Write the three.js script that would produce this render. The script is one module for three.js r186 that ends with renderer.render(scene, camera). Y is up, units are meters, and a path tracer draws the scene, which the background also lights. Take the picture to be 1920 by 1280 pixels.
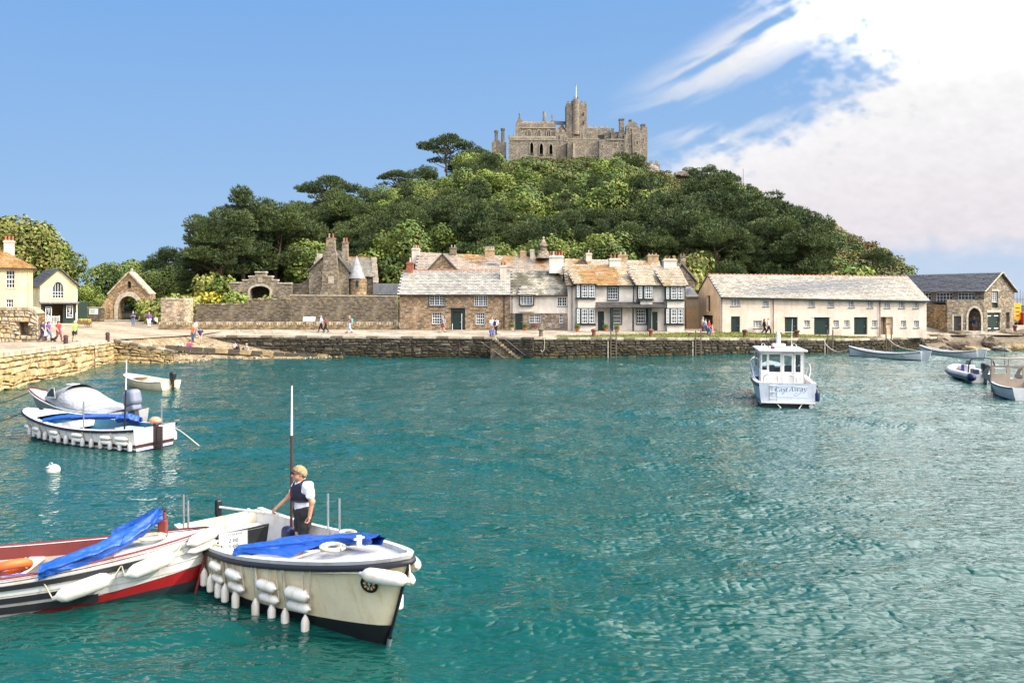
import * as THREE from 'three';
import { mergeGeometries, mergeVertices } from 'three/addons/utils/BufferGeometryUtils.js';
import { RoundedBoxGeometry } from 'three/addons/geometries/RoundedBoxGeometry.js';

// ---------- numbers of the view: focal length in photo pixels, centre column, horizon row, eye height ----------
const F = 1500, CX = 960, HY = 560, EYE = 5.7;
const scene = new THREE.Scene();
const camera = new THREE.PerspectiveCamera(2 * Math.atan(640 / F) * 180 / Math.PI, 1.5, 0.5, 9000);
camera.position.set(0, EYE, 0); camera.lookAt(0, EYE, -10);
camera.setViewOffset(1920, 1280, 0, 640 - HY, 1920, 1280);
const renderer = new THREE.WebGLRenderer({ antialias: true });
renderer.toneMapping = THREE.LinearToneMapping;
renderer.toneMappingExposure = 0.95;
renderer.shadowMap.enabled = true;
const V = (x, y, z) => new THREE.Vector3(x, y, z);
const clamp = (x, a = 0, b = 1) => Math.min(b, Math.max(a, x));
const lerp = (a, b, t) => a + (b - a) * t;
const sstep = (a, b, x) => { const t = clamp((x - a) / (b - a)); return t * t * (3 - 2 * t); };
const curve = (pts) => (x) => {          // piecewise linear through [x, y] pairs
  if (x <= pts[0][0]) return pts[0][1];
  for (let i = 1; i < pts.length; i++) if (x <= pts[i][0]) { const [a, b] = pts[i - 1], [c, d] = pts[i]; return b + (d - b) * (x - a) / (c - a); }
  return pts[pts.length - 1][1];
};
function rngOf(seed) { let s = seed >>> 0; return () => { s = (s + 0x6D2B79F5) >>> 0; let t = s; t = Math.imul(t ^ (t >>> 15), t | 1); t ^= t + Math.imul(t ^ (t >>> 7), t | 61); return ((t ^ (t >>> 14)) >>> 0) / 4294967296; }; }
const rnd = rngOf(77);
const hash3 = (x, y, z) => { let h = Math.imul(x, 374761393) + Math.imul(y, 668265263) + Math.imul(z, 2147483647 - 97); h = Math.imul(h ^ (h >>> 13), 1274126177); return ((h ^ (h >>> 16)) >>> 0) / 4294967296; };
function noise(x, y, z = 0, wrap = 0) {
  const xi = Math.floor(x), yi = Math.floor(y), zi = Math.floor(z);
  let u = x - xi, v = y - yi, w = z - zi; u = u * u * (3 - 2 * u); v = v * v * (3 - 2 * v); w = w * w * (3 - 2 * w);
  const m = (k) => wrap ? ((k % wrap) + wrap) % wrap : k;
  const x0 = m(xi), x1 = m(xi + 1), y0 = m(yi), y1 = m(yi + 1);
  const a = lerp(lerp(hash3(x0, y0, zi), hash3(x1, y0, zi), u), lerp(hash3(x0, y1, zi), hash3(x1, y1, zi), u), v);
  if (w === 0) return a;
  const b = lerp(lerp(hash3(x0, y0, zi + 1), hash3(x1, y0, zi + 1), u), lerp(hash3(x0, y1, zi + 1), hash3(x1, y1, zi + 1), u), v);
  return lerp(a, b, w);
}
function fbm(x, y, z = 0, oct = 4, wrap = 0) { let s = 0, a = 0.5, t = 0; for (let i = 0; i < oct; i++) { s += a * noise(x, y, z + i * 7, wrap); t += a; a *= 0.5; x *= 2; y *= 2; wrap *= 2; } return s / t; }

// ---------- sky: clear blue with a bank of white cloud over the right-hand part, cirrus at its edge ----------
{
  const W = 3072, H = 1536, data = new Float32Array(W * H * 4);
  const edge = curve([[0, 3], [4, 5], [8, 8.5], [9.6, 10.5], [10.6, 14.5], [11.8, 18], [12.8, 19.2], [15, 20.5], [17, 20], [19.4, 18.6], [24, 14.5], [32, 9], [50, 4], [70, 10], [90, 30]]);
  for (let j = 0; j < H; j++) {
    const E = ((j + 0.5) / H - 0.5) * 180, cosE = Math.cos(E * Math.PI / 180);
    for (let i = 0; i < W; i++) {
      const o = (j * W + i) * 4; data[o + 3] = 1;
      if (E < 0) { data[o] = 0.33; data[o + 1] = 0.42; data[o + 2] = 0.5; continue; }
      const ph = ((i + 0.5) / W - 0.5) * 2 * Math.PI;        // atan2(z, x)
      let A = ph * 180 / Math.PI + 90; if (A > 180) A -= 360; // 0 ahead, + right
      const dx = Math.sin(A * Math.PI / 180) * cosE, dz = -Math.cos(A * Math.PI / 180) * cosE;
      const g = Math.pow(clamp(1 - E / 90), 4.6);
      let r = lerp(0.13, 0.50, g), gg = lerp(0.375, 0.70, g), b = lerp(0.84, 0.93, g);
      const away = sstep(0.2, 1, 0.5 - 0.5 * dx); r *= lerp(1, 0.86, away); gg *= lerp(1, 0.93, away);
      // cloud bank
      const An = A < -120 ? A + 360 : A;                      // one run from -120 to 240
      const wob = fbm(A * 0.22 + 50, E * 0.35, 3, 5) - 0.5, fine = fbm(A * 0.9 + 9, E * 1.5 + A * 0.18, 8, 5) - 0.5, rip = fbm(A * 2.4 + E * 0.9, E * 4.2, 21, 4) - 0.5;
      const d = An - edge(E) + wob * 9 + fine * 6 + rip * 3.4;
      const back = 1 - sstep(175, 225, An + wob * 60);
      const cov = sstep(-2.2, 7.5, d) * back;
      // thinner mottled cover near the edge and low down
      const gaps = sstep(-0.15, 0.25, fine * 0.8 + rip * 0.9 + clamp(d / 14) * 0.8 + 0.05);
      let c = cov * lerp(gaps, 1, 0.45 + 0.4 * sstep(3, 14, d));
      const low = sstep(4.3, 2.2, E + fine * 1.4); c *= 1 - 0.72 * low;
      // cirrus streaks
      const q = A * 0.94 + E * 0.33, p = -A * 0.33 + E * 0.94;
      const fan0 = A > 4 && A < 26 && E > 6 && E < 26, st = !fan0 && E < 25 ? 0 : fbm(q * 0.16 + 3, p * 1.5 + fbm(q * 0.3, p * 0.5, 5, 3) * 2, 31, 5);
      const fan = sstep(5.5, 17, A) * sstep(24, 19, A) * sstep(1.9 + (A - 7) * 0.1, 0.2, Math.abs(E - (12.9 + (A - 7) * 0.42)) - 0.25) ;
      const tail = sstep(8, 13, A) * sstep(1.6, 0.3, Math.abs(E - (10.3 + (A - 10) * 0.13)));
      const wisp = sstep(0.44, 0.72, st) * (fan * 1.0 + tail * 0.8) + sstep(0.55, 0.8, st) * 0.10 * sstep(25, 60, E);
      c = clamp(c + wisp * 0.95);
      const lum = 0.99 + 0.09 * fine + 0.10 * rip + 3.5 * sstep(12.5, 25, E) * sstep(15, 30, An) + 1.2 * sstep(18, 34, E) * sstep(2, 18, An);
      const deep = sstep(2, 12, d) * sstep(13, 4, E);
      const cr = lum * lerp(1.0, 0.88, deep), cg = lum * lerp(0.99, 0.835, deep), cb = lum * lerp(1.0, 0.88, deep);
      data[o] = lerp(r, cr, c); data[o + 1] = lerp(gg, cg, c); data[o + 2] = lerp(b, cb, c);
    }
  }
  const tex = new THREE.DataTexture(data, W, H, THREE.RGBAFormat, THREE.FloatType);
  tex.mapping = THREE.EquirectangularReflectionMapping; tex.magFilter = THREE.LinearFilter; tex.needsUpdate = true;
  scene.background = tex; scene.environment = tex;
}
// ---------- sun: from the right, about 32 degrees up ----------
const sun = new THREE.DirectionalLight(new THREE.Color().setRGB(1, 0.90, 0.74), 4.6);
{ const s = V(0.82, 0.56, 0.25).normalize(); sun.position.copy(s.multiplyScalar(300).add(V(0, 0, -120))); sun.target.position.set(0, 0, -120); }
sun.castShadow = true; sun.shadow.radius = 1.4; sun.shadow.mapSize.set(4096, 4096);
Object.assign(sun.shadow.camera, { left: -220, right: 220, top: 160, bottom: -160, near: 1, far: 800 });
sun.name = 'sun'; scene.add(sun, sun.target);

// ---------- helpers ----------
const wx = (px, D) => (px - CX) * D / F, wy = (py, D) => EYE - (py - HY) * D / F, dWater = (py) => EYE * F / (py - HY);
const at = (px, py, D) => V(wx(px, D), wy(py, D), -D);
const used = {};
function numbered(n) { used[n] = (used[n] || 0) + 1; return used[n] === 1 ? n : n + '_' + String(used[n] - 1).padStart(3, '0'); }
function tag(o, label, category, group, kind) { if (label) o.userData.label = label; if (category) o.userData.category = category; if (group) o.userData.group = group; if (kind) o.userData.kind = kind; return o; }
function thing(name, label, category, pos = [0, 0, 0], turn = 0, group) { const o = new THREE.Group(); o.name = numbered(name); o.position.set(...pos); o.rotation.y = turn; scene.add(o); return tag(o, label, category, group); }
function prep(g) { const o = g.index ? g.toNonIndexed() : g; for (const k of Object.keys(o.attributes)) if (!['position', 'normal', 'uv', 'color'].includes(k)) o.deleteAttribute(k); return o; }
function uvMetres(g) {           // uv in metres across the axis each face mostly points along
  const p = g.attributes.position, uv = new Float32Array(p.count * 2), a = V(), b = V(), c = V(), n = V();
  for (let i = 0; i < p.count; i += 3) {
    a.fromBufferAttribute(p, i); b.fromBufferAttribute(p, i + 1); c.fromBufferAttribute(p, i + 2);
    n.copy(b).sub(a).cross(c.clone().sub(a)); const ax = Math.abs(n.x), ay = Math.abs(n.y) * 0.999, az = Math.abs(n.z);
    [a, b, c].forEach((q, k) => { const u = ax > ay && ax > az ? [q.z, q.y] : ay > az ? [q.x, q.z] : [q.x, q.y]; uv[(i + k) * 2] = u[0]; uv[(i + k) * 2 + 1] = u[1]; });
  }
  g.setAttribute('uv', new THREE.BufferAttribute(uv, 2)); return g;
}
function merge(list) {
  list = list.flat(9).filter(Boolean).map(prep);
  const col = list.some((g) => g.attributes.color);
  for (const g of list) { if (!g.attributes.normal) g.computeVertexNormals(); if (!g.attributes.uv) uvMetres(g); if (col && !g.attributes.color) g.setAttribute('color', new THREE.BufferAttribute(new Float32Array(g.attributes.position.count * 3).fill(1), 3)); }
  return list.length === 1 ? list[0] : mergeGeometries(list);
}
function mesh(name, geos, m, parent, keepUv) {
  const g = merge([geos]); if (!keepUv) uvMetres(g);
  const o = new THREE.Mesh(g, m); o.name = parent ? name : numbered(name); o.castShadow = o.receiveShadow = true; (parent || scene).add(o); return o;
}
const box = (w, h, d, x = 0, y = 0, z = 0, ry = 0, rx = 0, rz = 0) => { const g = new THREE.BoxGeometry(w, h, d); if (rx) g.rotateX(rx); if (rz) g.rotateZ(rz); if (ry) g.rotateY(ry); g.translate(x, y, z); return g; };
const span = (x0, x1, y0, y1, z0, z1) => box(Math.abs(x1 - x0), Math.abs(y1 - y0), Math.abs(z1 - z0), (x0 + x1) / 2, (y0 + y1) / 2, (z0 + z1) / 2);
const rbox = (w, h, d, r, x = 0, y = 0, z = 0) => { const g = new RoundedBoxGeometry(w, h, d, 2, r); g.translate(x, y, z); return g; };
const cyl = (r0, r1, h, x = 0, y = 0, z = 0, n = 10) => { const g = new THREE.CylinderGeometry(r1, r0, h, n); g.translate(x, y + h / 2, z); return g; };
const ball = (r, x = 0, y = 0, z = 0, sx = 1, sy = 1, sz = 1, n = 12) => { const g = new THREE.SphereGeometry(r, n, Math.ceil(n * 0.7)); g.scale(sx, sy, sz); g.translate(x, y, z); return g; };
const lathe = (pts, n = 12) => new THREE.LatheGeometry(pts.map(([r, y]) => new THREE.Vector2(r, y)), n);
const tube = (pts, r, n = 24, k = 6) => new THREE.TubeGeometry(new THREE.CatmullRomCurve3(pts.map((p) => p.isVector3 ? p : V(...p))), n, r, k);
function bar(a, b, r0, r1 = r0, n = 7) { a = a.isVector3 ? a : V(...a); b = b.isVector3 ? b : V(...b); const d = b.clone().sub(a), L = d.length(); const g = new THREE.CylinderGeometry(r1, r0, L, n); g.translate(0, L / 2, 0); g.applyQuaternion(new THREE.Quaternion().setFromUnitVectors(V(0, 1, 0), d.normalize())); g.translate(a.x, a.y, a.z); return g; }
function plate(pts, depth, z = 0, holes = [], bevel = 0) {         // polygon in x, y extruded backwards from z
  const s = new THREE.Shape(pts.map(([x, y]) => new THREE.Vector2(x, y)));
  for (const h of holes) s.holes.push(new THREE.Path(h.map(([x, y]) => new THREE.Vector2(x, y))));
  const g = new THREE.ExtrudeGeometry(s, { depth, bevelEnabled: bevel > 0, bevelSize: bevel, bevelThickness: bevel, bevelSegments: 1, curveSegments: 6 }); g.translate(0, 0, z - depth); return g;
}
function quadGeo(list) {        // list of [a, b, c, d] corner vectors
  const p = []; for (const [a, b, c, d] of list) for (const v of d ? [a, b, c, a, c, d] : [a, b, c]) p.push(v.x, v.y, v.z);
  const g = new THREE.BufferGeometry(); g.setAttribute('position', new THREE.Float32BufferAttribute(p, 3)); g.computeVertexNormals(); return g;
}
function gridGeo(nu, nv, fn, smooth = true) {        // fn(u, v) -> Vector3
  const p = [], idx = [], uv = [];
  for (let j = 0; j <= nv; j++) for (let i = 0; i <= nu; i++) { const q = fn(i / nu, j / nv); p.push(q.x, q.y, q.z); uv.push(q.u ?? i / nu, q.v ?? j / nv); }
  for (let j = 0; j < nv; j++) for (let i = 0; i < nu; i++) { const a = j * (nu + 1) + i, b = a + 1, c = a + nu + 1, d = c + 1; idx.push(a, b, d, a, d, c); }
  const g = new THREE.BufferGeometry(); g.setAttribute('position', new THREE.Float32BufferAttribute(p, 3)); g.setAttribute('uv', new THREE.Float32BufferAttribute(uv, 2)); g.setIndex(idx); g.computeVertexNormals(); return smooth ? g : g.toNonIndexed();
}
const archPts = (x0, x1, y0, y1, spring, pointed) => {     // opening outline, counter-clockwise from lower left
  const pts = [[x0, y0], [x1, y0], [x1, spring]], n = 10, w = x1 - x0, mx = (x0 + x1) / 2;
  if (pointed) { for (let i = 1; i <= n; i++) { const t = i / n; pts.push([x1 - (w / 2) * (1 - Math.cos(t * Math.PI / 2)) , spring + (y1 - spring) * Math.pow(Math.sin(t * Math.PI / 2), 0.92)]); } for (let i = n - 1; i >= 0; i--) { const t = i / n; pts.push([x0 + (w / 2) * (1 - Math.cos(t * Math.PI / 2)), spring + (y1 - spring) * Math.pow(Math.sin(t * Math.PI / 2), 0.92)]); } }
  else for (let i = 1; i <= 2 * n; i++) { const a = i / (2 * n) * Math.PI; pts.push([mx + w / 2 * Math.cos(a), spring + (y1 - spring) * Math.sin(a)]); }
  return pts;
};

// ---------- textures ----------
function dataTex(n, fn, srgb, tile) {
  const d = new Uint8Array(n * n * 4);
  for (let j = 0; j < n; j++) for (let i = 0; i < n; i++) { const c = fn(i / n, j / n), o = (j * n + i) * 4; const a = Array.isArray(c) ? c : [c, c, c]; for (let k = 0; k < 3; k++) d[o + k] = clamp(a[k]) * 255; d[o + 3] = 255; }
  const t = new THREE.DataTexture(d, n, n); t.wrapS = t.wrapT = THREE.RepeatWrapping; t.magFilter = t.minFilter = THREE.LinearFilter; if (srgb) t.colorSpace = THREE.SRGBColorSpace; t.repeat.set(1 / tile, 1 / tile); t.needsUpdate = true; return t;
}
const retile = (t, tx, ty = tx) => { const c = t.clone(); c.repeat.set(1 / tx, 1 / ty); c.needsUpdate = true; return c; };
// mottled rubble: cells in rough courses, each with its own tone, thin joints
const cellTable = (() => { const N = 512, ny = 22, out = { tone: new Float32Array(N * N), edge: new Float32Array(N * N), hue: new Float32Array(N * N) };
  for (let j = 0; j < N; j++) for (let i = 0; i < N; i++) {
    const u = i / N, v = j / N, wv = v * ny + (fbm(u * 6, v * 6, 2, 3, 6) - 0.5) * 1.1, r = Math.floor(wv), rr = ((r % ny) + ny) % ny, nx = 9 + Math.floor(hash3(rr, 3, 1) * 7);
    const wu = u * nx + hash3(rr, 7, 2) * 5 + (fbm(u * 8, v * 8, 4, 3, 8) - 0.5) * 0.5, c = ((Math.floor(wu) % nx) + nx) % nx;
    const fv = wv - r, fu = wu - Math.floor(wu), e = Math.min(Math.min(fv, 1 - fv) / ny, Math.min(fu, 1 - fu) / nx) * 512;
    const k = j * N + i; out.tone[k] = hash3(rr, c, 11); out.hue[k] = hash3(rr, c, 17); out.edge[k] = sstep(0, 3.2, e);
  } return out; })();
const cellAt = (a, u, v) => a[Math.floor(v * 512) % 512 * 512 + Math.floor(u * 512) % 512];
const T = {};
T.rubble = dataTex(512, (u, v) => { const t = cellAt(cellTable.tone, u, v), h = cellAt(cellTable.hue, u, v), e = cellAt(cellTable.edge, u, v), f = fbm(u * 40, v * 40, 5, 3, 40) - 0.5, m = fbm(u * 5, v * 5, 9, 3, 5) - 0.5; const L = (0.62 + t * 0.30 + f * 0.3 + m * 0.25) * lerp(0.8, 1, e); return [L * lerp(0.96, 1.06, h), L * lerp(0.97, 0.99, h), L * lerp(1.0, 0.86, h)]; }, true, 4.4);
T.rubbleBump = dataTex(512, (u, v) => cellAt(cellTable.edge, u, v) * (0.55 + 0.35 * cellAt(cellTable.tone, u, v)) + (fbm(u * 48, v * 48, 5, 3, 48) - 0.5) * 0.35, false, 4.4);
T.plaster = dataTex(512, (u, v) => { const m = fbm(u * 6, v * 5, 2, 5, 5), f = fbm(u * 60, v * 60, 6, 2, 60), s = fbm(u * 36, v * 3, 12, 3, 3 * 12); const L = 0.90 + (m - 0.5) * 0.26 + (f - 0.5) * 0.08 - sstep(0.58, 0.82, s) * 0.04; return [L, L * (1 - (0.5 - m) * 0.03), L * (1 - (0.5 - m) * 0.06)]; }, true, 5);
T.grain = dataTex(512, (u, v) => { const L = 0.86 + (fbm(u * 8, v * 8, 3, 5, 8) - 0.5) * 0.34 + (fbm(u * 90, v * 90, 3, 2, 90) - 0.5) * 0.16; return [L, L * 0.995, L * 0.98]; }, true, 2);
T.grainBump = dataTex(512, (u, v) => fbm(u * 30, v * 30, 3, 5, 30), false, 2);
T.wear = dataTex(512, (u, v) => { const L = 0.93 + (fbm(u * 5, v * 5, 8, 5, 5) - 0.5) * 0.18, s = sstep(0.54, 0.8, fbm(u * 22, v * 7, 14, 4, 7 * 22)) + 0.35 * sstep(0.6, 0.75, fbm(u * 60, v * 60, 4, 3, 60)); return [L - s * 0.04, L - s * 0.07, L - s * 0.12]; }, true, 3);
T.wood = dataTex(512, (u, v) => { const L = 0.75 + (fbm(u * 6, v * 90, 3, 4, 180) - 0.5) * 0.5; return [L, L * 0.97, L * 0.93]; }, true, 1.5);
T.cobble = dataTex(512, (u, v) => { const t = cellAt(cellTable.tone, u, v), e = cellAt(cellTable.edge, u, v), m = fbm(u * 4, v * 4, 19, 4, 4) - 0.5, f = fbm(u * 60, v * 60, 5, 2, 60) - 0.5; const L = (0.74 + t * 0.22 + m * 0.35 + f * 0.2) * lerp(0.72, 1, e); return [L, L * 0.975, L * 0.93]; }, true, 7);
T.fold = dataTex(256, (u, v) => fbm(u * 5, v * 22, 2, 4, 110), false, 1.2);
// ---------- materials ----------
const C = (r, g, b) => new THREE.Color().setRGB(r, g, b);
function M(c, rough = 0.85, o = {}) { const P = o.clearcoat || o.transmission || o.sheen ? THREE.MeshPhysicalMaterial : THREE.MeshStandardMaterial; return new P({ color: C(...c), roughness: rough, side: THREE.DoubleSide, ...o }); }
const rub = (c, s = 0.05) => M(c, 0.92, { map: T.rubble, bumpMap: T.rubbleBump, bumpScale: s });
const pl = (c) => M(c, 0.9, { map: T.plaster, bumpMap: T.grainBump, bumpScale: 0.006 });
const gr = (c, r = 0.85, b = 0.01) => M(c, r, { map: T.grain, bumpMap: T.grainBump, bumpScale: b });
const wr = (c, r = 0.4) => M(c, r, { map: T.wear });
const m = {
  cottage: rub([0.46, 0.345, 0.235]), greyStone: rub([0.40, 0.345, 0.27]), castle: rub([0.47, 0.42, 0.35], 0.10), goldStone: rub([0.62, 0.44, 0.22]), quayStone: rub([0.17, 0.145, 0.10], 0.08), darkWall: rub([0.27, 0.235, 0.18], 0.06),
  white: pl([0.82, 0.73, 0.63]), cream: pl([0.80, 0.67, 0.38]), barn: pl([0.74, 0.615, 0.495]), peach: pl([0.92, 0.66, 0.40]), chimney: pl([0.70, 0.60, 0.50]),
  slate: M([1, 1, 1], 0.55, { vertexColors: true, map: T.grain, bumpMap: T.grainBump, bumpScale: 0.01 }), slateDark: gr([0.075, 0.08, 0.09], 0.5), lead: gr([0.22, 0.23, 0.25], 0.6),
  frame: M([0.82, 0.82, 0.80], 0.5), green: M([0.008, 0.045, 0.038], 0.45, { map: T.wood }), darkGreen: M([0.006, 0.02, 0.018], 0.5), black: M([0.012, 0.012, 0.014], 0.45), glass: M([0.02, 0.028, 0.034], 0.06),
  brick: gr([0.42, 0.13, 0.07]), terracotta: gr([0.50, 0.17, 0.08]), buff: gr([0.55, 0.38, 0.22]), granite: gr([0.50, 0.42, 0.31], 0.9, 0.02), graniteDark: gr([0.22, 0.18, 0.13], 0.9, 0.02), paleStone: gr([0.62, 0.55, 0.44], 0.9, 0.02),
  wood: M([0.30, 0.20, 0.11], 0.75, { map: T.wood }), greyWood: M([0.26, 0.22, 0.17], 0.8, { map: T.wood }), rust: gr([0.14, 0.055, 0.03], 0.8), rope: gr([0.62, 0.56, 0.44], 0.95), darkRope: gr([0.05, 0.05, 0.05], 0.95),
  steel: M([0.62, 0.63, 0.65], 0.28, { metalness: 0.9 }), bark: gr([0.11, 0.08, 0.055], 0.95, 0.04),
};
// ================= SETTING: water, island, quay =================
const hillProfile = curve([[-190, 0], [-125, 0], [-100, 4], [-80, 11], [-70, 17], [-60, 22], [-45, 28], [-35, 32], [-25, 37], [-15, 42], [-5, 45.5], [10, 46.5], [25, 46.5], [40, 45], [48, 42], [57, 39.5], [70, 36], [85, 32], [100, 26], [108, 20], [114, 14], [122, 8], [130, 3], [138, 0], [220, 0]]);
function groundY(x, z) {
  const D = -z, base = 2.08 + clamp(D - 74, 0, 40) * 0.018;
  const k = clamp((D - 108) / 150), rise = D < 262 ? Math.pow(k, 1.15) * (1 + 0.16 * Math.sin(k * Math.PI)) : Math.max(0, 1 - (D - 262) / 110);
  const shrink = 1 + (1 - clamp((D - 108) / 150)) * (x > 0 ? 0.55 : 0.2);
  const h = hillProfile(x * shrink) * rise;
  const lump = (fbm(x * 0.07 + 40, z * 0.07, 4, 4) - 0.5) * 7 * sstep(4, 14, h) * sstep(250, 200, D);
  return base * sstep(420, 330, D) * sstep(200, 165, Math.abs(x - 10)) - 3 * sstep(330, 400, D) - 4 * sstep(175, 205, Math.abs(x - 10)) + h + lump;
}
{ // water: one sheet, small waves in the harbour, reaching the horizon
  const xs = [], zs = [];
  for (let x = -3000; x < -70; x *= 0.8) xs.push(x); for (let x = -70; x < 75; x += 0.27) xs.push(x); for (let x = 75; x < 3600; x *= 1.25) xs.push(x);
  for (let z = 400; z > 12; z *= 0.75) zs.push(z); for (let z = 12; z > -7; z -= 0.8) zs.push(z); for (let z = -7, s = 0.14; z > -98; z -= s, s = Math.min(0.5, s * 1.006)) zs.push(z); for (let z = -98; z > -6500; z *= 1.15) zs.push(z);
  const waves = []; const r = rngOf(5);
  for (let i = 0; i < 46; i++) { const L = 0.42 * Math.pow(1.082, i), a = -1.25 + (r() - 0.5) * (i > 36 ? 0.8 : 2.0), k = 2 * Math.PI / L; waves.push([Math.cos(a) * k, Math.sin(a) * k, r() * 6.28, 0.0054 * Math.pow(L, i > 34 ? 0.36 : 0.55)]); }
  const p = new Float32Array(xs.length * zs.length * 3), uv = new Float32Array(xs.length * zs.length * 2), idx = [];
  for (let j = 0; j < zs.length; j++) for (let i = 0; i < xs.length; i++) {
    const x = xs[i], z = zs[j], n = j * xs.length + i, calm = sstep(110, 75, Math.abs(x)) * sstep(99, 90, -z) * sstep(11, 6, z);
    const patch = 0.55 + 0.95 * sstep(0.25, 0.75, fbm(x * 0.07 + 20, z * 0.13, 3, 3)), step = Math.max(0.27, j > 0 ? zs[j - 1] - z : 1);
    let y = 0; if (calm > 0) { const wxx = x + (fbm(x * 0.5, z * 0.5, 6, 2) - 0.5) * 1.3, wzz = z + (fbm(x * 0.5 + 9, z * 0.5, 7, 2) - 0.5) * 1.3; for (const [kx, kz, ph, a] of waves) { const L = 6.283 / Math.hypot(kx, kz); if (L > step * 2.2) { const s = Math.sin(kx * wxx + kz * wzz + ph); y += a * (s + 0.35 * (1 - Math.abs(s)) * (s > 0 ? 1 : 0.2)); } } y *= calm * patch; }
    p[n * 3] = x; p[n * 3 + 1] = y; p[n * 3 + 2] = z; uv[n * 2] = x; uv[n * 2 + 1] = z;
    if (i && j) { const a = n, b = n - 1, c = n - xs.length, d = c - 1; idx.push(d, b, a, d, a, c); }
  }
  const g = new THREE.BufferGeometry(); g.setAttribute('position', new THREE.BufferAttribute(p, 3)); g.setAttribute('uv', new THREE.BufferAttribute(uv, 2)); g.setIndex(idx); g.computeVertexNormals();
  const N = 1024, ripple = dataTex(N, () => 0, false, 6);
  { const d = ripple.image.data; for (let j = 0; j < N; j++) for (let i = 0; i < N; i++) { const u = i / N, v = j / N; const w1 = tileNoise(u, v, 11, 22, 1), w2 = tileNoise(u, v, 26, 46, 2), w3 = tileNoise(u, v, 60, 100, 3); const e = 1 - Math.abs(2 * w1 - 1), h = 0.5 * e + 0.3 * (1 - Math.abs(2 * w2 - 1)) + 0.2 * w3; const o = (j * N + i) * 4; d[o] = d[o + 1] = d[o + 2] = clamp(h) * 255; } }
  const wm = M([0.004, 0.057, 0.047], 0.045, { bumpMap: ripple, bumpScale: 0.075 }); wm.ior = 1.33;
  const w = mesh('water', g, wm, null, true); tag(w, 'rippled teal harbour water filling the foreground', 'water', null, 'structure');
}
function tileNoise(u, v, nx, ny, seed) { const x = u * nx, y = v * ny, xi = Math.floor(x), yi = Math.floor(y); let a = x - xi, b = y - yi; a = a * a * (3 - 2 * a); b = b * b * (3 - 2 * b); const h = (i, j) => hash3(((i % nx) + nx) % nx, ((j % ny) + ny) % ny, seed * 91); return lerp(lerp(h(xi, yi), h(xi + 1, yi), a), lerp(h(xi, yi + 1), h(xi + 1, yi + 1), a), b); }

{ // wooded mount: earth under the trees
  const g = gridGeo(150, 120, (u, v) => { const x = lerp(-185, 205, u), z = lerp(-104, -420, v); const q = V(x, groundY(x, z) - 0.06, z); q.u = x; q.v = z; return q; });
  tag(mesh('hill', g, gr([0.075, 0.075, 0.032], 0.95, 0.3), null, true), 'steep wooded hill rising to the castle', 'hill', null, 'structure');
}
// quay edge: [world x, depth, top y]
const quayEdge = [[-30.7, 79.5, 2.1], [-16.6, 78.3, 2.05], [-1.6, 77.9, 2.0], [2.1, 76.6, 2.0], [17.6, 79.8, 1.78], [36.5, 85.5, 1.42], [48.3, 91, 1.38]];
const qD = curve(quayEdge.map(([x, d]) => [x, d])), qY = curve(quayEdge.map(([x, , y]) => [x, y]));
{ // pavement behind the far quay edge
  const g = gridGeo(120, 24, (u, v) => { const x = lerp(-30.7, 96, u), d0 = x > 48.3 ? 93 : qD(x), D = lerp(d0, 106, v); const y = lerp(x > 48.3 ? 1.5 : qY(x), groundY(x, -D) - (x > 20 ? 0.3 * sstep(20, 40, x) : 0), sstep(0, 7, D - d0)); const q = V(x, y, -D); q.u = x; q.v = D; return q; });
  tag(mesh('quay_pavement', g, M([0.55, 0.47, 0.375], 0.9, { map: T.cobble, bumpMap: T.rubbleBump, bumpScale: 0.03 }), null, true), 'pale paved quay in front of the cottages', 'pavement', null, 'structure');
}
const quayTopY = (x, D) => { const d0 = x > 48.3 ? 93 : qD(x); return lerp(x > 48.3 ? 1.5 : qY(x), groundY(x, -D) - (x > 20 ? 0.3 * sstep(20, 40, x) : 0), sstep(0, 7, D - d0)); };
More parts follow.
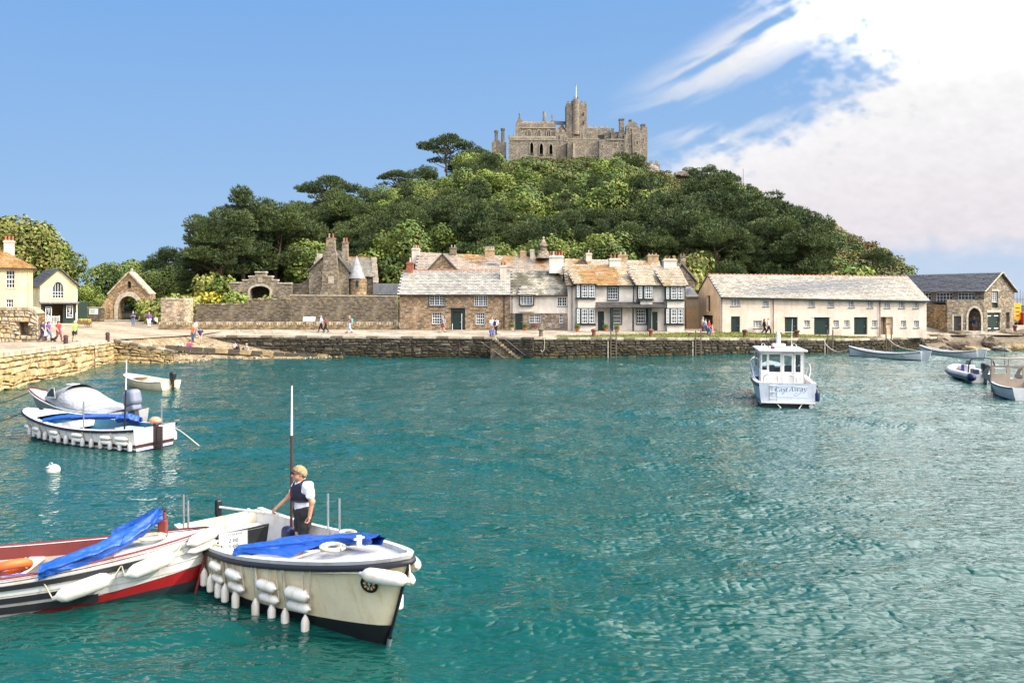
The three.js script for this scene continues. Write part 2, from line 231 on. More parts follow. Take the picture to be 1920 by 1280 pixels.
{ // left pier and the square behind it
  const pierX = (D) => D < 71 ? lerp(-31.8, -35.4, (D - 49.7) / 21.3) : lerp(-35.4, -30.7, clamp((D - 71) / 8.5));
  const g = gridGeo(40, 50, (u, v) => { const D = lerp(24, 106, v), x = lerp(-110, pierX(D), u); const q = V(x, D < 72 ? lerp(2.35, 2.08, clamp((D - 49) / 22)) : groundY(x, -D), -D); q.u = x; q.v = D; return q; });
  tag(mesh('harbour_square', g, M([0.58, 0.47, 0.35], 0.9, { map: T.cobble, bumpMap: T.rubbleBump, bumpScale: 0.03 }), null, true), 'sunlit cobbled square behind the left pier', 'pavement', null, 'structure');
  // slipway and beach
  const foot = curve([[-36, 2.07], [-31, 2.05], [-29, 1.6], [-25, 0.95], [-20, 0.35], [-15, -0.15]]), wl = curve([[-36, 70.5], [-30.5, 72.4], [-25, 75.6], [-20, 77.2], [-15, 79]]);
  const bg = gridGeo(90, 40, (u, v) => { const x = lerp(-35.3, -14, u), d1 = x < -30.7 ? lerp(71, 79.5, (x + 35.4) / 4.7) + 0.4 : 79.9, D = lerp(68, Math.max(72.5, d1 + 0.6), v); const Dl = wl(x); let y = foot(x) * (D - Dl) / Math.max(1.5, (x < -30.7 ? Math.max(72.5, d1) : 79.4) - Dl); y = Math.min(y, 2.06); if (x > -19) y = lerp(y, -0.5, sstep(-19, -15.5, x)); y += (fbm(x * 1.5, D * 1.5, 4, 3) - 0.5) * 0.16; const q = V(x, y, -D); q.u = x; q.v = D; return q; });
  tag(mesh('beach', bg, M([0.56, 0.44, 0.29], 0.92, { map: retile(T.cobble, 3), bumpMap: retile(T.rubbleBump, 2), bumpScale: 0.06 }), null, true), 'pebbly slipway and beach below the quay', 'beach', null, 'structure');
}
// masonry: irregular stones on a quad patch P(u, v) with normal push; returns geometries
function stones(P0, N, len, hgt, sw, sh, r, out = 0.09) {
  const sd = len * 3.7, P = (u, v) => P0(clamp(u), clamp(v + 0.16 * (noise(u * len * 0.7 + sd, v * 5) - 0.5) * Math.sin(Math.PI * clamp(v))));
  const res = []; let v = 0; const hOf = typeof hgt === 'function' ? hgt : () => hgt;
  while (v < 1) {
    const dv = Math.min((sh * (0.6 + r() * 0.9)) / hOf(0), 1 - v < 0.06 ? 1 : 1 - v); let u = 0;
    while (u < 1) {
      const du = Math.min(sw * (0.4 + r() * 1.2) / len, 1 - u), j = () => (r() - 0.5) * 0.30;
      const g = 0.03 / len, gv = 0.03 / hOf(0), a0 = u + g, a1 = u + du - g, b0 = v + gv, b1 = Math.min(1, v + dv) - gv;
      if (a1 > a0 && b1 > b0) {
        const w = a1 - a0, h = b1 - b0, o = out * (0.5 + r());
        const base = [P(a0 + j() * w, b0 + j() * h), P(a1 + j() * w, b0 + j() * h), P(a1 + j() * w, b1 + j() * h), P(a0 + j() * w, b1 + j() * h)];
        const ctr = base.reduce((s, q) => s.add(q), V(0, 0, 0)).multiplyScalar(0.25);
        const top = base.map((q) => q.clone().lerp(ctr, 0.2 + r() * 0.14).addScaledVector(N, o * (0.7 + 0.6 * r()))), mid = ctr.clone().addScaledVector(N, o * 1.15);
        res.push(quadGeo([[base[0], base[1], top[1], top[0]], [base[1], base[2], top[2], top[1]], [base[2], base[3], top[3], top[2]], [base[3], base[0], top[0], top[3]], [top[0], top[1], mid], [top[1], top[2], mid], [top[2], top[3], mid], [top[3], top[0], mid]]));
      }
      u += du; if (1 - u < 0.25 * sw / len) break;
    }
    v += dv;
  }
  return res;
}
const goldTones = [[0.60, 0.43, 0.20], [0.68, 0.52, 0.27], [0.50, 0.35, 0.16], [0.72, 0.58, 0.36], [0.40, 0.29, 0.15]].map((c) => gr(c, 0.9, 0.03));
const darkTones = [[0.09, 0.075, 0.05], [0.065, 0.057, 0.038], [0.13, 0.11, 0.075], [0.045, 0.04, 0.028], [0.18, 0.15, 0.105]].map((c) => gr(c, 0.85, 0.03));
function stoneParts(parent, list, tones, r, limit = 300) {
  list.slice(0, limit).forEach((g) => mesh('stone', g, tones[Math.floor(r() * r() * tones.length + r() * 0.999) % tones.length], parent));
  const rest = list.slice(limit); if (rest.length) tones.forEach((t, k) => { const part = rest.filter((_, i) => i % tones.length === k); if (part.length) tag(mesh('rubble_stones', part, t, parent), null, null, null, 'stuff'); });
}
{ // left pier wall
  const r = rngOf(12), g = thing('pier_wall', 'golden rubble harbour wall of the left pier', 'wall', [-33.6, 0, -60]);
  const A = V(-31.0 + 33.6, 0, -45 + 60), B = V(-35.4 + 33.6, 0, -71 + 60), dir = B.clone().sub(A), n = V(-dir.z, 0, dir.x).normalize(); if (n.x < 0) n.negate();
  const topY = (u) => lerp(2.38, 2.06, u) - 0.30, back = n.clone().multiplyScalar(-0.06);
  const q = (a, b, ya0, ya1, yb0, yb1, off) => [A.clone().lerp(B, a).add(off).setY(ya0), A.clone().lerp(B, b).add(off).setY(yb0), A.clone().lerp(B, b).add(off).setY(yb1), A.clone().lerp(B, a).add(off).setY(ya1)];
  mesh('mortar', quadGeo([q(0, 1, -0.8, 2.3, -0.8, 2.0, back)]), rub([0.34, 0.24, 0.12]), g);
  const st = stones((u, v) => A.clone().lerp(B, u).setY(lerp(topY(u), -0.5, v)), n, 26.6, 2.6, 0.62, 0.36, r, 0.12);
  st.sort((a, b) => 0); stoneParts(g, st, goldTones, r, 300);
  for (let i = 0; i < 32; i++) { const a = i / 32 + 0.0012, b = (i + 1) / 32 - 0.0012, o0 = n.clone().multiplyScalar(0.07 + r() * 0.05), o1 = n.clone().multiplyScalar(-0.62); const h = 0.0 + r() * 0.02; const c = [a, b].map((t) => [A.clone().lerp(B, t).add(o0), A.clone().lerp(B, t).add(o1)]); const Y = (t) => lerp(2.38, 2.06, t) + 0.03 + h;
    const l = (p, t, dy) => p.clone().setY(Y(t) - dy); mesh('coping_stone', quadGeo([[l(c[0][0], a, 0), l(c[1][0], b, 0), l(c[1][1], b, 0), l(c[0][1], a, 0)], [l(c[0][0], a, 0.31), l(c[1][0], b, 0.31), l(c[1][0], b, 0), l(c[0][0], a, 0)], [l(c[0][0], a, 0.31), l(c[0][0], a, 0), l(c[0][1], a, 0), l(c[0][1], a, 0.31)], [l(c[1][0], b, 0), l(c[1][0], b, 0.31), l(c[1][1], b, 0.31), l(c[1][1], b, 0)]]), [m.granite, m.paleStone, goldTones[3]][i % 3], g); }
  mesh('iron_fender_post', bar([A.x + (B.x - A.x) * 0.80 + n.x * 0.16, -0.3, A.z + (B.z - A.z) * 0.80 + n.z * 0.16], [A.x + (B.x - A.x) * 0.80 + n.x * 0.16, 1.75, A.z + (B.z - A.z) * 0.80 + n.z * 0.16], 0.035), m.rust, g);
}
{ // slip end wall at the left of the beach
  const r = rngOf(13), g = thing('slipway_wall', 'short stone slipway wall at the foot of the square', 'wall', [-33, 0, -71]);
  const P = (u, v) => V(lerp(-2.45, 2.7, u), lerp(lerp(1.95, 0.85, u), -0.4, v), lerp(0.12, -0.5, u));
  mesh('mortar', quadGeo([[P(0, 1), P(1, 1), P(1, 0), P(0, 0)].map((p) => p.setZ(p.z - 0.08))]), m.darkWall, g);
  stoneParts(g, stones(P, V(0, 0, 1), 5.1, 1.9, 0.7, 0.26, r, 0.10), [goldTones[0], goldTones[2], goldTones[4], goldTones[1]], r);
  for (let i = 0; i < 7; i++) { const a = P(i / 7 + 0.004, 0), b = P((i + 1) / 7 - 0.004, 0), dx = b.x - a.x, ang = Math.atan2(b.y - a.y, dx); mesh('coping_stone', box(Math.hypot(dx, b.y - a.y), 0.2, 0.7, (a.x + b.x) / 2, (a.y + b.y) / 2 + 0.1, (a.z + b.z) / 2 - 0.2, 0, 0, ang), i % 2 ? m.granite : m.graniteDark, g); }
}
{ // kerb of the slipway running down over the beach
  const g = thing('slipway_kerb', 'dark stone kerb running down across the beach', 'kerb', [-24, 0, -76]);
  const pts = [[-33, 1.35, -73.2], [-30, 1.0, -74.6], [-27, 0.72, -75.9], [-24, 0.45, -76.9], [-21, 0.22, -77.6], [-18, 0.05, -78.1]].map(([x, y, z]) => V(x + 24, y, z + 76));
  for (let i = 0; i < pts.length - 1; i++) for (let k = 0; k < 3; k++) { const a = pts[i].clone().lerp(pts[i + 1], k / 3 + 0.01), b = pts[i].clone().lerp(pts[i + 1], (k + 1) / 3 - 0.01), d = b.clone().sub(a); const q = new THREE.BoxGeometry(d.length(), 0.42, 0.5); q.rotateZ(Math.atan2(d.y, Math.hypot(d.x, d.z))); q.rotateY(Math.atan2(-d.z, d.x)); const c = a.clone().lerp(b, 0.5); q.translate(c.x, c.y, c.z); mesh('kerb_stone', q, (i + k) % 3 ? darkTones[0] : goldTones[4], g); }
}
{ // far quay wall
  const r = rngOf(14), g = thing('quay_wall', 'dark weedy granite quay wall under the cottages', 'wall', [10, 0, -80]);
  const O = V(10, 0, -80), all = [];
  for (let i = 0; i < quayEdge.length - 1; i++) {
    const a = quayEdge[i], b = quayEdge[i + 1], A = V(a[0], 0, -a[1]).sub(O), B = V(b[0], 0, -b[1]).sub(O), d = B.clone().sub(A), n = V(-d.z, 0, d.x).normalize(); if (n.z < 0) n.negate();
    const bk = n.clone().multiplyScalar(-0.05), L = d.length();
    mesh('mortar', quadGeo([[A.clone().add(bk).setY(-0.8), B.clone().add(bk).setY(-0.8), B.clone().add(bk).setY(b[2] - 0.02), A.clone().add(bk).setY(a[2] - 0.02)]]), m.quayStone, g);
    all.push(...stones((u, v) => A.clone().lerp(B, u).setY(lerp(lerp(a[2], b[2], u) - 0.2, -0.5, v)), n, L, 2.5, 0.66, 0.25, r, 0.09));
    const nc = Math.round(L / 1.15); for (let k = 0; k < nc; k++) { const t0 = k / nc + 0.012 / L, t1 = (k + 1) / nc - 0.012 / L, yA = lerp(a[2], b[2], (t0 + t1) / 2), p = A.clone().lerp(B, (t0 + t1) / 2).addScaledVector(n, -0.22); const q = box(L * (t1 - t0), 0.2 + r() * 0.015, 0.6 + r() * 0.05, 0, 0, 0); q.rotateY(Math.atan2(-d.z, d.x)); q.translate(p.x, yA - 0.092, p.z); mesh('coping_stone', q, [m.granite, m.paleStone, m.graniteDark][k % 3], g); }
  }
  all.sort((p, q) => Math.hypot(p.attributes.position.getX(0), 1) - Math.hypot(q.attributes.position.getX(0), 1));
  const weed = [gr([0.05, 0.042, 0.015], 0.8, 0.03), gr([0.10, 0.07, 0.02], 0.8, 0.03), gr([0.035, 0.035, 0.02], 0.8, 0.03)], lowS = all.filter((q) => q.attributes.position.getY(0) < 0.62 + 0.3 * Math.sin(q.attributes.position.getX(0) * 1.7)), topS = all.filter((q) => !lowS.includes(q));
  stoneParts(g, topS, darkTones, r, 200); stoneParts(g, lowS, weed, r, 100);
  // end return at the right
  mesh('wall_end', span(38.2, 38.5, -0.6, 1.3, -14, -11), m.quayStone, g);
}
{ // grass verge along the quay
  const gm = thing('grass_verge', 'strip of short grass along the quay edge', 'grass', [20, 0, -82]); gm.userData.kind = 'stuff';
  const sod = gridGeo(160, 4, (u, v) => { const x = lerp(4.2, 46.5, u), d0 = qD(x), D = d0 + 0.75 + v * lerp(1.0, 3.6, clamp((x - 4) / 14)) + (fbm(x * 0.8, v * 4, 2, 2) - 0.5) * 0.5 * (v > 0.5 ? 1 : 0.3); return V(x - 20, quayTopY(x, D) + 0.02 + 0.03 * Math.sin(v * Math.PI), -D + 82); });
  tag(mesh('turf', sod, gr([0.19, 0.20, 0.035], 0.95, 0.03), gm), null, null, null, 'stuff');
  const r = rngOf(8), tri = [];
  for (let i = 0; i < 7000; i++) { const x = lerp(4.4, 46.3, r()), d0 = qD(x), D = d0 + 0.8 + r() * lerp(1.0, 3.6, clamp((x - 4) / 14)), y = quayTopY(x, D) + 0.02, h = 0.05 + r() * 0.12, a = r() * 6.28; const c = V(x - 20, y, -D + 82); tri.push([c.clone().add(V(Math.cos(a) * 0.05, 0, Math.sin(a) * 0.05)), c.clone().add(V(-Math.cos(a) * 0.05, 0, -Math.sin(a) * 0.05)), c.clone().add(V((r() - 0.5) * 0.1, h, (r() - 0.5) * 0.1))]); }
  tag(mesh('blades', quadGeo(tri), gr([0.20, 0.24, 0.035], 0.9, 0), gm), null, null, null, 'stuff');
}

{ // pebbles and weed-brown stones on the beach
  const r = rngOf(91), foot = curve([[-36, 2.07], [-31, 2.05], [-29, 1.6], [-25, 0.95], [-20, 0.35], [-15, -0.15]]), wl = curve([[-36, 70.5], [-30.5, 72.4], [-25, 75.6], [-20, 77.2], [-15, 79]]), N = 600, sg = new THREE.IcosahedronGeometry(0.5, 1), im = new THREE.InstancedMesh(sg, gr([0.8, 0.8, 0.8], 0.9, 0.02), N), mt = new THREE.Matrix4(), q = new THREE.Quaternion();
  for (let k = 0; k < N;) { const x = lerp(-32.5, -16.5, r()), D = wl(x) - 0.6 + r() * r() * 5.5; if (D > 79) continue; const y = Math.min(foot(x) * (D - wl(x)) / Math.max(1.5, 79.4 - wl(x)), 2.06), s = 0.08 + r() * r() * 0.26; mt.compose(V(x, y + s * 0.1, -D), q.setFromEuler(new THREE.Euler(r() * 3, r() * 6, r() * 3)), V(s * 1.4, s * 0.6, s)); im.setMatrixAt(k, mt); const t = [[0.46, 0.34, 0.20], [0.30, 0.20, 0.09], [0.62, 0.52, 0.38], [0.20, 0.14, 0.07]][Math.floor(r() * 4)]; im.setColorAt(k, C(...t)); k++; }
  im.name = numbered('beach_pebbles'); im.castShadow = im.receiveShadow = true; scene.add(im); tag(im, 'pebbles and weedy stones strewn over the beach', 'pebbles', null, 'stuff');
}
// ================= VILLAGE =================
function bld(name, label, cat, px, py, D, turn = 0, group) {
  const o = at(px, py, D), g = thing(name, label, cat, [o.x, o.y, o.z], turn, group), s = Math.sin(turn), c = Math.cos(turn);
  const b = { g, D, o, mat: null, z: 0 };
  b.p = (qx, qy, z = 0) => { const X0 = o.x + z * s, D0 = D - z * c, k = qx - CX, t = (X0 * F - k * D0) / (k * s - F * c); const d = D0 + t * s; return [t, wy(qy, d) - o.y]; };
  b.r = (x0, y0, x1, y1, z = 0) => { const [a, t] = b.p(x0, y0, z), [e, q] = b.p(x1, y1, z); return [a, e, q, t]; };   // x0, x1, ybottom, ytop
  b.mesh = (n, geos, mm, par) => { const me = mesh(n, geos, mm, par || g); if (b.mat) me.geometry.applyMatrix4(b.mat); return me; };
  return b;
}
const rect = (x0, x1, y0, y1) => [[x0, y0], [x1, y0], [x1, y1], [x0, y1]];
function win(b, R, cols, rows, z = 0, o = {}) {       // R = [x0, x1, y0, y1] of the opening
  const [x0, x1, y0, y1] = R, w = x1 - x0, h = y1 - y0, f = o.f ?? 0.06, t = o.t ?? 0.042, zi = z - (o.in ?? (o.sill === 0 ? 0.12 : 0.2)), fr = o.mat || m.frame;
  const pane = b.mesh('window', o.arch ? plate(archPts(x0, x1, y0, y1, o.arch, o.pointed), 0.02, zi - 0.03) : span(x0 + f / 2, x1 - f / 2, y0 + f / 2, y1 - f / 2, zi - 0.05, zi - 0.03), m.glass);
  const bars = [];
  if (o.arch) { const A = archPts(x0, x1, y0, y1, o.arch, o.pointed), mx = (x0 + x1) / 2, my = (y0 + y1) / 2, I = A.map(([x, y]) => [mx + (x - mx) * (1 - 2 * f / w), my + (y - my) * (1 - 2 * f / h)]); bars.push(plate(A, 0.06, zi + 0.02, [I])); }
  else bars.push(span(x0, x1, y1 - f, y1, zi - 0.03, zi + 0.03), span(x0, x1, y0, y0 + f, zi - 0.03, zi + 0.03), span(x0, x0 + f, y0 + f, y1 - f, zi - 0.03, zi + 0.03), span(x1 - f, x1, y0 + f, y1 - f, zi - 0.03, zi + 0.03));
  for (let i = 1; i < cols; i++) { const x = x0 + w * i / cols, k = o.mullion && i % o.mullion === 0 ? t * 2 : t; bars.push(span(x - k / 2, x + k / 2, y0 + f, (o.arch ? o.arch + (y1 - o.arch) * 0.7 : y1 - f), zi - 0.028, zi + 0.01)); }
  for (let j = 1; j < rows; j++) { const y = y0 + ((o.arch || y1) - y0) * j / rows, k = o.sash && j === o.sash ? t * 1.7 : t; bars.push(span(x0 + f, x1 - f, y - k / 2, y + k / 2, zi - 0.029, zi + 0.013)); }
  b.mesh('frame', bars, fr, pane);
  if (o.sill !== 0) b.mesh('sill', span(x0 - 0.06, x1 + 0.06, y0 - 0.09, y0 - 0.004, zi - 0.03, z + 0.07), o.sill || m.lead, pane);
  if (o.surround) { const k = 0.1; b.mesh('surround', [span(x0 - k, x0 - 0.004, y0 - k, y1 + k, z - 0.1, z + 0.05), span(x1 + 0.004, x1 + k, y0 - k, y1 + k, z - 0.1, z + 0.05), span(x0 - 0.003, x1 + 0.003, y1 + 0.004, y1 + k, z - 0.1, z + 0.05), span(x0 - k, x1 + k, y0 - k * 1.5, y0 - k, z - 0.1, z + 0.1)], o.surround, pane); }
  return pane;
}
function door(b, R, z = 0, mm = m.green, planks = 4, inset = 0.16) {
  const [x0, x1, y0, y1] = R, w = x1 - x0, d = b.mesh('door', span(x0, x1, y0, y1, z - inset - 0.06, z - inset), mm);
  for (let i = 0; i < planks; i++) b.mesh('plank', span(x0 + w * i / planks + 0.012, x0 + w * (i + 1) / planks - 0.012, y0 + 0.02, y1 - 0.04, z - inset + 0.002, z - inset + 0.022), mm, d);
  b.mesh('handle', ball(0.04, x0 + w * 0.82, y0 + (y1 - y0) * 0.48, z - inset + 0.045, 1, 1, 1, 8), m.steel, d);
  return d;
}
const wallOf = (b, pts, holes, mm, th = 0.35, z = 0, name = 'wall') => b.mesh(name, plate(pts, th, z, holes.map((h) => typeof h[0] === 'number' ? rect(...h) : h)), mm);
let slateSeed = 1;
function roof(b, A, B, Cc, D2, o = {}) {        // corners eave-left, eave-right, ridge-right, ridge-left as arrays; slates laid in courses
  const [a, e, c, d] = [A, B, Cc, D2].map((q) => V(...q)), r = rngOf(900 + slateSeed++), n = e.clone().sub(a).cross(d.clone().sub(a)).normalize(); if (n.y < 0) n.negate();
  const th = o.th ?? 0.12, low = (q) => q.clone().addScaledVector(n, -th);
  const base = b.mesh('roof', quadGeo([[a, e, c, d], [low(d), low(c), low(e), low(a)], [low(a), low(e), e, a], [low(e), low(c), c, e], [low(d), low(a), a, d], [c, low(c), low(d), d]]), o.base || m.slateDark);
  const L = Math.max(a.distanceTo(e), d.distanceTo(c)), S = a.distanceTo(d), rows = Math.max(3, Math.round(S / (o.h ?? 0.30))), cols = Math.max(2, Math.round(L / (o.w ?? 0.42)));
  const P = (u, v, k) => a.clone().lerp(e, u).lerp(d.clone().lerp(c, u), v).addScaledVector(n, k), q = [], col = [];
  const tone = (o.tone || [0.34, 0.33, 0.30]).map((x, k) => x < 0.2 ? x : x * [1.12, 1.06, 0.96][k]), sp = (o.spread ?? 0.35) * 0.75, seed = slateSeed * 13;
  for (let j = 0; j < rows; j++) for (let i = 0; i < cols; i++) {
    const u0 = clamp((i + (j % 2 ? 0.5 : 0)) / cols + 0.03 / cols), u1 = clamp((i + 1 + (j % 2 ? 0.5 : 0)) / cols - 0.03 / cols); if (u1 - u0 < 0.2 / cols) continue;
    const v0 = Math.max(0, (j - 0.05 + (r() - 0.5) * 0.2) / rows), v1 = (j + 1) / rows, k0 = 0.035 + r() * 0.03, k1 = 0.006;
    const t = [P(u0, v0, k0), P(u1, v0, k0 + (r() - 0.5) * 0.012), P(u1, v1, k1), P(u0, v1, k1)], bt = [P(u0, v0, 0), P(u1, v0, 0)];
    q.push(t, [bt[0], bt[1], t[1], t[0]], [bt[1], P(u1, v1, 0), t[2], t[1]]);
    const w = P((u0 + u1) / 2, (v0 + v1) / 2, 0), big = fbm(w.x * 0.35 + seed, w.y * 0.6, seed, 3), br = 1 + (r() - 0.5) * sp + (big - 0.5) * 0.4;
    let cc = tone.map((x) => x * br); const warm = (r() - 0.5) * 0.10; cc = [cc[0] * (1 + warm), cc[1], cc[2] * (1 - warm)];
    if (o.lichen) { const li = sstep(1 - o.lichen, 1 - o.lichen + 0.16, fbm(w.x * 0.5 + seed * 3, w.y * 0.9, seed, 4) + (r() - 0.5) * 0.16); const g = [0.46, 0.235, 0.05]; cc = cc.map((x, k) => lerp(x, g[k] * (0.75 + r() * 0.4), li * 0.85)); }
    if (o.moss) { const li = sstep(0.5, 0.7, fbm(w.x * 0.9 + seed, w.y, seed + 5, 3) + (u0 > 0.7 ? 0.14 : 0)); cc = cc.map((x, k) => lerp(x, [0.10, 0.085, 0.035][k], li * 0.8)); }
    for (let f = 0; f < 3; f++) for (let s = 0; s < 6; s++) col.push(...cc);
  }
  const sg = quadGeo(q); sg.setAttribute('color', new THREE.Float32BufferAttribute(col, 3));
  tag(b.mesh('slates', sg, m.slate, base), null, null, null, 'stuff');
  if (o.ridge) { const nr = Math.max(2, Math.round(d.distanceTo(c) / 0.5)); for (let i = 0; i < nr; i++) b.mesh('ridge_tile', bar(d.clone().lerp(c, i / nr + 0.004), d.clone().lerp(c, (i + 1) / nr - 0.004), 0.11, 0.11, 6), o.ridge, base); }
  return base;
}
function chimney(b, R, z, depth, mm, pots = 2, potM = m.terracotta, o = {}) {
  const [x0, x1, y0, y1] = R, c = b.mesh('chimney', [span(x0, x1, y0, y1 - 0.22, z - depth, z), span(x0 - 0.07, x1 + 0.07, y1 - 0.215, y1 - 0.08, z - depth - 0.07, z + 0.07), span(x0 + 0.03, x1 - 0.03, y1 - 0.076, y1, z - depth + 0.03, z - 0.03)], mm);
  for (let i = 0; i < pots; i++) { const x = lerp(x0, x1, (i + 0.5) / pots); const pg = lathe([[0.13, 0], [0.12, 0.1], [0.1, 0.38], [0.13, 0.42], [0.13, 0.5], [0.09, 0.5]].map(([a, y]) => [a * (o.s || 1), y * (o.s || 1)]), 9); pg.translate(x, y1 + 0.002, z - depth / 2 + (i % 2 ? 0.08 : -0.05)); b.mesh('chimney_pot', pg, Array.isArray(potM) ? potM[i % potM.length] : potM, c); }
  return c;
}
const pipe = (b, x, y0, y1, z = 0.08, mm = m.black) => b.mesh('downpipe', [bar([x, y0, z], [x, y1, z], 0.045), box(0.16, 0.14, 0.14, x, y1, z)], mm);
const gutter = (b, x0, x1, y, z, y2 = y) => b.mesh('gutter', bar([x0, y, z], [x1, y2, z], 0.075), m.black);

// ---- stone cottage with long slate roof, and its white-topped neighbour ----
{
  const b = bld('stone_cottage', 'long brown stone cottage with green door recess and grey slate roof', 'cottage', 749, 622, 87), hd = 3.6;
  const [x0, , , ye] = b.r(749, 551, 957, 622), x1 = b.p(957, 0)[0], yr = wy(507, 87 + hd) - b.o.y;
  const W = [[805, 553.5, 833, 572], [889, 554, 914, 573], [810, 586, 828, 607], [892, 586, 909, 608]].map((q) => b.r(...q)), Dr = b.r(845, 577.5, 872, 621.6);
  wallOf(b, rect(x0, x1, -0.3, ye), [...W, Dr], m.cottage);
  wallOf(b, [[x0, -0.3], [x1, -0.3], [x1, ye], [x0, ye]], [], m.cottage, 0.3, -2 * hd + 0.3, 'rear_wall');
  for (const x of [x0 + 0.15, x1 - 0.15]) b.mesh('gable', (() => { const g = plate([[0, -0.3], [2 * hd - 0.7, -0.3], [2 * hd - 0.7, ye], [hd - 0.35, yr - 0.25], [0, ye]], 0.3); g.rotateY(Math.PI / 2); g.translate(x + 0.15, 0, -0.35); return g; })(), x < 1 ? m.chimney : m.cottage);
  win(b, W[0], 6, 4, 0, { mullion: 2, surround: m.darkGreen }); win(b, W[1], 6, 4, 0, { mullion: 2 }); win(b, W[2], 4, 4, 0, { sash: 2 }); win(b, W[3], 4, 4, 0, { sash: 2 });
  b.mesh('lintel', span(Dr[0] - 0.1, Dr[1] + 0.15, Dr[3] + 0.002, Dr[3] + 0.14, -0.2, 0.10), m.greyWood);
  door(b, [Dr[0] + 0.25, Dr[1] - 0.35, Dr[2], Dr[3] - 0.4], -0.3, m.green, 5, 0.1); b.mesh('door_surround', [span(Dr[0], Dr[0] + 0.24, Dr[2], Dr[3], -0.5, -0.2), span(Dr[1] - 0.34, Dr[1], Dr[2], Dr[3], -0.5, -0.2), span(Dr[0] + 0.25, Dr[1] - 0.35, Dr[3] - 0.39, Dr[3], -0.5, -0.2)], m.darkGreen);
  b.mesh('door_post', [span(Dr[0] + 0.14, Dr[0] + 0.2, 0, 0.9, -0.18, -0.12), span(Dr[1] - 0.4, Dr[1] - 0.34, 0, 2.0, -0.18, -0.12)], m.frame);
  roof(b, [x0 - 0.25, ye - 0.08, 0.3], [x1, ye - 0.08, 0.3], [x1, yr, -hd], [x0 - 0.25, yr, -hd], { tone: [0.40, 0.40, 0.385], spread: 0.45, ridge: m.terracotta });
  roof(b, [x1, ye - 0.08, -2 * hd - 0.3], [x0 - 0.25, ye - 0.08, -2 * hd - 0.3], [x0 - 0.25, yr - 0.01, -hd], [x1, yr - 0.01, -hd], { tone: [0.3, 0.3, 0.29] });
  gutter(b, x0 - 0.2, x1, ye - 0.12, 0.36); pipe(b, b.p(945, 0)[0], 0, ye - 0.2);
  const zc = -hd + 0.45; let c = b.r(762, 491, 774, 519, zc); chimney(b, c, zc, 0.7, m.brick, 1, m.paleStone); c = b.r(937.5, 497, 949.5, 526, -2); chimney(b, c, -2, 0.65, m.chimney, 2, m.rust, { s: 0.6 });
}
{
  const b = bld('white_topped_cottage', 'cottage with white upper storey over rubble ground floor', 'cottage', 957, 622, 86.9), hd = 3.6;
  const x0 = b.p(957.3, 0)[0], x1 = b.p(1069, 0)[0], ye = b.p(957, 552)[1], yr = wy(508, 87 + hd) - b.o.y, ym = b.p(957, 587)[1];
  const U = [[976, 554.5, 999, 571], [1045, 557, 1063, 573.5]].map((q) => b.r(...q)), Lw = [[992, 589, 1014, 605], [1049, 588.5, 1056, 606]].map((q) => b.r(...q)), Dr = b.r(966, 588, 980, 617.5);
  wallOf(b, rect(x0, x1, ym, ye), [U[1]], m.white, 0.35, 0.06, 'upper_wall'); wallOf(b, rect(x0, x1, -0.3, ym - 0.002), [...Lw, Dr], rub([0.50, 0.42, 0.34]), 0.35, 0, 'lower_wall');
  b.mesh('oriel', [span(U[0][0] - 0.15, U[0][1] + 0.15, U[0][2] - 0.75, U[0][2] - 0.1, 0.065, 0.5)], m.white); b.mesh('oriel_frame', [span(U[0][0] - 0.15, U[0][1] + 0.15, U[0][2] - 0.09, U[0][3] + 0.2, 0.065, 0.45)], m.darkGreen);
  win(b, U[0], 4, 4, 0.70, { sill: m.darkGreen, surround: m.darkGreen }); win(b, U[1], 4, 3, 0.06, { mullion: 2 }); win(b, Lw[0], 6, 3, 0, { mullion: 3 }); win(b, Lw[1], 2, 3, 0);
  door(b, Dr, 0, m.green, 4); b.mesh('flower_box', span(Lw[0][0] + 0.3, Lw[0][0] + 1.0, Lw[0][2] - 0.25, Lw[0][2] - 0.1, 0.08, 0.25), m.brick);
  roof(b, [x0, ye - 0.08, 0.34], [x1, ye - 0.08, 0.34], [b.p(1050, 0)[0], yr, -hd], [x0, yr, -hd], { tone: [0.40, 0.38, 0.33], spread: 1.0, moss: 1 });
  roof(b, [U[0][0] - 0.35, ye - 0.04, 0.75], [U[0][1] + 0.3, ye - 0.04, 0.75], [U[0][1] + 0.3, ye + 0.95, -0.9], [U[0][0] - 0.1, ye + 0.95, -0.9], { tone: [0.38, 0.36, 0.33], spread: 0.8 });
  b.mesh('oriel_cheek', quadGeo([[V(U[0][0] - 0.33, ye - 0.1, 0.7), V(U[0][0] - 0.33, ye - 0.1, 0.0), V(U[0][0] - 0.1, ye + 0.9, -0.88)]]), m.darkGreen);
  wallOf(b, rect(x0, x1, -0.3, ye), [], m.greyStone, 0.3, -2 * hd, 'rear_wall');
  gutter(b, x0, x1, ye - 0.12, 0.42); pipe(b, b.p(960, 0)[0], 0, ye - 0.2, 0.14); pipe(b, b.p(1066.5, 0)[0], 0, ye - 0.2, 0.14);
}
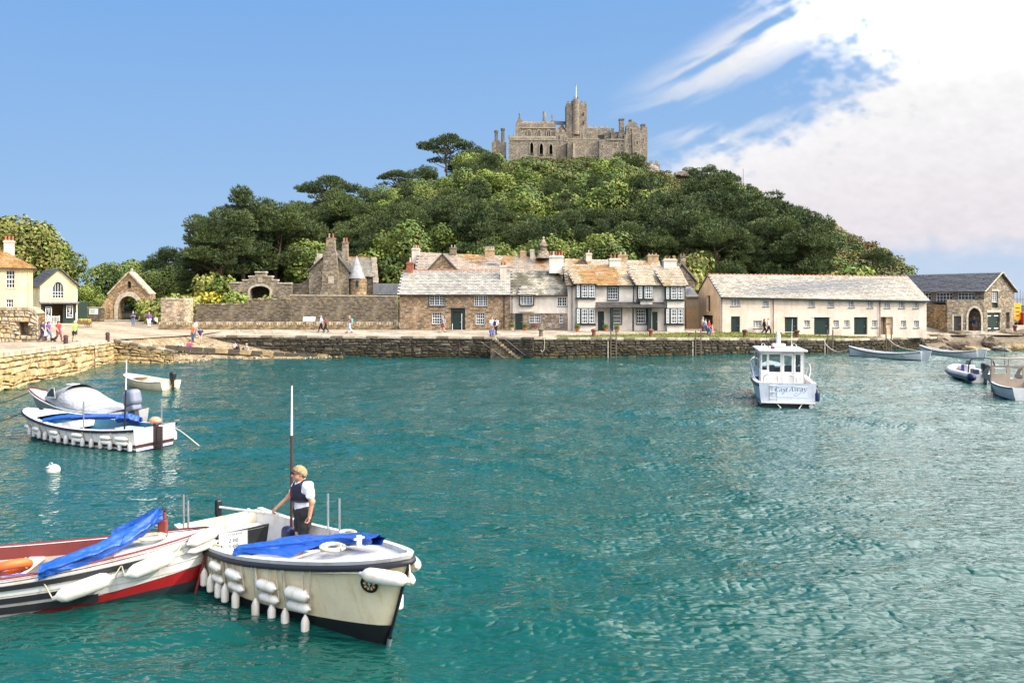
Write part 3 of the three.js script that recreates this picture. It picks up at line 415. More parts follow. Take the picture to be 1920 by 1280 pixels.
{ // ---- white double-fronted house with bays ----
  const b = bld('white_bay_house', 'white rendered house with green framed bays and orange lichened roof', 'house', 1070, 624, 86), hd = 3.7;
  const x0 = b.p(1070.5, 0)[0], x1 = b.p(1285, 0)[0], ye = b.p(1070, 533.5)[1], yr = wy(495, 86 + hd) - b.o.y, yrR = wy(499, 86 + hd) - b.o.y;
  const H = [[1140, 538.5, 1159, 561], [1150, 579, 1165, 606], [1194, 580, 1211, 606]].map((q) => b.r(...q)), Ds = [[1121, 583.5, 1133, 620], [1223, 584.5, 1233.5, 619.5]].map((q) => b.r(...q));
  wallOf(b, rect(x0, x1, -0.3, ye), [...H, ...Ds], m.white, 0.35, 0, 'wall'); wallOf(b, rect(x0, x1, -0.3, ye), [], m.white, 0.3, -2 * hd, 'rear_wall');
  for (const x of [x0, x1 - 0.3]) b.mesh('gable', (() => { const g = plate([[0, -0.3], [2 * hd - 0.7, -0.3], [2 * hd - 0.7, ye], [hd - 0.35, yr - 0.3], [0, ye]], 0.3); g.rotateY(Math.PI / 2); g.translate(x + 0.002, 0, -0.352); return g; })(), m.white);
  for (const h of H) win(b, h, 4, 4, 0, { sash: 2, surround: m.darkGreen });
  for (const d of Ds) { door(b, d, 0, m.green, 3); }
  const bay = (pa, pb, upper, yt, yb, full) => {
    const zf = 0.75, X = (p) => b.p(p, 0, zf)[0], Y = (p) => b.p(pa, p, zf)[1], xa = X(pa), xb = X(pb);
    const box1 = (ya, yb2, n, mm, k = 0) => b.mesh(n, [span(xa + k, xb - k, ya, yb2, 0.002, zf - k)], mm);
    const rows = full ? [[yt, yb], [577.5, 607.5]] : [[yt, yb]];
    rows.forEach(([t, q], i) => {
      const y1 = Y(t), y0 = Y(q); box1(y0, y1, 'bay_frame', m.darkGreen, 0.03);
      if (full) { const w = xb - xa, cut = [xa + 0.24 * w, xa + 0.60 * w]; win(b, [xa + 0.30 * w, xa + 0.60 * w, y0 + 0.1, y1 - 0.1], 3, 4, zf + 0.13, { sash: 2, sill: 0 }); win(b, [xa + 0.66 * w, xa + 0.95 * w, y0 + 0.1, y1 - 0.1], 3, 4, zf + 0.13, { sash: 2, sill: 0 }); win(b, [xa + 0.05 * w, xa + 0.19 * w, y0 + 0.1, y1 - 0.1], 2, 4, zf + 0.13, { sill: 0 }); }
      else { const w = xb - xa; win(b, [xa + 0.45 * w, xb - 0.1, y0 + 0.1, y1 - 0.1], 4, 4, zf + 0.13, { sash: 2, sill: 0 }); win(b, [xa + 0.05 * w, xa + 0.28 * w, y0 + 0.1, y1 - 0.1], 2, 4, zf + 0.13, { sill: 0 }); }
      b.mesh('bay_sill', span(xa - 0.06, xb + 0.06, y0 - 0.12, y0 - 0.003, 0.003, zf + 0.12), m.darkGreen);
    });
    if (full) { b.mesh('bay_wall', span(xa + 0.2, xb - 0.0, Y(577.2), Y(yb) - 0.122, 0.002, zf - 0.05), m.white); b.mesh('bay_base', span(xa + 0.2, xb, -0.3, Y(607.5) - 0.122, 0.002, zf - 0.05), m.white); }
    else b.mesh('bay_wall', span(xa + 0.3, xb - 0.06, Y(574), Y(yb) - 0.122, 0.002, zf - 0.1), m.white);
    const rt = ye + 1.55;      // swept roof over the bay
    roof(b, [xa - 0.25, Y(yt) + 0.02, zf + 0.25], [xb + 0.2, Y(yt) + 0.02, zf + 0.25], [xb + 0.2, rt, -1.35], [xa - 0.9, rt, -1.35], { tone: [0.44, 0.38, 0.29], lichen: pa < 1100 ? 0.55 : 0.38, th: 0.09 });
    b.mesh('bay_cheek', quadGeo([[V(xa - 0.12, ye - 0.15, 0.3), V(xa - 0.12, ye - 0.15, zf), V(xa - 0.8, rt - 0.06, -1.35)]]), m.darkGreen); b.mesh('bay_cheek', quadGeo([[V(xb + 0.1, ye - 0.15, 0.3), V(xb + 0.1, ye - 0.15, zf), V(xb + 0.1, rt - 0.06, -1.35)]]), m.darkGreen);
  };
  bay(1080, 1116.5, true, 532.5, 559, true); bay(1196, 1225, true, 535, 561, false); bay(1248, 1283, true, 536.5, 562, true);
  roof(b, [x0 - 0.55, ye - 0.08, 0.4], [b.p(1185, 0)[0], ye - 0.08, 0.4], [b.p(1185, 0)[0], (yr + yrR) / 2, -hd], [b.p(1058, 0)[0], yr, -hd], { tone: [0.44, 0.37, 0.27], lichen: 0.56 });
  roof(b, [b.p(1185, 0)[0] + 0.003, ye - 0.08, 0.4], [x1 + 0.3, ye - 0.08, 0.4], [x1 + 0.1, yrR, -hd], [b.p(1185, 0)[0] + 0.003, (yr + yrR) / 2, -hd], { tone: [0.46, 0.41, 0.33], lichen: 0.42 });
  roof(b, [x1 + 0.3, ye - 0.08, -2 * hd], [x0 - 0.5, ye - 0.08, -2 * hd], [x0 - 0.5, yr - 0.02, -hd - 0.01], [x1 + 0.1, yrR - 0.02, -hd - 0.01], { tone: [0.4, 0.37, 0.3] });
  // porch
  const pz = 1.25, pa = b.p(1119, 0, pz)[0], pb = b.p(1250, 0, pz)[0], py = b.p(1180, 576, pz)[1], pt = b.p(1180, 566)[1];
  roof(b, [pa, py, pz], [pb, py, pz], [pb - 0.1, pt, 0.02], [pa + 0.05, pt, 0.02], { tone: [0.13, 0.12, 0.115], th: 0.08 });
  for (const q of [1147, 1187, 1217]) { const x = b.p(q, 0, 1.0)[0]; b.mesh('porch_post', span(x - 0.07, x + 0.07, -0.3, py + 0.02, 0.95, 1.09), m.darkGreen); }
  for (const [ta, tb] of [[1144, 1148.4], [1213, 1219]]) b.mesh('porch_screen', span(b.p(ta, 0)[0], b.p(tb, 0)[0], 0, py, 0.06, 0.9), m.darkGreen);
  for (const [q, yy] of [[1072.5, 533], [1188, 533], [1284.3, 537]]) pipe(b, b.p(q, 0)[0], 0, ye - 0.15, 0.1);
  gutter(b, x0 - 0.4, b.p(1079, 0)[0], ye - 0.12, 0.46); gutter(b, b.p(1118, 0)[0], b.p(1195, 0)[0], ye - 0.12, 0.46); gutter(b, b.p(1227, 0)[0], b.p(1247, 0)[0], ye - 0.12, 0.46);
  const z1 = -hd + 0.5; chimney(b, b.r(1030, 479, 1057, 512, z1), z1, 1.1, m.white, 5, [m.terracotta, m.paleStone, m.terracotta, m.brick]); chimney(b, b.r(1143, 484, 1164, 506, z1), z1, 0.9, m.white, 3, m.terracotta, { s: 0.9 }); chimney(b, b.r(1245, 485, 1269, 514, z1), z1, 1.0, m.white, 3, m.terracotta, { s: 0.6 });
}
{ // ---- rear terrace ----
  const D = 102, b = bld('rear_terrace', 'rear terrace with lichened slate roofs and many chimneys behind the cottages', 'house', 778, 560, D), hd = 4, Y = (py, z = 0) => wy(py, D - z) - b.o.y, X = (px, z = 0) => wx(px, D - z) - b.o.x;
  const x0 = X(776), x1 = X(1060), ye = Y(515), yr = wy(478, D + hd) - b.o.y;
  b.mesh('wall', span(x0, x1, -1.5, ye, -2 * hd, 0), m.greyStone);
  roof(b, [x0, ye, 0.2], [x1, ye, 0.2], [x1, wy(484, D + hd) - b.o.y, -hd], [x0, wy(473, D + hd) - b.o.y, -hd], { tone: [0.42, 0.36, 0.31], lichen: 0.46, h: 0.36, w: 0.5 });
  const gx0 = X(797, 1.2), gx1 = X(862, 1.2), gm = (gx0 + gx1) / 2, gy = wy(475, D - 1.2) - b.o.y, gb = Y(512, 1.2);
  b.mesh('cross_gable', plate([[gx0, -1.5], [gx1, -1.5], [gx1, gb], [gm, gy - 0.12], [gx0, gb]], 0.35, 1.2), m.cottage);
  roof(b, [gx0 - 0.25, gb - 0.15, 1.4], [gm, gy, 1.4], [gm, gy, -4.6], [gx0 - 0.25, gb - 0.15, -4.6], { tone: [0.33, 0.25, 0.17], lichen: 0.4 }); roof(b, [gx1 + 0.25, gb - 0.15, 1.4], [gm, gy, 1.4], [gm, gy, -4.6], [gx1 + 0.25, gb - 0.15, -4.6], { tone: [0.38, 0.34, 0.30] });
  const z = -hd + 0.5, ch = (a, c, t, q, mm, n, pm, s = 0.8) => chimney(b, [X(a, z), X(c, z), Y(q, z), Y(t, z)], z, 1.0, mm, n, pm, { s });
  ch(772, 786, 465, 494, m.chimney, 3, m.buff); ch(843, 855, 463, 484, m.greyStone, 2, m.paleStone, 0.6); ch(909, 927, 467, 490, m.buff, 5, m.paleStone); ch(975, 987, 470, 488, m.buff, 2, m.terracotta, 0.5); ch(994, 1002, 467, 486, m.chimney, 0);
  const tz = -3, T0 = [X(1006, tz), X(1032, tz)], tm = (T0[0] + T0[1]) / 2, ty = (p) => Y(p, tz), pyr = (w, y0, w1, y1) => { const g = new THREE.CylinderGeometry(w1, w, y1 - y0, 4, 1); g.rotateY(Math.PI / 4); g.translate(tm, (y0 + y1) / 2, tz); return g; };
  const sp = b.mesh('bell_turret', [pyr(1.4, ty(484), 0.75, ty(470)), pyr(0.58, ty(470), 0.55, ty(461)), pyr(0.75, ty(461), 0.08, ty(447))], m.greyStone); b.mesh('finial', ball(0.16, tm, ty(446), tz), m.paleStone, sp);
  // right half of the terrace
  const xa = X(1058.5), xb = X(1247), yr2 = wy(485, D + hd) - b.o.y;
  b.mesh('wall', span(xa, xb, -1.5, Y(519), -2 * hd, 0), m.greyStone);
  roof(b, [xa + 0.003, Y(520), 0.2], [xb, Y(522), 0.2], [xb, wy(489, D + hd) - b.o.y, -hd], [xa + 0.003, yr2, -hd], { tone: [0.42, 0.37, 0.31], lichen: 0.44, h: 0.36, w: 0.5 });
  const ga = X(1070, 0.6), gc = X(1106, 0.6), gmm = X(1094, 0.6), gt = Y(482, 0.6), gl = Y(506, 0.6); b.mesh('cross_gable', plate([[ga, -1], [gc, -1], [gc, gl], [gmm, gt - 0.1], [ga, gl]], 0.3, 0.6), m.cottage);
  roof(b, [ga - 0.2, gl, 0.75], [gmm, gt, 0.75], [gmm, gt, -4], [ga - 0.2, gl, -4], { tone: [0.30, 0.24, 0.17], lichen: 0.45 }); roof(b, [gc + 0.2, gl, 0.75], [gmm, gt, 0.75], [gmm, gt, -4], [gc + 0.2, gl, -4], { tone: [0.36, 0.33, 0.3] });
  ch(1099, 1110, 474, 493, m.chimney, 1, m.paleStone, 0.8); ch(1161, 1177, 477, 500, m.buff, 2, m.paleStone); ch(1215, 1235, 477, 500, m.buff, 3, m.paleStone, 0.4);
  // end house
  const ea = X(1262, 1), ee = X(1308, 1), em = X(1278, 1), et = Y(493, 1), el = Y(528, 1);
  b.mesh('end_wall', plate([[ea, -3], [ee - 0.3, -3], [ee - 0.3, el], [em, et - 0.1], [ea, Y(517, 1)]], 5, 1), m.greyStone);
  roof(b, [ee, el, 1.3], [em, et, 1.3], [em, et, -5], [ee, el, -5], { tone: [0.42, 0.35, 0.3], lichen: 0.4 }); roof(b, [ea - 0.3, Y(517, 1), 1.3], [em, et, 1.3], [em, et, -5], [ea - 0.3, Y(517, 1), -5], { tone: [0.35, 0.33, 0.3] });
  win(b, [X(1272, 1), X(1279.5, 1), Y(524, 1), Y(515, 1)], 2, 2, 1, { in: -0.05 }); ch(1276, 1286, 479, 497, m.greyStone, 2, m.buff, 0.5);
}
{ // ---- little shed between ----
  const b = bld('lean_to_shed', 'dark lean-to shed between the white house and the barn', 'shed', 1287, 624, 89), [x0, x1, y0, y1] = b.r(1287, 556, 1310, 624);
  b.mesh('wall', span(x0, x1, y0, y0 + 2.9, -4, 0), m.wood); b.mesh('cladding', span(x0, x1, y0 + 2.9, y1, -4, 0.02), m.greyWood);
  for (let i = 0; i < 7; i++) b.mesh('plank', span(lerp(x0, x1, i / 7) + 0.015, lerp(x0, x1, (i + 1) / 7) - 0.015, y0 + 0.3, y0 + 2.85, 0.004, 0.03), m.wood);
  roof(b, [x0, y1, 0.3], [x1, y1, 0.3], [x1, y1 + 1.2, -4], [x0, y1 + 0.9, -4], { tone: [0.4, 0.4, 0.42] });
}
{ // ---- long barn ----
  const b = bld('harbour_barn', 'long pale rendered barn with green doors and peach gable', 'barn', 1352, 627, 86, 0.13), hd = 3.7, P = b.p;
  const ground = (px) => P(px, 628)[1], xL = P(1352, 0)[0], xR = P(1738, 0)[0], eL = P(1352, 555)[1], eR = P(1738, 562)[1];
  const rl = 8.45 - b.o.y, rr = 8.28 - b.o.y;
  const up = [[1371, 560, 1388, 573], [1431, 560.5, 1442, 574], [1517, 562, 1528, 575], [1553, 562.5, 1564, 575.5], [1592, 563, 1602.5, 576], [1627, 563.5, 1637.5, 576.8], [1659, 564, 1669.5, 577], [1686, 564.3, 1696.5, 577.3], [1713, 564.8, 1723, 577.6]].map((q) => b.r(...q));
  const lo = [[1413, 601, 1429, 614.5], [1508.5, 600.3, 1519.5, 613], [1563, 600.3, 1573.5, 613.2], [1583, 600.3, 1593.5, 613.2], [1635.5, 600.3, 1646, 613.4], [1690, 601, 1700, 613.8], [1714, 601, 1724, 613.8]].map((q) => b.r(...q));
  const dr = [[1371, 593, 1388, 627], [1472, 594, 1496, 627], [1527, 594.5, 1556, 627], [1602, 594.5, 1627, 627], [1652, 594, 1675, 627]].map((q) => b.r(...q));
  wallOf(b, [[xL, -0.5], [xR, -0.5], [xR, eR], [xL, eL]], [...up, ...lo, ...dr], m.barn); wallOf(b, [[xL, -0.5], [xR, -0.5], [xR, eR], [xL, eL]], [], m.barn, 0.3, -2 * hd);
  // gable ends: local z runs from the front to the back
  const gable = (x, e, r, holes, mm) => { const g = plate([[0.354, -0.5], [2 * hd - 0.004, -0.5], [2 * hd - 0.004, e], [hd, r - 0.1], [0.354, e]], 0.3, 0, holes); g.rotateY(Math.PI / 2); g.translate(x, 0, 0); return b.mesh('gable', g, mm); };
  gable(xL + 0.3, eL, rl, [rect(3.05, 4.15, P(1352, 583)[1] - 0.1, P(1352, 554)[1]), rect(2.3, 5.4, -0.2, P(1352, 592)[1])], m.peach); gable(xR, eR, rr, [], m.barn);
  b.mesh('slot_window', span(xL + 0.24, xL + 0.28, P(1352, 583)[1] - 0.1, P(1352, 554)[1], -4.15, -3.05), m.glass); const gd = b.mesh('gable_door', span(xL + 0.22, xL + 0.28, -0.2, P(1352, 592)[1], -5.4, -2.3), M([0.06, 0.075, 0.03], 0.6, { map: T.wood })); for (let i = 0; i < 6; i++) b.mesh('plank', span(xL + 0.19, xL + 0.217, -0.1, P(1352, 592)[1] - 0.05, -2.3 - 3.1 * (i + 1) / 6 + 0.02, -2.3 - 3.1 * i / 6 - 0.02), M([0.07, 0.085, 0.035], 0.6, { map: T.wood }), gd);
  up.forEach((q, i) => win(b, q, i ? 4 : 6, 3, 0, { mullion: 2, t: 0.035 })); lo.forEach((q, i) => win(b, q, i ? 4 : 6, 3, 0, { mullion: 2, t: 0.035 }));
  dr.slice(0, 4).forEach((q, i) => door(b, q, 0, m.green, i ? 8 : 5, 0.2));
  const ps = dr[4]; b.mesh('passage', [span(ps[0], ps[1], ps[2], ps[3], -2.6, -2.5), span(ps[1] - 0.6, ps[1], ps[2], ps[3], -2.5, -0.35)], m.peach); b.mesh('passage_door', span(ps[0], ps[0] + 0.5, ps[2], ps[3], -2.4, -0.36), m.wood); b.mesh('letter_plate', span(ps[1] - 0.75, ps[1] - 0.15, ps[3] - 0.85, ps[3] - 0.7, -0.33, -0.3), m.lead);
  b.mesh('lintel', [span(dr[2][0] - 0.25, dr[2][1] + 0.25, dr[2][3] + 0.003, dr[2][3] + 0.06, -0.2, 0.06), span(dr[1][0] - 0.1, dr[1][1] + 0.1, dr[1][3] + 0.003, dr[1][3] + 0.06, -0.2, 0.06)], m.white);
  roof(b, [xL - 0.12, eL - 0.1, 0.3], [xR + 0.2, eR - 0.1, 0.3], [xR + 0.2, rr, -hd], [xL - 0.12, rl, -hd], { tone: [0.43, 0.41, 0.37], spread: 0.28, h: 0.27, w: 0.4, ridge: m.terracotta });
  roof(b, [xR + 0.2, eR - 0.1, -2 * hd - 0.3], [xL - 0.12, eL - 0.1, -2 * hd - 0.3], [xL - 0.12, rl - 0.01, -hd - 0.003], [xR + 0.2, rr - 0.01, -hd - 0.003], { tone: [0.42, 0.4, 0.37] });
  b.mesh('gutter', bar([xL - 0.1, eL - 0.16, 0.35], [xR + 0.2, eR - 0.16, 0.35], 0.09), m.black);
  for (const q of [1352.6, 1449, 1649]) pipe(b, P(q, 0)[0] + 0.04, -0.3, P(q, q > 1600 ? 562 : 557)[1] - 0.1, 0.1, m.slateDark);
}
{ // ---- stone boathouse at the right ----
  const D = 95, b = bld('stone_boathouse', 'brown stone boathouse with pointed archway and dark slate roof', 'boathouse', 1846, 620, D), P = b.p;
  // front block with the arch
  const bx0 = P(1777, 0)[0], bt = P(1800, 562)[1], dd = b.r(1789, 592.5, 1803, 622), ar = b.r(1816, 577, 1840, 621.5);
  wallOf(b, rect(bx0, -0.002, -0.3, bt), [dd, archPts(ar[0], ar[1], ar[2], ar[3], ar[2] + 1.55, true)], m.greyStone, 0.4, 0, 'block_front');
  b.mesh('arch_moulding', plate(archPts(ar[0] - 0.22, ar[1] + 0.22, ar[2], ar[3] + 0.28, ar[2] + 1.5, true), 0.2, 0.05, [archPts(ar[0], ar[1], ar[2] + 0.02, ar[3], ar[2] + 1.55, true)]), m.paleStone);
  b.mesh('arch_interior', [span(ar[0] - 0.3, ar[1] + 0.3, -0.2, bt - 0.2, -2.2, -2.1), span(ar[0] - 0.3, ar[0] - 0.15, -0.2, bt - 0.2, -2.1, -0.41), span(ar[1] + 0.15, ar[1] + 0.3, -0.2, bt - 0.2, -2.1, -0.41), span(ar[0] - 0.14, ar[1] + 0.14, bt - 0.4, bt - 0.25, -2.09, -0.41)], m.darkWall); b.mesh('inner_door', span(ar[0] + 0.9, ar[1] + 0.1, 0, 2.4, -2.09, -2.0), m.darkGreen);
  door(b, dd, 0, M([0.03, 0.03, 0.025], 0.6), 4); b.mesh('door_surround', [span(dd[0] - 0.18, dd[0] - 0.003, dd[2], dd[3] + 0.2, -0.1, 0.03), span(dd[1] + 0.003, dd[1] + 0.18, dd[2], dd[3] + 0.2, -0.1, 0.03)], m.paleStone);
  b.mesh('flank_wall', span(bx0, bx0 + 0.4, -0.3, bt - 0.6, -5.2, -0.403), m.goldStone); b.mesh('block_roof', span(bx0 + 0.41, 0, bt - 0.35, bt - 0.2, -5.2, -0.41), m.slateDark);
  // main range, turned so its gable looks to the right of the camera
  b.mat = new THREE.Matrix4().makeRotationY(0.52);
  const gw = 6.5, gl = 17, ey = P(1846, 545)[1], gy = P(1877, 515)[1] + 0.35;
  const gh = [[1.7, 2.95, P(1870, 577)[1], P(1870, 545.5)[1]], [0.75, 3.35, -0.1, P(1870, 586)[1]], [4.55, 5.45, -0.1, P(1890, 587)[1] + 0.05]];
  wallOf(b, [[0, -0.3], [gw, -0.3], [gw, ey], [gw / 2 + 0.15, gy - 0.1], [0, ey]], gh, m.greyStone, 0.4, 0, 'gable');
  win(b, [1.75, 2.9, gh[0][2] + 0.7, gh[0][3]], 3, 5, 0, { in: 0.18 }); b.mesh('window_apron', span(1.72, 2.93, gh[0][2], gh[0][2] + 0.6, -0.3, -0.2), m.darkGreen);
  const gd = door(b, gh[1], 0, m.green, 8, 0.2); b.mesh('strap_hinge', [span(0.8, 1.7, gh[1][3] - 0.45, gh[1][3] - 0.35, -0.175, -0.16), span(2.4, 3.3, gh[1][3] - 0.45, gh[1][3] - 0.35, -0.175, -0.16), span(0.8, 1.7, 0.2, 0.3, -0.175, -0.16), span(2.4, 3.3, 0.2, 0.3, -0.175, -0.16)], m.frame, gd);
  b.mesh('slot_door', span(4.55, 5.45, -0.1, gh[2][3], -0.36, -0.3), m.greyWood); b.mesh('lintel', [span(0.55, 3.55, gh[1][3] + 0.002, gh[1][3] + 0.3, -0.05, 0.04), span(1.55, 3.1, gh[0][3] + 0.002, gh[0][3] + 0.25, -0.05, 0.04)], m.paleStone);
  const sw = (() => { const wins = []; for (let i = 0; i < 4; i++) wins.push([1.1 + i * 2.75, 3.2 + i * 2.75, ey - 1.45, ey - 0.2]); const g = plate(rect(-gl, -0.404, -0.3, ey), 0.4, 0, wins.map((w) => rect(-w[1], -w[0], w[2], w[3]))); g.rotateY(-Math.PI / 2); g.translate(0, 0, 0); return [g, wins]; })();
  b.mesh('side_wall', (() => { const g = sw[0]; return g; })(), m.greyStone).geometry.applyMatrix4(new THREE.Matrix4()); 
  b.mesh('far_wall', span(gw - 0.4, gw, -0.3, ey, -gl, -0.404), m.greyStone);
  { const keep = b.mat; b.mat = keep.clone().multiply(new THREE.Matrix4().makeRotationY(-Math.PI / 2)); for (const [a, c, y0, y1] of sw[1]) win(b, [-c, -a, y0, y1].map((q) => q), 5, 3, 0.0, { in: 0.1 }); b.mat = keep; }
  roof(b, [-0.35, ey - 0.1, 0.25], [-0.35, ey - 0.1, -gl], [gw / 2 + 0.15, gy, -gl], [gw / 2 + 0.15, gy, 0.25], { tone: [0.085, 0.09, 0.105], spread: 0.5 }); roof(b, [gw + 0.3, ey - 0.1, 0.25], [gw + 0.3, ey - 0.1, -gl], [gw / 2 + 0.15, gy - 0.01, -gl], [gw / 2 + 0.15, gy - 0.01, 0.25], { tone: [0.09, 0.095, 0.11] });
  b.mesh('bargeboard', [bar([-0.3, ey - 0.1, 0.3], [gw / 2 + 0.15, gy, 0.3], 0.08), bar([gw + 0.25, ey - 0.1, 0.3], [gw / 2 + 0.15, gy, 0.3], 0.08)], m.paleStone);
  b.mat = null;
}
{ // ---- cream two-storey house at the left edge ----
  const b = bld('cream_house', 'cream two-storey house with orange lichened roof at the left edge', 'house', 60, 600, 80, 0.54), P = b.p, D = 80;
  const x0 = P(-120, 0)[0], x1 = P(60.5, 0)[0], ey = P(60, 503)[1], W = [b.r(10.5, 506.5, 27, 540), b.r(10.5, 561, 24.5, 590)];
  wallOf(b, rect(x0, x1, -0.6, ey), W, m.cream); b.mesh('side_wall', span(x1 - 0.35, x1, -0.6, ey, -8, -0.354), m.cream);
  for (const w of W) win(b, w, 3, 4, 0, { sash: 2, sill: m.paleStone });
  b.mesh('blind_arch', plate(archPts(P(6, 0)[0], P(29, 0)[0], P(0, 600)[1], P(0, 546)[1], P(0, 556)[1]), 0.05, 0.05, [archPts(P(8, 0)[0], P(27, 0)[0], P(0, 599)[1], P(0, 549)[1], P(0, 558)[1])]), m.cream); b.mesh('string_course', span(x0, x1, ey - 0.25, ey - 0.1, 0.003, 0.08), m.cream); pipe(b, P(53, 0)[0], -0.5, ey - 0.1, 0.08, m.cream);
  const ry = wy(468, 84) - b.o.y; roof(b, [x0, ey, 0.5], [x1 + 0.35, ey, 0.5], [P(-6, 0)[0], ry, -4], [x0, ry, -4], { tone: [0.40, 0.29, 0.15], lichen: 0.68 }); roof(b, [x1 + 0.35, ey, 0.5], [x1 + 0.35, ey, -8.3], [P(-6, 0)[0], ry, -4], [P(-6, 0)[0] + 0.01, ry, -4], { tone: [0.36, 0.28, 0.18], lichen: 0.5 });
  chimney(b, b.r(6, 450, 26, 484, -3), -3, 0.9, m.chimney, 3, m.terracotta, { s: 0.9 });
}
{ // ---- shop with arched window ----
  const b = bld('harbour_shop', 'small cream shop with arched upper window and chalkboards', 'shop', 74, 608, 97, 0.70), P = b.p;
  const x1 = P(144.5, 0)[0], ey = P(74, 536)[1], ry = P(112, 502.5)[1], aw = [...b.r(98, 528, 119, 559)], sf = b.r(78, 569, 141, 606);
  wallOf(b, [[0, -0.4], [x1, -0.4], [x1, ey], [x1 / 2, ry - 0.1], [0, ey]], [archPts(aw[0], aw[1], aw[2], aw[3], aw[2] + (aw[3] - aw[2]) * 0.58), sf], m.cream, 0.35, 0, 'gable');
  win(b, aw, 4, 3, 0, { arch: aw[2] + (aw[3] - aw[2]) * 0.58, sill: m.paleStone });
  b.mesh('side_wall', [span(0, 0.3, -0.4, ey, -9, -0.354), span(x1 - 0.3, x1, -0.4, ey, -9, -0.354)], m.cream);
  roof(b, [-0.3, ey - 0.1, 0.3], [-0.3, ey - 0.1, -9], [x1 / 2, ry, -9], [x1 / 2, ry, 0.3], { tone: [0.15, 0.14, 0.13], spread: 0.5 }); roof(b, [x1 + 0.3, ey - 0.1, 0.3], [x1 + 0.3, ey - 0.1, -9], [x1 / 2, ry - 0.01, -9], [x1 / 2, ry - 0.01, 0.3], { tone: [0.15, 0.14, 0.13] });
  b.mesh('bargeboard', [bar([-0.3, ey - 0.1, 0.34], [x1 / 2, ry, 0.34], 0.07), bar([x1 + 0.3, ey - 0.1, 0.34], [x1 / 2, ry, 0.34], 0.07)], m.slateDark);
  const w = sf[1] - sf[0], F0 = (a, c, y0, y1, mm, n, z0 = -0.3, z1 = -0.1, par) => b.mesh(n, span(sf[0] + a * w, sf[0] + c * w, y0, y1, z0, z1), mm, par), h = sf[3];
  F0(0, 1, -0.2, h, m.wood, 'shop_interior', -2.2, -2.1); F0(0, 0.04, 0, h, m.green, 'pilaster'); F0(0.62, 0.68, 0, h, m.green, 'pilaster'); F0(0.96, 1, 0, h, m.green, 'pilaster'); F0(0.68, 0.96, 0, 0.75, m.green, 'stall_riser'); F0(0.69, 0.955, 0.75, h - 0.02, m.glass, 'shop_window', -0.25, -0.2); F0(0.05, 0.32, 0, h - 0.1, m.glass, 'shop_window', -0.3, -0.25);
  b.mesh('canopy', span(sf[0] - 0.3, sf[1] + 0.25, h + 0.01, h + 0.22, -0.1, 0.75), m.lead);
  for (const [a, c, y0, y1] of [[0.10, 0.28, 0.35, 2.1], [0.72, 0.92, 0.75, 2.3]]) { const s = b.mesh('chalkboard', span(sf[0] + a * w, sf[0] + c * w, y0, y1, -0.05, 0.0), m.frame); b.mesh('board', span(sf[0] + a * w + 0.07, sf[0] + c * w - 0.07, y0 + 0.07, y1 - 0.07, 0.003, 0.012), m.black, s); const ln = []; for (let i = 0; i < 6; i++) ln.push(span(sf[0] + a * w + 0.16 + (i * 37 % 5) * 0.03, sf[0] + c * w - 0.16 - (i * 53 % 4) * 0.05, y1 - 0.3 - i * 0.24, y1 - 0.2 - i * 0.24, 0.014, 0.018)); b.mesh('chalk_writing', ln, m.frame, s); }
  for (const q of [-0.25, 0]) { }
  b.mesh('wall_sign', [span(0.1, 0.38, 1.4, 2.5, 0.003, 0.04), span(x1 - 0.45, x1 - 0.15, 1.4, 2.5, 0.003, 0.04)], m.black);
  b.mesh('side_extension', span(x1 + 0.002, x1 + 1.3, -0.3, 2.7, -2.2, -1.0), m.green);
}
{ // white railing before the shop
  const o = at(73, 608, 90), g = thing('white_railing', 'white painted railing before the shop', 'railing', [o.x, o.y, o.z]), w = wx(111, 90) - o.x;
  mesh('rail', [span(0, w, 0.85, 0.93, 0, 0.06), span(0, w, 0.2, 0.26, 0, 0.06)], m.frame, g);
  for (let i = 0; i <= 14; i++) mesh('baluster', span(i * w / 14 - (i % 7 ? 0.018 : 0.05), i * w / 14 + (i % 7 ? 0.018 : 0.05), 0, i % 7 ? 0.846 : 1.0, 0.07, 0.12), m.frame, g);
}
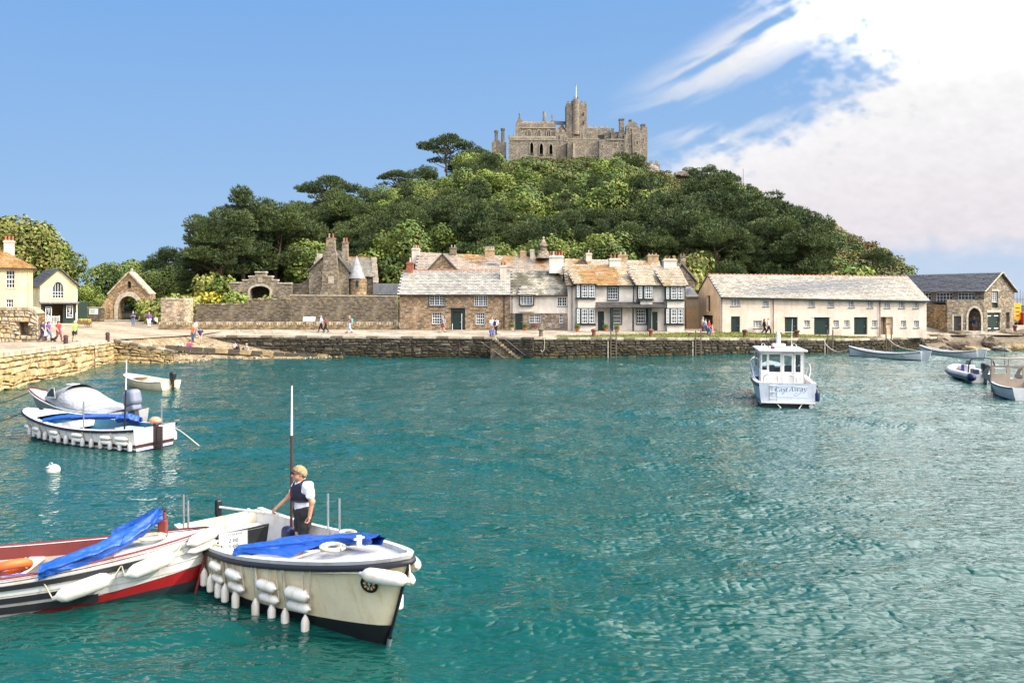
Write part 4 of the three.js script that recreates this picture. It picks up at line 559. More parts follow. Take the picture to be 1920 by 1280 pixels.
{ // ---- parapet on the pier ----
  const D = 66, o = at(0, 641, D), r = rngOf(31), g = thing('pier_parapet', 'tall rubble parapet with a niche on the left pier', 'wall', [o.x, o.y, o.z]);
  const w = wx(71, D) - wx(0, D), h = wy(578, D) - o.y, nx = [wx(34, D) - o.x, wx(51, D) - o.x, 0.55, 1.65];
  const top = (x) => h - 0.35 * Math.pow(clamp((x - w + 0.9) / 0.9), 2) * 1.6;
  const pts = [[-3, -0.2], [w, -0.2], [w, top(w)]]; for (let i = 1; i < 8; i++) pts.push([w - i * 0.15, top(w - i * 0.15)]); pts.push([-3, h]);
  mesh('core', plate(pts, 0.9, -0.06, [rect(...nx)]), rub([0.36, 0.26, 0.14]), g); mesh('niche_back', span(nx[0] - 0.1, nx[1] + 0.1, nx[2] - 0.1, nx[3] + 0.1, -0.8, -0.7), m.darkWall, g);
  const st = stones((u, v) => { const x = lerp(-3, w, u); return V(x, lerp(top(x) - 0.12, -0.1, v), -0.06); }, V(0, 0, 1), w + 3, h, 0.42, 0.28, r, 0.10).filter((q) => { q.computeBoundingBox(); const c = q.boundingBox.getCenter(V()); return !(c.x > nx[0] - 0.15 && c.x < nx[1] + 0.15 && c.y > nx[2] - 0.1 && c.y < nx[3] + 0.1); });
  stoneParts(g, st, [m.paleStone, goldTones[3], m.granite, goldTones[1], goldTones[4]], r);
  for (let i = 0; i < 14; i++) { const a = lerp(-3, w, i / 14), c = lerp(-3, w, (i + 1) / 14); const q = box(c - a - 0.03, 0.24, 1.05, (a + c) / 2, top((a + c) / 2) - 0.02, -0.45, 0, 0, Math.atan2(top(c) - top(a), c - a)); mesh('coping_stone', q, i % 2 ? m.granite : goldTones[3], g); }
}
{ // ---- gateway arch ----
  const D = 110, b = bld('gateway_arch', 'gabled stone gateway with a pointed arch', 'gateway', 240, 601, D), P = b.p, q = (px, py) => P(px, py);
  const op = b.r(221, 555, 260, 603);
  b.mesh('wall', plate([q(196, 603), q(284, 603), q(281, 553), q(241, 512), q(201, 553)], 1.6, 0, [archPts(op[0], op[1], op[2] + 0.02, op[3], op[2] + 1.75, true), archPts(...b.r(237.5, 527, 245, 540), q(0, 532)[1], true)]), rub([0.50, 0.36, 0.22]));
  b.mesh('arch_moulding', plate(archPts(op[0] - 0.5, op[1] + 0.5, op[2], op[3] + 0.6, op[2] + 1.75, true), 0.3, 0.12, [archPts(op[0], op[1], op[2] + 0.03, op[3], op[2] + 1.75, true)]), m.paleStone);
  b.mesh('niche', span(q(236, 0)[0], q(246, 0)[0], q(0, 541)[1], q(0, 526)[1], -0.7, -0.5), m.glass);
  for (const s of [-1, 1]) { const a = q(241 + s * 40, 553), t = q(241, 511), d = [t[0] - a[0], t[1] - a[1]], L = Math.hypot(...d), n = 11; for (let i = 0; i < n; i++) { const k = (i + 0.5) / n; b.mesh('coping_stone', box(L / n - 0.02, 0.2, 1.9, a[0] + d[0] * k, a[1] + d[1] * k + 0.1, -0.8, 0, 0, Math.atan2(d[1], d[0])), i % 3 ? m.granite : m.paleStone); } }
  b.mesh('finial_cross', [span(q(240.2, 0)[0], q(242.6, 0)[0], q(0, 512)[1], q(0, 502)[1], -0.9, -0.7), span(q(238.5, 0)[0], q(244, 0)[0], q(0, 507.4)[1], q(0, 505.2)[1], -0.88, -0.72)], m.paleStone);
  for (const [a, c] of [[195, 212], [270, 284]]) { const x0 = q(a, 0)[0], x1 = q(c, 0)[0], y = q(0, 574)[1]; b.mesh('buttress', [span(x0, x1, -0.3, y, 0.003, 0.9), plate([[x0, y], [x1, y], [(x0 + x1) / 2, q(0, 560)[1]]], 0.85, 0.88), span(x0 - 0.1, x1 + 0.1, -0.3, 0.5, 0.003, 1.05)], rub([0.52, 0.37, 0.22])); }
  const gate = b.mesh('gate', [span(op[0], op[1], 0.25, 0.33, -1.2, -1.14), span(op[0], op[1], 1.1, 1.18, -1.2, -1.14)], m.black); for (let i = 0; i < 14; i++) b.mesh('gate_bar', bar([lerp(op[0], op[1], i / 13), 0.1, -1.17], [lerp(op[0], op[1], i / 13), 1.5, -1.17], 0.025), m.black, gate);
  b.mesh('step', span(q(208, 0)[0], q(272, 0)[0], -0.3, 0.16, 0.9, 2.0), m.paleStone);
}
function lowWall(name, label, D, pts, yb, th, mm, o = {}) {     // pts: [px, py] along the top
  const a = at(pts[0][0], yb, D), g = thing(name, label, 'wall', [a.x, a.y, a.z]), L = pts.map(([x, y]) => [wx(x, D) - a.x, wy(y, D) - a.y]), x1 = L[L.length - 1][0];
  mesh('masonry', plate([[0, -0.4], [x1, -0.4], ...L.slice().reverse()], th, 0), mm, g);
  const cw = o.cw || 0.55; for (let i = 0; i < L.length - 1; i++) { const [p, q] = [L[i], L[i + 1]], len = Math.hypot(q[0] - p[0], q[1] - p[1]); if (Math.abs(q[0] - p[0]) < 0.1) continue; const n = Math.max(1, Math.round(len / cw)), ang = Math.atan2(q[1] - p[1], q[0] - p[0]); for (let k = 0; k < n; k++) { const t = (k + 0.5) / n; mesh('coping_stone', box(len / n - 0.03, (o.ch || 0.16) * (0.8 + 0.4 * rnd()), th + 0.12, lerp(p[0], q[0], t), lerp(p[1], q[1], t) + 0.06, -th / 2, 0, 0, ang), (k % 3 ? o.cm : o.cm2) || m.granite, g); } }
  return [g, a];
}
lowWall('boundary_wall', 'low dark wall with a notice between shop and gateway', 109, [[152, 577], [195, 577]], 602, 0.5, m.darkWall);
{ const [g] = lowWall('white_pier_wall', 'tall pale block pillar beside the garden wall', 94, [[301, 561], [346, 562]], 609, 2.4, rub([0.66, 0.56, 0.43]), { cm: m.paleStone }); }
lowWall('garden_wall', 'long grey garden wall with bushes above it', 101, [[343, 571], [462, 571], [463, 562], [543, 561]], 612, 0.6, m.darkWall, { cm: m.graniteDark });
lowWall('tall_garden_wall', 'taller dark garden wall below the lodge', 99, [[543, 554], [745, 556]], 614, 0.6, m.darkWall, { cm: m.granite });
{ // crenellated low wall along the path
  const D = 87.5, a = at(296, 621, D), g = thing('crenellated_wall', 'low stone wall with a toothed top along the quay path', 'wall', [a.x, a.y, a.z]), x1 = wx(747, D) - a.x;
  mesh('masonry', span(0, x1, -0.3, 0.72, -0.45, 0), rub([0.44, 0.34, 0.20]), g);
  const n = 96; for (let i = 0; i < n; i++) mesh('tooth_stone', box(0.16 + rnd() * 0.06, 0.28 + rnd() * 0.1, 0.4, (i + 0.5) * x1 / n, 0.86, -0.22, (rnd() - 0.5) * 0.3), [goldTones[3], m.granite, goldTones[4], m.paleStone][i % 4], g);
  for (const q of [446, 477, 510]) { const p = at(q, 624, 83), s = thing('marker_stone', ['small pale marker stone on the path near the beach end', 'small pale marker stone in the middle of three on the path', 'small pale marker stone nearest the walkers on the path'][[446, 477, 510].indexOf(q)], 'stone', [p.x, quayTopY(p.x, 83), -83], 0, 'marker stones on the path'); mesh('block', rbox(0.28, 0.3, 0.25, 0.06, 0, 0.15, 0), m.paleStone, s); }
}
{ // notice boards
  for (const [px, py, D, w, h, label] of [[175, 592, 106, 1.15, 0.75, 'white notice board before the wall by the gateway'], [579.5, 621, 86, 1.3, 0.55, 'slanted information board beside the crenellated wall']]) {
    const p = at(px, py, D), y = D > 100 ? groundY(p.x, -D) : quayTopY(p.x, D), H = D > 100 ? 1.0 : 0.95, g = thing('notice_board', label, 'sign', [p.x, y, -D]);
    mesh('post', [bar([-w / 3, 0, -0.05], [-w / 3, H + 0.1, -0.05], 0.04), bar([w / 3, 0, -0.05], [w / 3, H + 0.1, -0.05], 0.04)], m.greyWood, g); const t = D > 100 ? 0 : -0.5; mesh('panel', box(w, h, 0.05, 0, H + h / 2, 0.03, 0, t), M([0.55, 0.68, 0.66], 0.5), g); mesh('printed_lines', [0.3, 0.12, -0.06, -0.24].map((k, i) => box(w * (i ? 0.5 : 0.7), h * 0.08, 0.01, -w * 0.1, H + h / 2 + k * h * Math.cos(t), 0.062 - Math.sin(-t) * k * h, 0, t)), M([0.2, 0.32, 0.34], 0.6), g);
  }
}
{ // ---- lodge ----
  const D = 112, b = bld('stone_lodge', 'stone lodge with tall chimneys and a conical turret', 'lodge', 616, 560, D), P = b.p, q = P;
  b.mesh('wall', plate([q(579, 562), q(654, 562), q(654, 507), q(622, 466), q(579, 507)], 6, 0), m.greyStone);
  roof(b, [...q(575, 510), 0.3], [...q(622, 466), 0.3], [...q(622, 466), -6], [...q(575, 510), -6], { tone: [0.24, 0.24, 0.23] }); roof(b, [...q(658, 510), 0.3], [...q(622, 466), 0.3], [...q(622, 466), -6], [...q(658, 510), -6], { tone: [0.24, 0.24, 0.23] });
  b.mesh('wing_wall', [plate([q(573, 562), q(697, 562), q(697, 520), q(573, 520)], 6, -3)], m.greyStone);
  roof(b, [...q(575, 516), -2.6], [...q(696, 518), -2.6], [...q(694, 479), -6], [...q(578, 477), -6], { tone: [0.30, 0.29, 0.26], lichen: 0.25, ridge: m.terracotta });
  for (const [pa, pb, py] of [[572.5, 581, 471], [685, 697, 478]]) for (let i = 0; i < 7; i++) { const t = i / 6, x = lerp(q(pb > 600 ? 688 : 581, 0)[0], q(pb > 600 ? 698 : 573, 0)[0], t), y1 = lerp(q(0, py)[1], q(0, 519)[1], t); b.mesh('crow_step', span(x - 0.35, x + 0.35, y1 - 0.75, y1, lerp(-5.6, -2.7, t) - 0.25, lerp(-5.6, -2.7, t) + 0.25), i % 2 ? m.granite : m.paleStone); }
  b.mesh('chimney_breast', plate([q(601, 562), q(640, 562), q(637, 534), q(633, 477), q(630, 470), q(629, 448), q(614, 448), q(613, 470), q(609, 478), q(606, 534)], 0.9, 0.9), m.greyStone);
  const mk = (a, c, y0, y1, z, n) => chimney(b, [q(a, 0)[0], q(c, 0)[0], q(0, y1)[1], q(0, y0)[1]], z, 0.85, m.greyStone, n, [m.buff, m.terracotta], { s: 1.1 });
  mk(614.5, 629.5, 446, 450, 0.86, 2); mk(635, 645.5, 451, 500, -2, 2);
  b.mesh('plaque', plate([q(618, 532), q(628, 532), q(628, 518), q(618, 518)], 0.1, 0.96), m.paleStone);
  { const xc = q(670.5, 0)[0], R = (q(686, 0)[0] - q(655, 0)[0]) / 2, t = new THREE.CylinderGeometry(R, R, q(0, 522)[1] - q(0, 562)[1], 8); t.rotateY(Math.PI / 8); t.translate(xc, (q(0, 522)[1] + q(0, 562)[1]) / 2, -0.6); const tw = b.mesh('turret', t, rub([0.55, 0.40, 0.24])); const c = new THREE.ConeGeometry(R * 1.12, q(0, 478)[1] - q(0, 522)[1], 8); c.rotateY(Math.PI / 8); c.translate(xc - 0.25, (q(0, 478)[1] + q(0, 522)[1]) / 2, -0.6); b.mesh('turret_roof', c, gr([0.34, 0.34, 0.35], 0.6), tw); b.mesh('turret_window', span(xc - 0.15, xc + 0.2, q(0, 537)[1], q(0, 526)[1], R - 0.75, R - 0.50), m.glass, tw); }
  b.mesh('garden_shed_roof', plate([q(697, 552), q(743, 552), q(743, 531), q(697, 531)], 4, -1), m.lead);
  b.mesh('wing_link', plate([q(520, 560), q(579, 560), q(579, 520), q(562, 531), q(520, 533)], 0.6, -0.5), m.darkWall);
}
{ // stepped gateway
  const b = bld('stepped_gateway', 'low stone gateway with stepped battlement and dark archway', 'gateway', 487, 566, 111), q = b.p, op = b.r(468.5, 536, 505.5, 566);
  b.mesh('wall', plate([q(430, 566), q(545, 566), q(545, 533), q(519, 531), q(519, 526), q(509, 526), q(509, 519), q(497, 519), q(497, 511), q(478, 511), q(478, 519), q(466, 519), q(466, 526), q(455, 526), q(455, 531), q(430, 531)], 0.9, 0, [archPts(op[0], op[1], op[2] + 0.02, op[3], op[2] + 1.5)]), m.greyStone);
  b.mesh('archway_passage', [span(op[0] - 0.3, op[1] + 0.3, op[2], op[3] + 0.3, -4, -3.9), span(op[0] - 0.4, op[0] - 0.31, op[2], op[3] + 0.3, -3.9, -0.91), span(op[1] + 0.31, op[1] + 0.4, op[2], op[3] + 0.3, -3.9, -0.91), span(op[0] - 0.3, op[1] + 0.3, op[3] + 0.31, op[3] + 0.4, -3.9, -0.91)], m.greyStone);
  b.mesh('arch_moulding', plate(archPts(op[0] - 0.3, op[1] + 0.3, op[2], op[3] + 0.3, op[2] + 1.4), 0.2, 0.08, [archPts(op[0], op[1], op[2] + 0.03, op[3], op[2] + 1.5)]), m.paleStone);
  for (const [a, c, y] of [[477, 498, 511], [465, 477, 519], [498, 510, 519], [454, 465.5, 526], [509.5, 520, 526], [430, 454, 531], [520, 545, 532]]) b.mesh('coping_stone', span(q(a, 0)[0], q(c, 0)[0], q(0, y)[1], q(0, y)[1] + 0.18, -1, 0.1), m.paleStone);
  b.mesh('shield_panel', plate([q(483, 530), q(492, 530), q(492, 521), q(483, 521)], 0.1, 0.06), m.granite);
}
// ================= CASTLE =================
{
  const D = 262, b = bld('castle', 'grey stone castle with a square tower on the hilltop', 'castle', 960, 300, D), X = (px, z = 0) => wx(px, D - z) - b.o.x, Y = (py, z = 0) => wy(py, D - z) - b.o.y;
  const blk = (n, x0, x1, yt, yb, zf, dp, mm = m.castle) => b.mesh(n, span(X(x0, zf), X(x1, zf), Y(yb, zf), Y(yt, zf), zf - dp, zf), mm);
  const cren = (n, x0, x1, y, zf, w = 0.9, h = 0.9, mm = m.castle) => { const a = X(x0, zf), c = X(x1, zf), k = Math.max(2, Math.round((c - a) / (w * 2))); for (let i = 0; i < k; i++) { const t = a + (c - a) * (i + 0.25) / k; b.mesh(n, span(t, t + (c - a) / k * 0.52, Y(y, zf) + 0.003, Y(y, zf) + h, zf - 0.5, zf), mm); } };
  const lancet = (x, y0, y1, w, zf, mm) => { const a = X(x - w / 2, zf), c = X(x + w / 2, zf), q0 = Y(y1, zf), q1 = Y(y0, zf), A = archPts(a, c, q0, q1, lerp(q0, q1, 0.5), true), B = archPts(a + 0.22, c - 0.22, q0 + 0.15, q1 - 0.3, lerp(q0, q1, 0.5), true); const g = b.mesh('window', plate(B, 0.1, zf + 0.06), mm || m.glass); b.mesh('window_surround', plate(A, 0.25, zf + 0.2, [B]), m.granite, g); if (!mm) b.mesh('mullion', span((a + c) / 2 - 0.09, (a + c) / 2 + 0.09, q0 + 0.15, q1 - 0.5, zf + 0.065, zf + 0.13), m.granite, g); return g; };
  const opening = (x0, x1, y0, y1, zf) => { const g = b.mesh('window', span(X(x0, zf), X(x1, zf), Y(y1, zf), Y(y0, zf), zf - 0.1, zf + 0.05), m.glass), a = X(x0, zf), c = X(x1, zf), q = Y(y1, zf), t = Y(y0, zf); b.mesh('window_surround', [span(a - 0.2, a - 0.003, q - 0.2, t + 0.2, zf, zf + 0.12), span(c + 0.003, c + 0.2, q - 0.2, t + 0.2, zf, zf + 0.12), span(a, c, t + 0.003, t + 0.2, zf, zf + 0.12), span(a, c, q - 0.2, q - 0.003, zf, zf + 0.14), span((a + c) / 2 - 0.06, (a + c) / 2 + 0.06, q, t, zf + 0.055, zf + 0.1)], m.granite, g); };
  // left range with gable
  blk('left_range', 967, 1042, 231, 300, 0, 8); cren('merlon', 979, 1041, 231, 0, 0.8, 0.55, m.buff); b.mesh('string_course', span(X(978), X(1042), Y(240.5), Y(239), 0.003, 0.25), m.buff);
  b.mesh('gable', plate([[X(967), Y(235)], [X(980), Y(235)], [X(980), Y(227)], [X(974), Y(217)], [X(967), Y(232)]], 8, 0.05), m.castle); b.mesh('finial', [bar([X(974.3), Y(218), -0.4], [X(974.3), Y(208), -0.4], 0.28, 0.06), ball(0.35, X(974.3), Y(213), -0.4)], m.castle);
  roof(b, [X(979), Y(231), -0.7], [X(1035), Y(232), -0.7], [X(1031), Y(225.5), -4], [X(979), Y(222), -4], { tone: [0.34, 0.3, 0.25], h: 0.6, w: 1 });
  for (const x of [992, 1010.5, 1028.5]) lancet(x, 242, 259, 8.5, 0);
  // terrace block below
  const arches = [[997, 265, 288, 8.5], [1015, 267, 290, 9], [1033, 268.5, 290, 8.5]].map(([x, y0, y1, w]) => archPts(X(x - w / 2, 5) + 0.2, X(x + w / 2, 5) - 0.2, Y(y1 + 2, 5), Y(y0, 5) - 0.3, lerp(Y(y1, 5), Y(y0, 5), 0.5), true)); b.mesh('terrace_block', plate(rect(X(954, 5), X(1043, 5), Y(310, 5), Y(258, 5)), 1.2, 5, arches), m.castle); b.mesh('terrace_floor', span(X(954, 5), X(1043, 5), Y(259.5, 5), Y(258.2, 5), 0.05, 3.79), m.castle); b.mesh('terrace_end', span(X(1042, 5), X(1043, 5), Y(310, 5), Y(260, 5), 0, 3.79), m.castle); b.mesh('terrace_end', span(X(954, 5), X(955, 5), Y(310, 5), Y(260, 5), -3, 3.79), m.castle); cren('parapet_pier', 955, 1042, 258, 5, 2.0, 0.5, m.granite); b.mesh('terrace_rail', span(X(954, 5), X(1043, 5), Y(257.9, 5), Y(255, 5), 4.6, 4.9), m.granite); b.mesh('string_course', span(X(954, 5), X(1043, 5), Y(263, 5), Y(261.6, 5), 5.003, 5.2), m.granite);
  for (const [x, y0, y1, w] of [[997, 265, 288, 8.5], [1015, 267, 290, 9], [1033, 268.5, 290, 8.5]]) { const a = X(x - w / 2, 5), c = X(x + w / 2, 5), q0 = Y(y1, 5), q1 = Y(y0, 5); b.mesh('arch_surround', plate(archPts(a, c, q0, q1, lerp(q0, q1, 0.5), true), 0.25, 5.2, [archPts(a + 0.2, c - 0.2, q0 + 0.1, q1 - 0.3, lerp(q0, q1, 0.5), true)]), m.granite); }
  blk('turret_corner', 953.3, 956, 253, 300, 5.3, 1); for (const x of [963.5, 969]) b.mesh('pinnacle', bar([X(x, 2), Y(256, 2), 2], [X(x, 2), Y(249, 2), 2], 0.35, 0.12), m.castle);
  // link with low gable
  blk('link_range', 1041, 1062, 247, 300, 1.5, 7); cren('merlon', 1041, 1061, 247, 1.5, 0.7, 0.6, m.buff); b.mesh('link_gable', plate([[X(1041), Y(247)], [X(1062), Y(247)], [X(1053), Y(233)]], 5, 0.8), m.castle); roof(b, [X(1053.5), Y(232.5), 1.2], [X(1062), Y(246), 1.2], [X(1062), Y(246), -4], [X(1053.5), Y(232.5), -4], { tone: [0.36, 0.27, 0.2], h: 0.7, w: 1 }); opening(1046, 1050.5, 254, 262, 1.5); opening(1059.5, 1062.5, 257, 263, 1.5);
  // church roof and tower
  b.mesh('church_gable', plate([[X(1028, -3), Y(240, -3)], [X(1041, -3), Y(240, -3)], [X(1035.5, -3), Y(219, -3)]], 0.8, -3), m.castle); b.mesh('finial', ball(0.5, X(1035.5, -3), Y(218, -3), -3.3, 0.5, 1.6, 0.5), m.castle);
  roof(b, [X(1037, -3), Y(233, -3), -3], [X(1071, -3), Y(234, -3), -3], [X(1071, -3), Y(223, -3), -7], [X(1035.5, -3), Y(221, -3), -7], { tone: [0.10, 0.10, 0.115], h: 0.7, w: 1 });
  blk('church_wall', 1058, 1145, 240, 300, -2, 8); cren('merlon', 1100, 1143, 240, -2, 1.0, 0.55, m.granite); roof(b, [X(1100, -2), Y(239, -2), -2.8], [X(1142, -2), Y(241, -2), -2.8], [X(1138, -2), Y(236, -2), -6], [X(1101, -2), Y(232.5, -2), -6], { tone: [0.34, 0.35, 0.36], h: 0.7, w: 1 });
  for (const x of [1072, 1091, 1107]) lancet(x, 247, 261, 6.5, -2); b.mesh('loggia_shade_panel', span(X(1121.5, -2), X(1133.5, -2), Y(263, -2), Y(253, -2), -2.1, -1.95), m.glass);  // loggia is a flat dark panel standing in for the shade of its recess
  blk('tower', 1062.5, 1100.5, 193.5, 250, -3, 7); blk('tower_face', 1062, 1086, 193.5, 250, -2.4, 6); cren('merlon', 1062, 1075, 193.5, -2.4, 0.9, 0.8); cren('merlon', 1086.5, 1100.5, 193.5, -3, 0.9, 0.8);
  b.mesh('stair_turret', (() => { const g = new THREE.CylinderGeometry(1.15, 1.2, Y(184) - Y(250), 8); g.translate(X(1080, -1.8), (Y(184) + Y(250)) / 2, -2.2); return g; })(), m.castle); cren('merlon', 1074.5, 1086, 184, -1.2, 0.6, 0.6);
  const fp = b.mesh('flagpole', bar([X(1080.5, -2), Y(184, -2), -2.2], [X(1080.5, -2), Y(159, -2), -2.2], 0.12, 0.06), m.frame); b.mesh('pole_ball', ball(0.2, X(1080.5, -2), Y(158.6, -2), -2.2), m.buff, fp);
  for (const [x, y] of [[1068, 215], [1094, 210], [1094, 226]]) b.mesh('slit_window', span(X(x, -2.3), X(x + 1.6, -2.3), Y(y + 6, -2.3), Y(y, -2.3), -2.45, x < 1086 ? -2.36 : -2.96), m.glass);
  // balustraded terrace
  blk('lower_terrace', 1064, 1124, 264, 310, 4, 8); for (let i = 0; i < 26; i++) b.mesh('baluster', span(X(1073 + i * 1.95, 4), X(1073.9 + i * 1.95, 4), Y(264, 4) + 0.003, Y(260.8, 4), 3.6, 3.95), m.granite); b.mesh('terrace_rail', span(X(1064, 4), X(1124, 4), Y(260.7, 4), Y(259.4, 4), 3.5, 4.05), m.granite); b.mesh('buttress', plate([[X(1074, 5.2), Y(300, 5.2)], [X(1079, 5.2), Y(300, 5.2)], [X(1079, 5.2), Y(271, 5.2)], [X(1075, 5.2), Y(266, 5.2)]], 1.2, 5.2), m.granite);
  // right blocks
  blk('square_block', 1124, 1172, 261, 320, 5, 10); b.mesh('string_course', span(X(1138, 5), X(1172, 5), Y(262.4, 5), Y(260.6, 5), 5.003, 5.3), m.granite); opening(1152, 1156.5, 268.5, 275, 5); opening(1164, 1168, 269.5, 275.5, 5); opening(1128, 1131, 272, 277, 5); opening(1164, 1168.5, 284, 289, 5);
  blk('right_house', 1160, 1214, 246, 330, 3, 11); blk('right_house_front', 1171, 1205, 252, 330, 5.4, 6);
  b.mesh('shaped_gable', plate([[1174, 252], [1205, 252], [1203, 244], [1197, 238], [1195, 231], [1188, 227.5], [1183, 227], [1178, 230], [1175, 234]].map(([x, y]) => [X(x, 4), Y(y, 4)]).reverse(), 3, 4), m.castle);
  for (const [x0, x1, y] of [[1162, 1170.5, 223], [1181, 1184.5, 224.5], [1203, 1210.5, 233]]) { blk('chimney_stack', x0, x1, y, 252, 2.5, 1.8); blk('chimney_cap', x0 - 0.6, x1 + 0.6, y - 1, y + 1.2, 2.7, 2.2, m.graniteDark); }
  blk('corner_turret', 1203, 1213.5, 238, 330, 3.5, 3); blk('small_stack', 1147, 1152, 240, 250, -1, 1); blk('lower_wing', 1146, 1164, 247, 262, 1, 4);
  for (const [x, y] of [[1183, 241], [1182, 271], [1194, 264], [1205, 259], [1204, 272], [1180, 288], [1200, 303], [1192, 285]]) opening(x - 2.2, x + 2.2, y, y + 6.5, x > 1202 ? 3.5 : y < 250 ? 4 : 5.4);
  b.mesh('drain_pipe', bar([X(1187, 5.5), Y(300, 5.5), 5.6], [X(1185, 5.5), Y(247, 5.5), 5.6], 0.25), m.graniteDark); roof(b, [X(1196, 1), Y(251, 1), 1], [X(1205, 1), Y(251, 1), 1], [X(1205, 1), Y(240, 1), -2], [X(1196, 1), Y(240, 1), -2], { tone: [0.34, 0.35, 0.36], h: 0.7, w: 1 });
  blk('outer_wall', 1213, 1237, 307, 330, 1, 2); cren('merlon', 1216, 1237, 307, 1, 0.8, 1.0);
  // detached stacks at the left
  blk('stack_base', 922, 949, 266, 300, -2, 4); cren('merlon', 922, 948, 266, -2, 0.7, 0.5); for (const [x0, x1, y] of [[927, 934, 244], [939, 946.5, 240]]) { const c = new THREE.CylinderGeometry(0.5, 0.62, Y(y, -3) - Y(266, -3), 8); c.translate((X(x0, -3) + X(x1, -3)) / 2, (Y(y, -3) + Y(266, -3)) / 2, -3.5); b.mesh('chimney_stack', c, m.castle); const k = new THREE.CylinderGeometry(0.72, 0.65, 0.8, 8); k.translate((X(x0, -3) + X(x1, -3)) / 2, Y(y + 2.5, -3), -3.5); b.mesh('chimney_cap', k, m.graniteDark); }
  { const c = new THREE.CylinderGeometry(0.5, 0.62, Y(208, -2) - Y(228, -2), 8); c.translate(X(1021, -2), (Y(208, -2) + Y(228, -2)) / 2, -3); b.mesh('chimney_stack', c, m.castle); }
}
// ================= TREES =================
// a crown is many small tufts gathered in clumps; needles fan upward, leaves point every way
const leafMat = (tr = 0.25) => M([1, 1, 1], 0.75, { vertexColors: true });
const LM = leafMat();
function crown(seed, clumps, opt) {
  const r = rngOf(seed), p = [], c = [];
  for (const [cx, cy, cz, rx, ry, rz, k = 1] of clumps) {
    const n = Math.round(opt.n * Math.pow(rx * rz, 0.8) * (0.4 + 0.6 * ry) * k), tint = 0.8 + r() * 0.45, yel = r();
    for (let i = 0; i < n; i++) {
      const th = r() * 6.283, u = r() * 2 - 1, rad = 0.62 + 0.42 * Math.sqrt(r()), s = Math.sqrt(1 - u * u);
      let ny = u; if (opt.pine && ny < -0.25) ny = -0.25 + (ny + 0.25) * 0.25;
      const lump = 0.8 + 0.4 * noise(Math.cos(th) * s * 2.2 + cx * 3, ny * 2.2 + cy, Math.sin(th) * s * 2.2 + cz * 3 + seed);
      const x = cx + Math.cos(th) * s * rx * rad * lump, y = cy + ny * ry * rad * lump, z = cz + Math.sin(th) * s * rz * rad * lump;
      const t = tint * (0.75 + r() * 0.5), col = opt.cols[0].map((a, q) => lerp(a, opt.cols[1][q], clamp(yel * 0.6 + r() * 0.5 + (opt.bias || 0))) * t);
      const size = opt.size * (0.65 + r() * 0.7);
      for (let q = 0; q < (opt.pine ? 2 : 1); q++) {
        let ax = V(r() - 0.5, r() - 0.5, r() - 0.5).normalize(), bx;
        if (opt.pine) { const out = V(Math.cos(th) * s, 0.55 + 0.5 * r(), Math.sin(th) * s).add(ax.multiplyScalar(0.7)).normalize(); bx = V(r() - 0.5, (r() - 0.5) * 0.4, r() - 0.5).cross(out).normalize(); p.push(x - bx.x * size * 0.30, y - bx.y * size * 0.30, z - bx.z * size * 0.30, x + bx.x * size * 0.30, y + bx.y * size * 0.30, z + bx.z * size * 0.30, x + out.x * size * 1.5, y + out.y * size * 1.5, z + out.z * size * 1.5); }
        else { const out = V(Math.cos(th) * s, u * 0.6 + 0.55, Math.sin(th) * s).add(ax.clone().multiplyScalar(0.9)).normalize(); bx = ax.cross(out).normalize(); const by = bx.clone().cross(out).normalize(); p.push(x - bx.x * size, y - bx.y * size, z - bx.z * size, x + by.x * size * 0.8, y + by.y * size * 0.8, z + by.z * size * 0.8, x + bx.x * size, y + bx.y * size, z + bx.z * size); p.push(x - bx.x * size, y - bx.y * size, z - bx.z * size, x + bx.x * size, y + bx.y * size, z + bx.z * size, x - by.x * size * 0.8, y - by.y * size * 0.8, z - by.z * size * 0.8); for (let w = 0; w < 3; w++) c.push(...col); }
        for (let w = 0; w < 3; w++) c.push(...col);
      }
    }
  }
  const g = new THREE.BufferGeometry(); g.setAttribute('position', new THREE.Float32BufferAttribute(p, 3)); g.setAttribute('color', new THREE.Float32BufferAttribute(c, 3)); g.computeVertexNormals(); return g;
}
function trunkGeo(h, r0, limbs, bend = 0) { const out = [tube([[0, -1.2, 0], [bend * 0.3, h * 0.35, 0], [bend, h * 0.7, bend * 0.4], [bend * 1.2, h, bend * 0.5]], r0, 8, 6)]; const t = out[0].attributes.position; for (let i = 0; i < t.count; i++) { const k = clamp(1 - t.getY(i) / h * 0.75, 0.2, 1.15), y = t.getY(i) / h, cx = bend * 1.2 * y * y, cz = bend * 0.5 * y * y; t.setX(i, lerp(cx, t.getX(i), k)); t.setZ(i, lerp(cz, t.getZ(i), k)); } for (const [y, x, yy, z, rr] of limbs) out.push(bar([bend * Math.pow(y / h, 2) * 1.1, y, bend * 0.4 * Math.pow(y / h, 2)], [x, yy, z], rr || r0 * 0.4, (rr || r0 * 0.4) * 0.35, 5)); return merge([out]); }
const pineCols = [[0.017, 0.040, 0.012], [0.080, 0.110, 0.024]], broadCols = [[0.032, 0.068, 0.011], [0.155, 0.190, 0.022]], oliveCols = [[0.075, 0.10, 0.018], [0.20, 0.20, 0.035]], brownCols = [[0.075, 0.065, 0.025], [0.16, 0.14, 0.04]];
